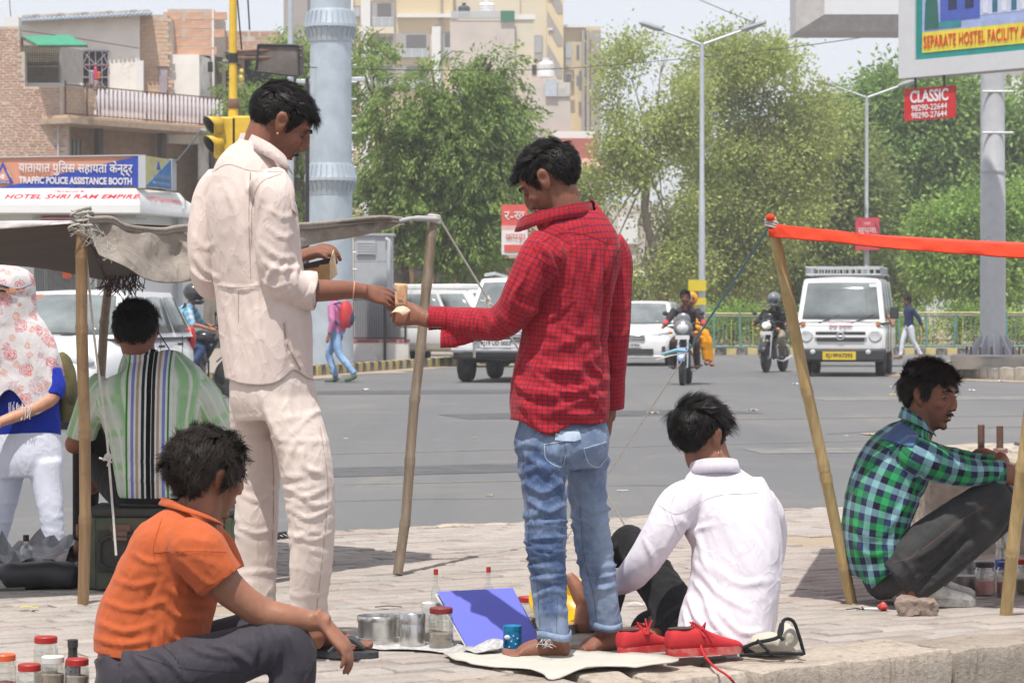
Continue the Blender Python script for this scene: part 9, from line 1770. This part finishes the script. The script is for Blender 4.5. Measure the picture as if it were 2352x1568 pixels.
flat('sack_mat','white woven sack spread under the barefoot man','mat',[(1018,1506),(1090,1488),(1200,1496),(1330,1500),(1440,1506),(1560,1518),(1480,1530),(1370,1540),(1270,1556),(1235,1546),(1140,1534),(1070,1524)],.009,SACK,.004,.012,4)
b= None;NEWS=M('newsprint',(.42,.41,.40),.9,var=.5,vs=60);flat('newspaper','crumpled newspaper in front of the blue folder','newspaper',[(1062,1497),(1100,1488),(1150,1490),(1150,1500),(1100,1506)],.012,NEWS,.002,.03,6);flat('newspaper','newspaper lying under the steel tins','newspaper',[(820,1490),(960,1494),(1060,1500),(1050,1478),(900,1470)],.006,NEWS,.002,.006,8)
flat('plastic_sheet','dark plastic sheet and newspapers beside the trunk','sheet',[(-40,1300),(60,1262),(130,1250),(175,1270),(150,1300),(60,1318)],.012,M('dark_plastic',(.07,.072,.078),.35,var=.6,vs=20),.003,.09,9);flat('newspaper','printed newspaper beneath the clear bottle at left','newspaper',[(0,1296),(90,1282),(180,1284),(170,1300),(60,1312)],.008,NEWS,.002,.01,10)
YT=M('yellow_enamel',(.58,.34,.01),.35,var=.06);p=G(1300,1452);t=thing('yellow_basin','yellow enamel basin lying behind the standing man','basin',p);b=MB(YT);b.lathe([(.01,.0),(.09,.0),(.12,.045),(.135,.05),(.136,.046),(.122,.04),(.092,-.004)],36,(0,.12,.055),Vector((.15,-.62,.78)),cap= False);b.build('bowl',t,solid=.002);b=MB(STL);b.lathe([(.06,0),(.062,.03),(.058,.032)],24,(-.02,.0,.0));b.build('steel_lid',t)
# red shoes

REDC=M('red_canvas',srgb(176,40,46),.85,var=.1,vs=20,dirt=srgb(200,90,84),ds=12,dm=.6);REDS=M('red_rubber',srgb(176,52,54),.7,var=.1,dirt=srgb(190,130,120),ds=16,dm=.5);REDLC=M('red_lace',srgb(176,36,42),.8)
for k,(hx,hy,tx,ty,lab) in enumerate(((1422,1513,1545,1500,'red canvas shoe on the left, nearest the bare feet'),(1532,1518,1703,1508,'red canvas shoe on the right with trailing lace'))):
 h,tt=G(hx,hy),G(tx,ty);t=thing('canvas_shoe',lab,'shoe',(h+tt)/2,group='pair of red canvas shoes');shoe(t,h,tt,t.location,REDC,REDS,REDLC,'upper',z0=.014);og=t.location
 b=MB(REDLC);r_=random.Random(k)
 for i in range(4):c=h.lerp(tt,.5)-og+Vector((0,0,.095));b.tube([c,c+Vector((r_.uniform(-.05,.03),-.03,r_.uniform(0,.03))),c+Vector((r_.uniform(-.04,.05),-.05,-.02))],.003,5)
 if k:c=h.lerp(tt,.42)-og;b.tube([Vector(v) for v in catmull(npv([list(c+Vector((0,-.02,.085))),list(c+Vector((.01,-.06,.03))),list(G(1640,1530,.006)-og),list(G(1672,1552,.004)-og),list(G(1690,1575,-.03)-og),list(G(1692,1600,-.06)-og)]),6)],.0042,6)
 b.build('loose_lace',t)
 # crumpled bag, rock, wrappers

t=thing('cloth_bag','crumpled beige and black cloth bag behind the white shirt man','bag',G(1775,1507));og=t.location;BC=m_cloth('beige_bag_cloth',(.46,.43,.36),.9,wb=.3);BK=m_cloth('black_bag_trim',(.018,.018,.02),.8)
for k,(x,y,rx,rz,m) in enumerate(((1768,1478,46,24,BC),(1806,1466,28,34,BC),(1728,1488,34,15,BK),(1790,1494,46,10,BC))):
 V,Fs=ell(P(x,y,og.y+.02*k)-og,(rx/F*og.y,.06,rz/F*og.y), None,26,18);V=V+unit(V-V.mean(0))*(snoise(V,k+2,30,3)*.009)[:, None];b=MB(m);b.add(V,Fs);b.build('fold' if k else 'bag',t,smooth=60)
b=MB(BK)
for pts in (((1690,1500,0),(1730,1478,-.06),(1790,1462,-.08),(1800,1425,-.05),(1822,1426,-.03),(1836,1460,-.03),(1848,1503,-.02)),((1740,1470,-.07),(1760,1490,-.09),(1775,1505,-.08)),((1700,1505,-.05),(1780,1500,-.09),(1845,1502,-.06)),((1795,1432,-.06),(1790,1456,-.08),(1800,1470,-.09))):b.tube([Vector(v) for v in catmull(npv([list(P(x,y,og.y+dd)-og) for x,y,dd in pts]),5)],.006,6)
b.build('trim',t);b=MB(STL);b.box(P(1838,1500,og.y-.05)-og,(.014,.006,.02));b.build('zip_pull',t)
t=thing('stone','rough brown stone in front of the white shoe','stone',G(2107,1412));link('rock',rock_mesh((.135,.09,.062),77,[M('brown_rock',(.25,.19,.155),.9,var=.35,vs=30,bmp=.7,bs=80)],.010,8,40,.018),t,(0,0,.028)).rotation_euler=(0,R(3),R(-8))
t=thing('wrapper','twisted red and white wrapper beside the stone','litter',G(2010,1402));b=MB(M('red_wrapper',srgb(180,70,66),.5,var=.4,vs=60));V,Fs=ell((.03,0,.014),(.022,.02,.015), None,14,10);V=V+unit(V-V.mean(0))*(snoise(V,3,140,2)*.004)[:, None];b.add(V,Fs);b.build('paper',t);b=MB(LID_W);b.tube([(.01,0,.005),(-.03,0,.006),(-.07,.01,.004)],[.006,.005,.002],6);b.build('foil',t);b=MB(BLKP);b.tube([(-.04,0,.004),(-.07,0,.008),(-.105,.01,.003)],.0022,5);b.tube([(-.04,-.01,.004),(-.05,-.01,.014)],.003,5);b.build('twig',t)
for k,(x,y,L,lab) in enumerate(((560,1498,.0,''),)): pass
# jars and bottles beside the squatting man

jar('clear jar of pink powder with black lid at right',G(2263,1367),.039,.125,BLKP,PNK,.45);jar('second pink powder jar beside the right bamboo pole',G(2313,1366),.039,.125,M('blue_lid',(.06,.09,.25),.5),PNK,.4);jar('red lidded jar at the right edge of the picture',G(2358,1362),.04,.13,REDLID,M('olive_powder',(.2,.2,.1),.9),.4)
tin('dull steel tin behind the white shoe',G(2212,1362),.056,.07,M('dull_steel',(.25,.24,.22),.45,.7,var=.2),group='steel tins');tin('small dull steel tin behind the pink jars',G(2232,1345),.05,.1,MATS['dull_steel'],group='steel tins')
pb=[(.033,.003),(.034,.01),(.034,.10),(.031,.115),(.034,.125),(.033,.17),(.02,.2),(.0125,.215),(.0125,.225)];t=bottle('clear plastic water bottle with blue label behind the jars',G(2306,1318),[(a*1.0,z*.95) for a,z in pb],M('white_cap',(.6,.62,.65),.5),m=PET,cap=(.014,.012));b=MB(M('bottle_label_blue',(.04,.08,.4),.5));b.lathe([(.0355,.02),(.0355,.06)],22,cap= False);b.build('label',t)
# jars at the lower left corner

for k,(x,yl,d_,m,lab) in enumerate(((104,1464,8.35,REDLID,'red lidded jar at back of the lower left group'),(8,1507,8.15,M('orange_lid',srgb(206,92,50),.4),'orange lidded jar at the left picture edge'),(66,1531,8.0,REDLID,'red lidded jar at front of the lower left group'),(120,1512,8.12,LID_W,'white lidded jar in the lower left group'),(176,1518,8.1,REDLID,'red lidded jar beside the orange shirt man'))):
 g=P(x,yl,d_);h=g.z/.99;jar(lab,Vector((g.x,g.y,0)),S_(28,d_),max(h,.1),m,PWD if k!=1 else M('chilli_flakes',(.25,.05,.03),.9,var=.5,vs=80),.35 if k<3 else .6)
g=P(166,1480,8.3);bottle('dark bottle neck with black cap in the lower left group',Vector((g.x,g.y,0)),[(.022,.003),(.023,.01),(.023,g.z*.6),(.014,g.z*.75),(.0135,g.z)],BLKP,m=M('brown_glass',(.03,.025,.02),.15),cap=(.0155,.02))
bottle('clear spirit bottle with dark cap on the newspaper',G(59,1300),[(.027,.003),(.028,.008),(.028,.07),(.024,.082),(.0125,.092),(.012,.118)],M('maroon_cap',(.06,.02,.025),.5),(M('pale_oil',(.35,.33,.2),.3),.02),cap=(.0135,.024))
t=thing('black_bag','flat black vinyl bag lying left of the pole','bag',G(95,1350));L=Loft([(Vector((-.16,0,.035)),.05,.03,(0,1,0)),(Vector((-.13,0,.05)),.08,.05,(0,1,0)),(Vector((0,0,.052)),.09,.052,(0,1,0)),(Vector((.12,0,.05)),.085,.05,(0,1,0)),(Vector((.155,0,.045)),.05,.035,(0,1,0))],n=24,sub=6,p=3);V,Fs=L.mesh();V=V+(snoise(V,7,26,2)*.004)[:, None];b=MB(M('black_vinyl',(.022,.022,.024),.5,var=.2));b.add(V,Fs);b.build('bag',t,smooth=60);b=MB(M('vinyl_rim',(.10,.10,.085),.6));b.tube([(-.165,-.08,.03),(-.19,-.09,.015),(-.15,-.1,.004),(-.05,-.095,.006)],.006,6);b.build('rim',t)
t=thing('worn_sandal','worn dark sandals lying at the left picture edge','sandal',G(20,1330));b=MB(BLKP);b.sph((0,0,.02),(.11,.045,.018),18,8);b.build('sole',t);b=MB(M('sandal_buckle',(.3,.3,.3),.4));b.tube([(-.02,-.04,.03),(0,0,.07),(.02,.04,.03)],.012,6);b.build('strap',t)
# green steel trunk

def trunk():
 f=Fig(11.26);c=G(368,1356);t=thing('metal_chest','battered dark green metal chest used as a seat','chest',c);m=M('green_trunk_paint',(.062,.078,.045),.6,var=.35,vs=6,dirt=(.10,.075,.05),ds=7,dm=.5);dk=M('trunk_dark_edge',(.035,.035,.03),.6,var=.3)
 w,h,dp=.29,.325,.36;b=MB(m);b.bb(-w,w,0,dp,.0,h-.035);b.build('box',t,bevel=.008);b=MB(dk);b.bb(-w-.006,w+.006,-.006,dp+.006,h-.034,h);b.build('lid',t,bevel=.01)
 for x in (-.012,w-.02,-w+.02):b=MB(dk if x<0 and x>-.1 else m);b.bb(x-.012,x+.012,-.005,0,.01,h-.036);b.build('rib',t)
 b=MB(dk);b.tube([(-.21,-.014,.215),(-.24,-.014,.19),(-.24,-.014,.11),(-.21,-.014,.085),(-.11,-.014,.085),(-.08,-.014,.11),(-.08,-.014,.19),(-.11,-.014,.215)],.0075,6,closed= True);b.build('handle',t);b=MB(MATS['rusty_iron']);b.bb(-.19,-.13,-.02,-.004,.2,.235);b.bb(-.2,-.12,-.008,-.002,.235,.262);b.build('handle_bracket',t)
 b=MB(dk);b.bb(-.25,-.07,-.003,0,.07,.24);b.build('recess_panel',t);b=MB(MATS['rusty_iron']);b.bb(.19,.25,-.012,0,.2,.3);b.build('latch',t)
 b=MB(m_cloth('black_cushion',(.02,.02,.022),.9));b.bb(-.17,.25,.02,.3,h+.002,h+.012);b.build('seat_pad',t,bevel=.004)
trunk()
# concrete block with anchor bolts

t=thing('concrete_footing','rough concrete footing behind the squatting man','footing',Vector((2.55,13.4,0)));fm=M('rough_concrete',(.36,.31,.25),.95,var=.3,vs=12,bmp=.9,bs=40);link('block',rock_mesh((1.3,.9,.5),31,[fm],.03,14,7,.05),t,(0,0,.2));link('slab_top',rock_mesh((.9,.6,.05),33,[M('pale_concrete_cap',(.38,.345,.29),.9,bmp=.6)],.008,8,8,.02),t,(.2,.05,.445))
BOLT=M('rusty_thread',(.20,.125,.10),.65,.5,var=.2,vs=60);hz=.48
for k,(x,y,dd) in enumerate(((2254,1030,12.95),(2297,1036,13.1))):
 g=P(x,y,dd);z0=P(0,1028+k*6,dd).z;zt=P(0,969+k*3,dd).z;t=thing('anchor_bolt',('left' if k==0 else 'right')+' upright threaded anchor bolt on the concrete footing','bolt',Vector((g.x,dd,hz-.01)),group='threaded anchor bolts');pr=[(.0155,0)];n=26;L=zt-hz
 for i in range(n):pr+=[(.0172,L*(.1+.9*i/n)),(.0148,L*(.1+.9*(i+.5)/n))]
 b=MB(BOLT);b.lathe(pr+[(.014,L)],16);b.build('thread',t,smooth=0)
 for j in range(2 if k else 1):b=MB(M('nut_steel',(.26,.17,.14),.6,.5,var=.2,vs=40));zz=z0-hz-.016+j*.02;b.lathe([(.031,zz-.016),(.034,zz-.013),(.034,zz+.012),(.03,zz+.016)],6,(.004*j,.01*j,0));b.build('nut',t,smooth=0)
t=thing('steel_rod','bent silver rod lying across the concrete footing','rod',P(2330,1016,12.9));b=MB(STEEL);b.tube([(0,0,0),(.06,0,-.012),(.2,.05,-.05)],.011,8);b.build('bar',t)
# ------------------------------------------------------------------ money and wallet

NOTE=M('tan_banknote',srgb(206,168,132),.8,var=.15,vs=70);NOTE2=M('pale_banknote',srgb(206,178,152),.8,var=.3,vs=60)
def sheetq(name,lab,cat,corners,mat,bend=.01,group= None):
 c=sum(corners,Vector())/4;t=thing(name,lab,cat,c,group=group);n=(corners[1]-corners[0]).cross(corners[3]-corners[0]).normalized();b=MB(mat);b.grid( lambda u,v:(corners[0]*(1-u)+corners[1]*u)*(1-v)+(corners[3]*(1-u)+corners[2]*u)*v+n*(bend*math.sin(math.pi*u))-c,10,8);b.build('paper',t,smooth=70,solid=.0006,fix= False); return t
dN=9.02;t=sheetq('banknote','upright tan banknote between the two hands','banknote',[P(908,704,dN),P(935,706,dN+.02),P(936,652,dN+.02),P(906,650,dN)],NOTE,.004,'banknotes being handed over');b=MB(M('note_print',srgb(186,138,106),.8,var=.3,vs=90))
for (x,y,w_,h_) in ((908,657,5,5),(930,657,5,5),(920,678,15,20),(920,697,24,3)):q=P(x,y,dN-.006+.001)-t.location;b.box(q,(w_/F*dN,.0006,h_/F*dN))
b.build('print',t)
sheetq('banknote','folded pale banknote held in the receiving hand','banknote',[P(898,719,dN-.05),P(926,728,dN-.05),P(944,714,dN-.04),P(910,706,dN-.02)],NOTE2,.012,'banknotes being handed over')
t=thing('wallet','worn brown leather wallet with peeling cover held open','wallet',P(735,610,9.28));c=t.location;LE=M('peeled_leather',srgb(176,140,96),.7,var=.25,vs=30);DKL=M('dark_leather',srgb(62,48,44),.6,var=.2)
for nm,m,q in (('outer_cover',LE,[(704,640,0),(757,645,-.02),(757,606,-.02),(704,612,0)]),('spine_cover',M('pale_leather',srgb(196,172,140),.7,var=.2,vs=30),[(757,645,-.02),(775,630,.03),(766,574,.03),(757,606,-.02)]),('dark_patch',DKL,[(698,618,-.004),(732,612,-.016),(736,602,-.016),(698,606,-.004)]),('inner_leaf',DKL,[(704,634,.02),(760,636,.02),(766,590,.03),(708,604,.02)])):
 b=MB(m);b.add([P(x,y,9.28+dd)-c for x,y,dd in q],[(0,1,2,3)]);b.build(nm,t,solid=.004,smooth=0,fix= False)
 # ------------------------------------------------------------------ litter

r_=random.Random(12);LIT=[M('litter_white',(.62,.62,.62),.7),M('litter_yellow',(.6,.5,.05),.7),M('litter_tan',(.4,.32,.24),.8),M('litter_red',(.5,.15,.12),.7)]
spots_=[(838,896,'small',0),(962,868,'plastic cup',0),(795,1008,'',0),(1125,1140,'brown',2),(1430,1128,'long white',0),(1945,1002,'',0),(2055,890,'',0),(2052,908,'yellow',1),(2232,898,'plastic',0),(1993,998,'',2),(2008,1000,'',2),(1730,944,'',2),(2245,866,'',3),(2300,876,'',0),(1090,1007,'',2),(1830,883,'',0),(1500,950,'',2)]
words=['white paper scrap on the road near the walking student','crushed plastic cup on the road behind the middle pole','white paper sliver on the road left of the middle pole','brown scrap on the asphalt near the pavement edge','long white paper strip on the asphalt behind the jeans','white paper strip on the road right of the golden pole','white crumpled scrap left of the traffic island','yellow crumpled wrapper left of the traffic island','white plastic bag on the road beside the island','tan scrap beside the white strip on the road','thin tan scrap on the road near the squatting man','tan leaf on the road between the motorcycles','red litter scrap on the island verge','white litter scrap on the island verge','tan leaf on the asphalt by the middle pole','pale scrap on the road below the van','tan leaf on the road under the sedan']
for (x,y,_,mi),lab in zip(spots_,words):
 g=G(x,y,RZ);s=.035 if y>1000 else .10;t=thing('paper_scrap',lab,'litter',g,r_.uniform(0,3),'litter on the road');b=MB(LIT[mi]);h=.012 if 'strip' in lab or 'sliver' in lab else .05;b.grid( lambda u,v:Vector(((u-.5)*s*(2.2 if 'strip' in lab or 'sliver' in lab else 1.3),(v-.5)*s,.006+h*s*10*abs(math.sin(u*5+v*3+x))*.4)),7,5);b.build('scrap',t,smooth=0,solid=.002,fix= False)
words=['tiny yellow scrap on the pavement by the left pole','white straw on the pavement behind the orange shirt man','dark twig on the pavement behind the folder','white torn strip beside the trouser of the seated man','black wire coil at the back edge of the pavement','grey leaf on the pavement by the middle pole foot','thin twig on the pavement left of the stone']
for k,((x,y),lab) in enumerate(zip(((65,1398),(250,1438),(892,1396),(1462,1390),(650,1236),(870,1270),(1945,1397)),words)):
 t=thing('litter_scrap',lab,'litter',G(x,y,.004),r_.uniform(-.3,.3),'litter on the pavement');b=MB(LIT[1] if k==0 else (BLKP if k in (2,4) else LIT[0] if k in (1,3,7) else LIT[2]))
 if k==4:
  for i in range(3):b.torus((i*.02-.02,0,.012+i*.003),.03,.004,(.2,.5,1),18,5)
  b.box((-.03,-.02,.01),(.03,.03,.02))
 elif k in (1,2,6):b.tube([(-.05,0,.004),(0,.01,.007),(.05,0,.004)],.004 if k==1 else .002,5)
 else :b.grid( lambda u,v:Vector(((u-.5)*.07,(v-.5)*.03,.003+.008*abs(math.sin(u*4+k)))),6,4)
 b.build('piece',t,solid=.001 if k not in (1,2,4,6) else 0,fix=k in (1,2,4,6))
t=thing('pair_of_shoes','beige shoe with black strap beside the orange shirt man','shoe',G(520,1478));b=MB(m_cloth('beige_shoe_cloth',(.42,.39,.31),.9));L=Loft([(Vector((-.08,0,.03)),.035,.03,(0,1,0)),(Vector((-.03,0,.04)),.045,.04,(0,1,0)),(Vector((.05,0,.035)),.045,.035,(0,1,0)),(Vector((.11,0,.03)),.03,.025,(0,1,0))],n=20,sub=5);b.add(*L.mesh());b.build('upper',t,smooth=60);b=MB(BLKP);b.tube([(-.06,-.04,.04),(0,-.05,.065),(.05,-.03,.085),(.07,0,.08)],.007,6);b.build('strap',t);b=MB(STL);b.torus((-.015,-.05,.055),.012,.003,(0,1,0),14,5);b.build('buckle',t)
# ------------------------------------------------------------------ dusty air

hm=D.materials.new('haze_air');hm.use_nodes= True;ht=hm.node_tree;ht.nodes.remove(ht.nodes['Principled BSDF'])
pv=ht.nodes.new('ShaderNodeVolumePrincipled');pv.inputs['Color'].default_value=(.93,.94,.97,1);pv.inputs['Density'].default_value=.0011;pv.inputs['Anisotropy'].default_value=.2
ht.links.new(pv.outputs[0],ht.nodes['Material Output'].inputs['Volume']);b=MB(hm);b.bb(-905,905,-65,1505,-1.3,36);tag(b.build('haze',smooth=0),'thin pale dusty air over the whole street', None, None,'stuff')
D.scenes.remove(TMP)
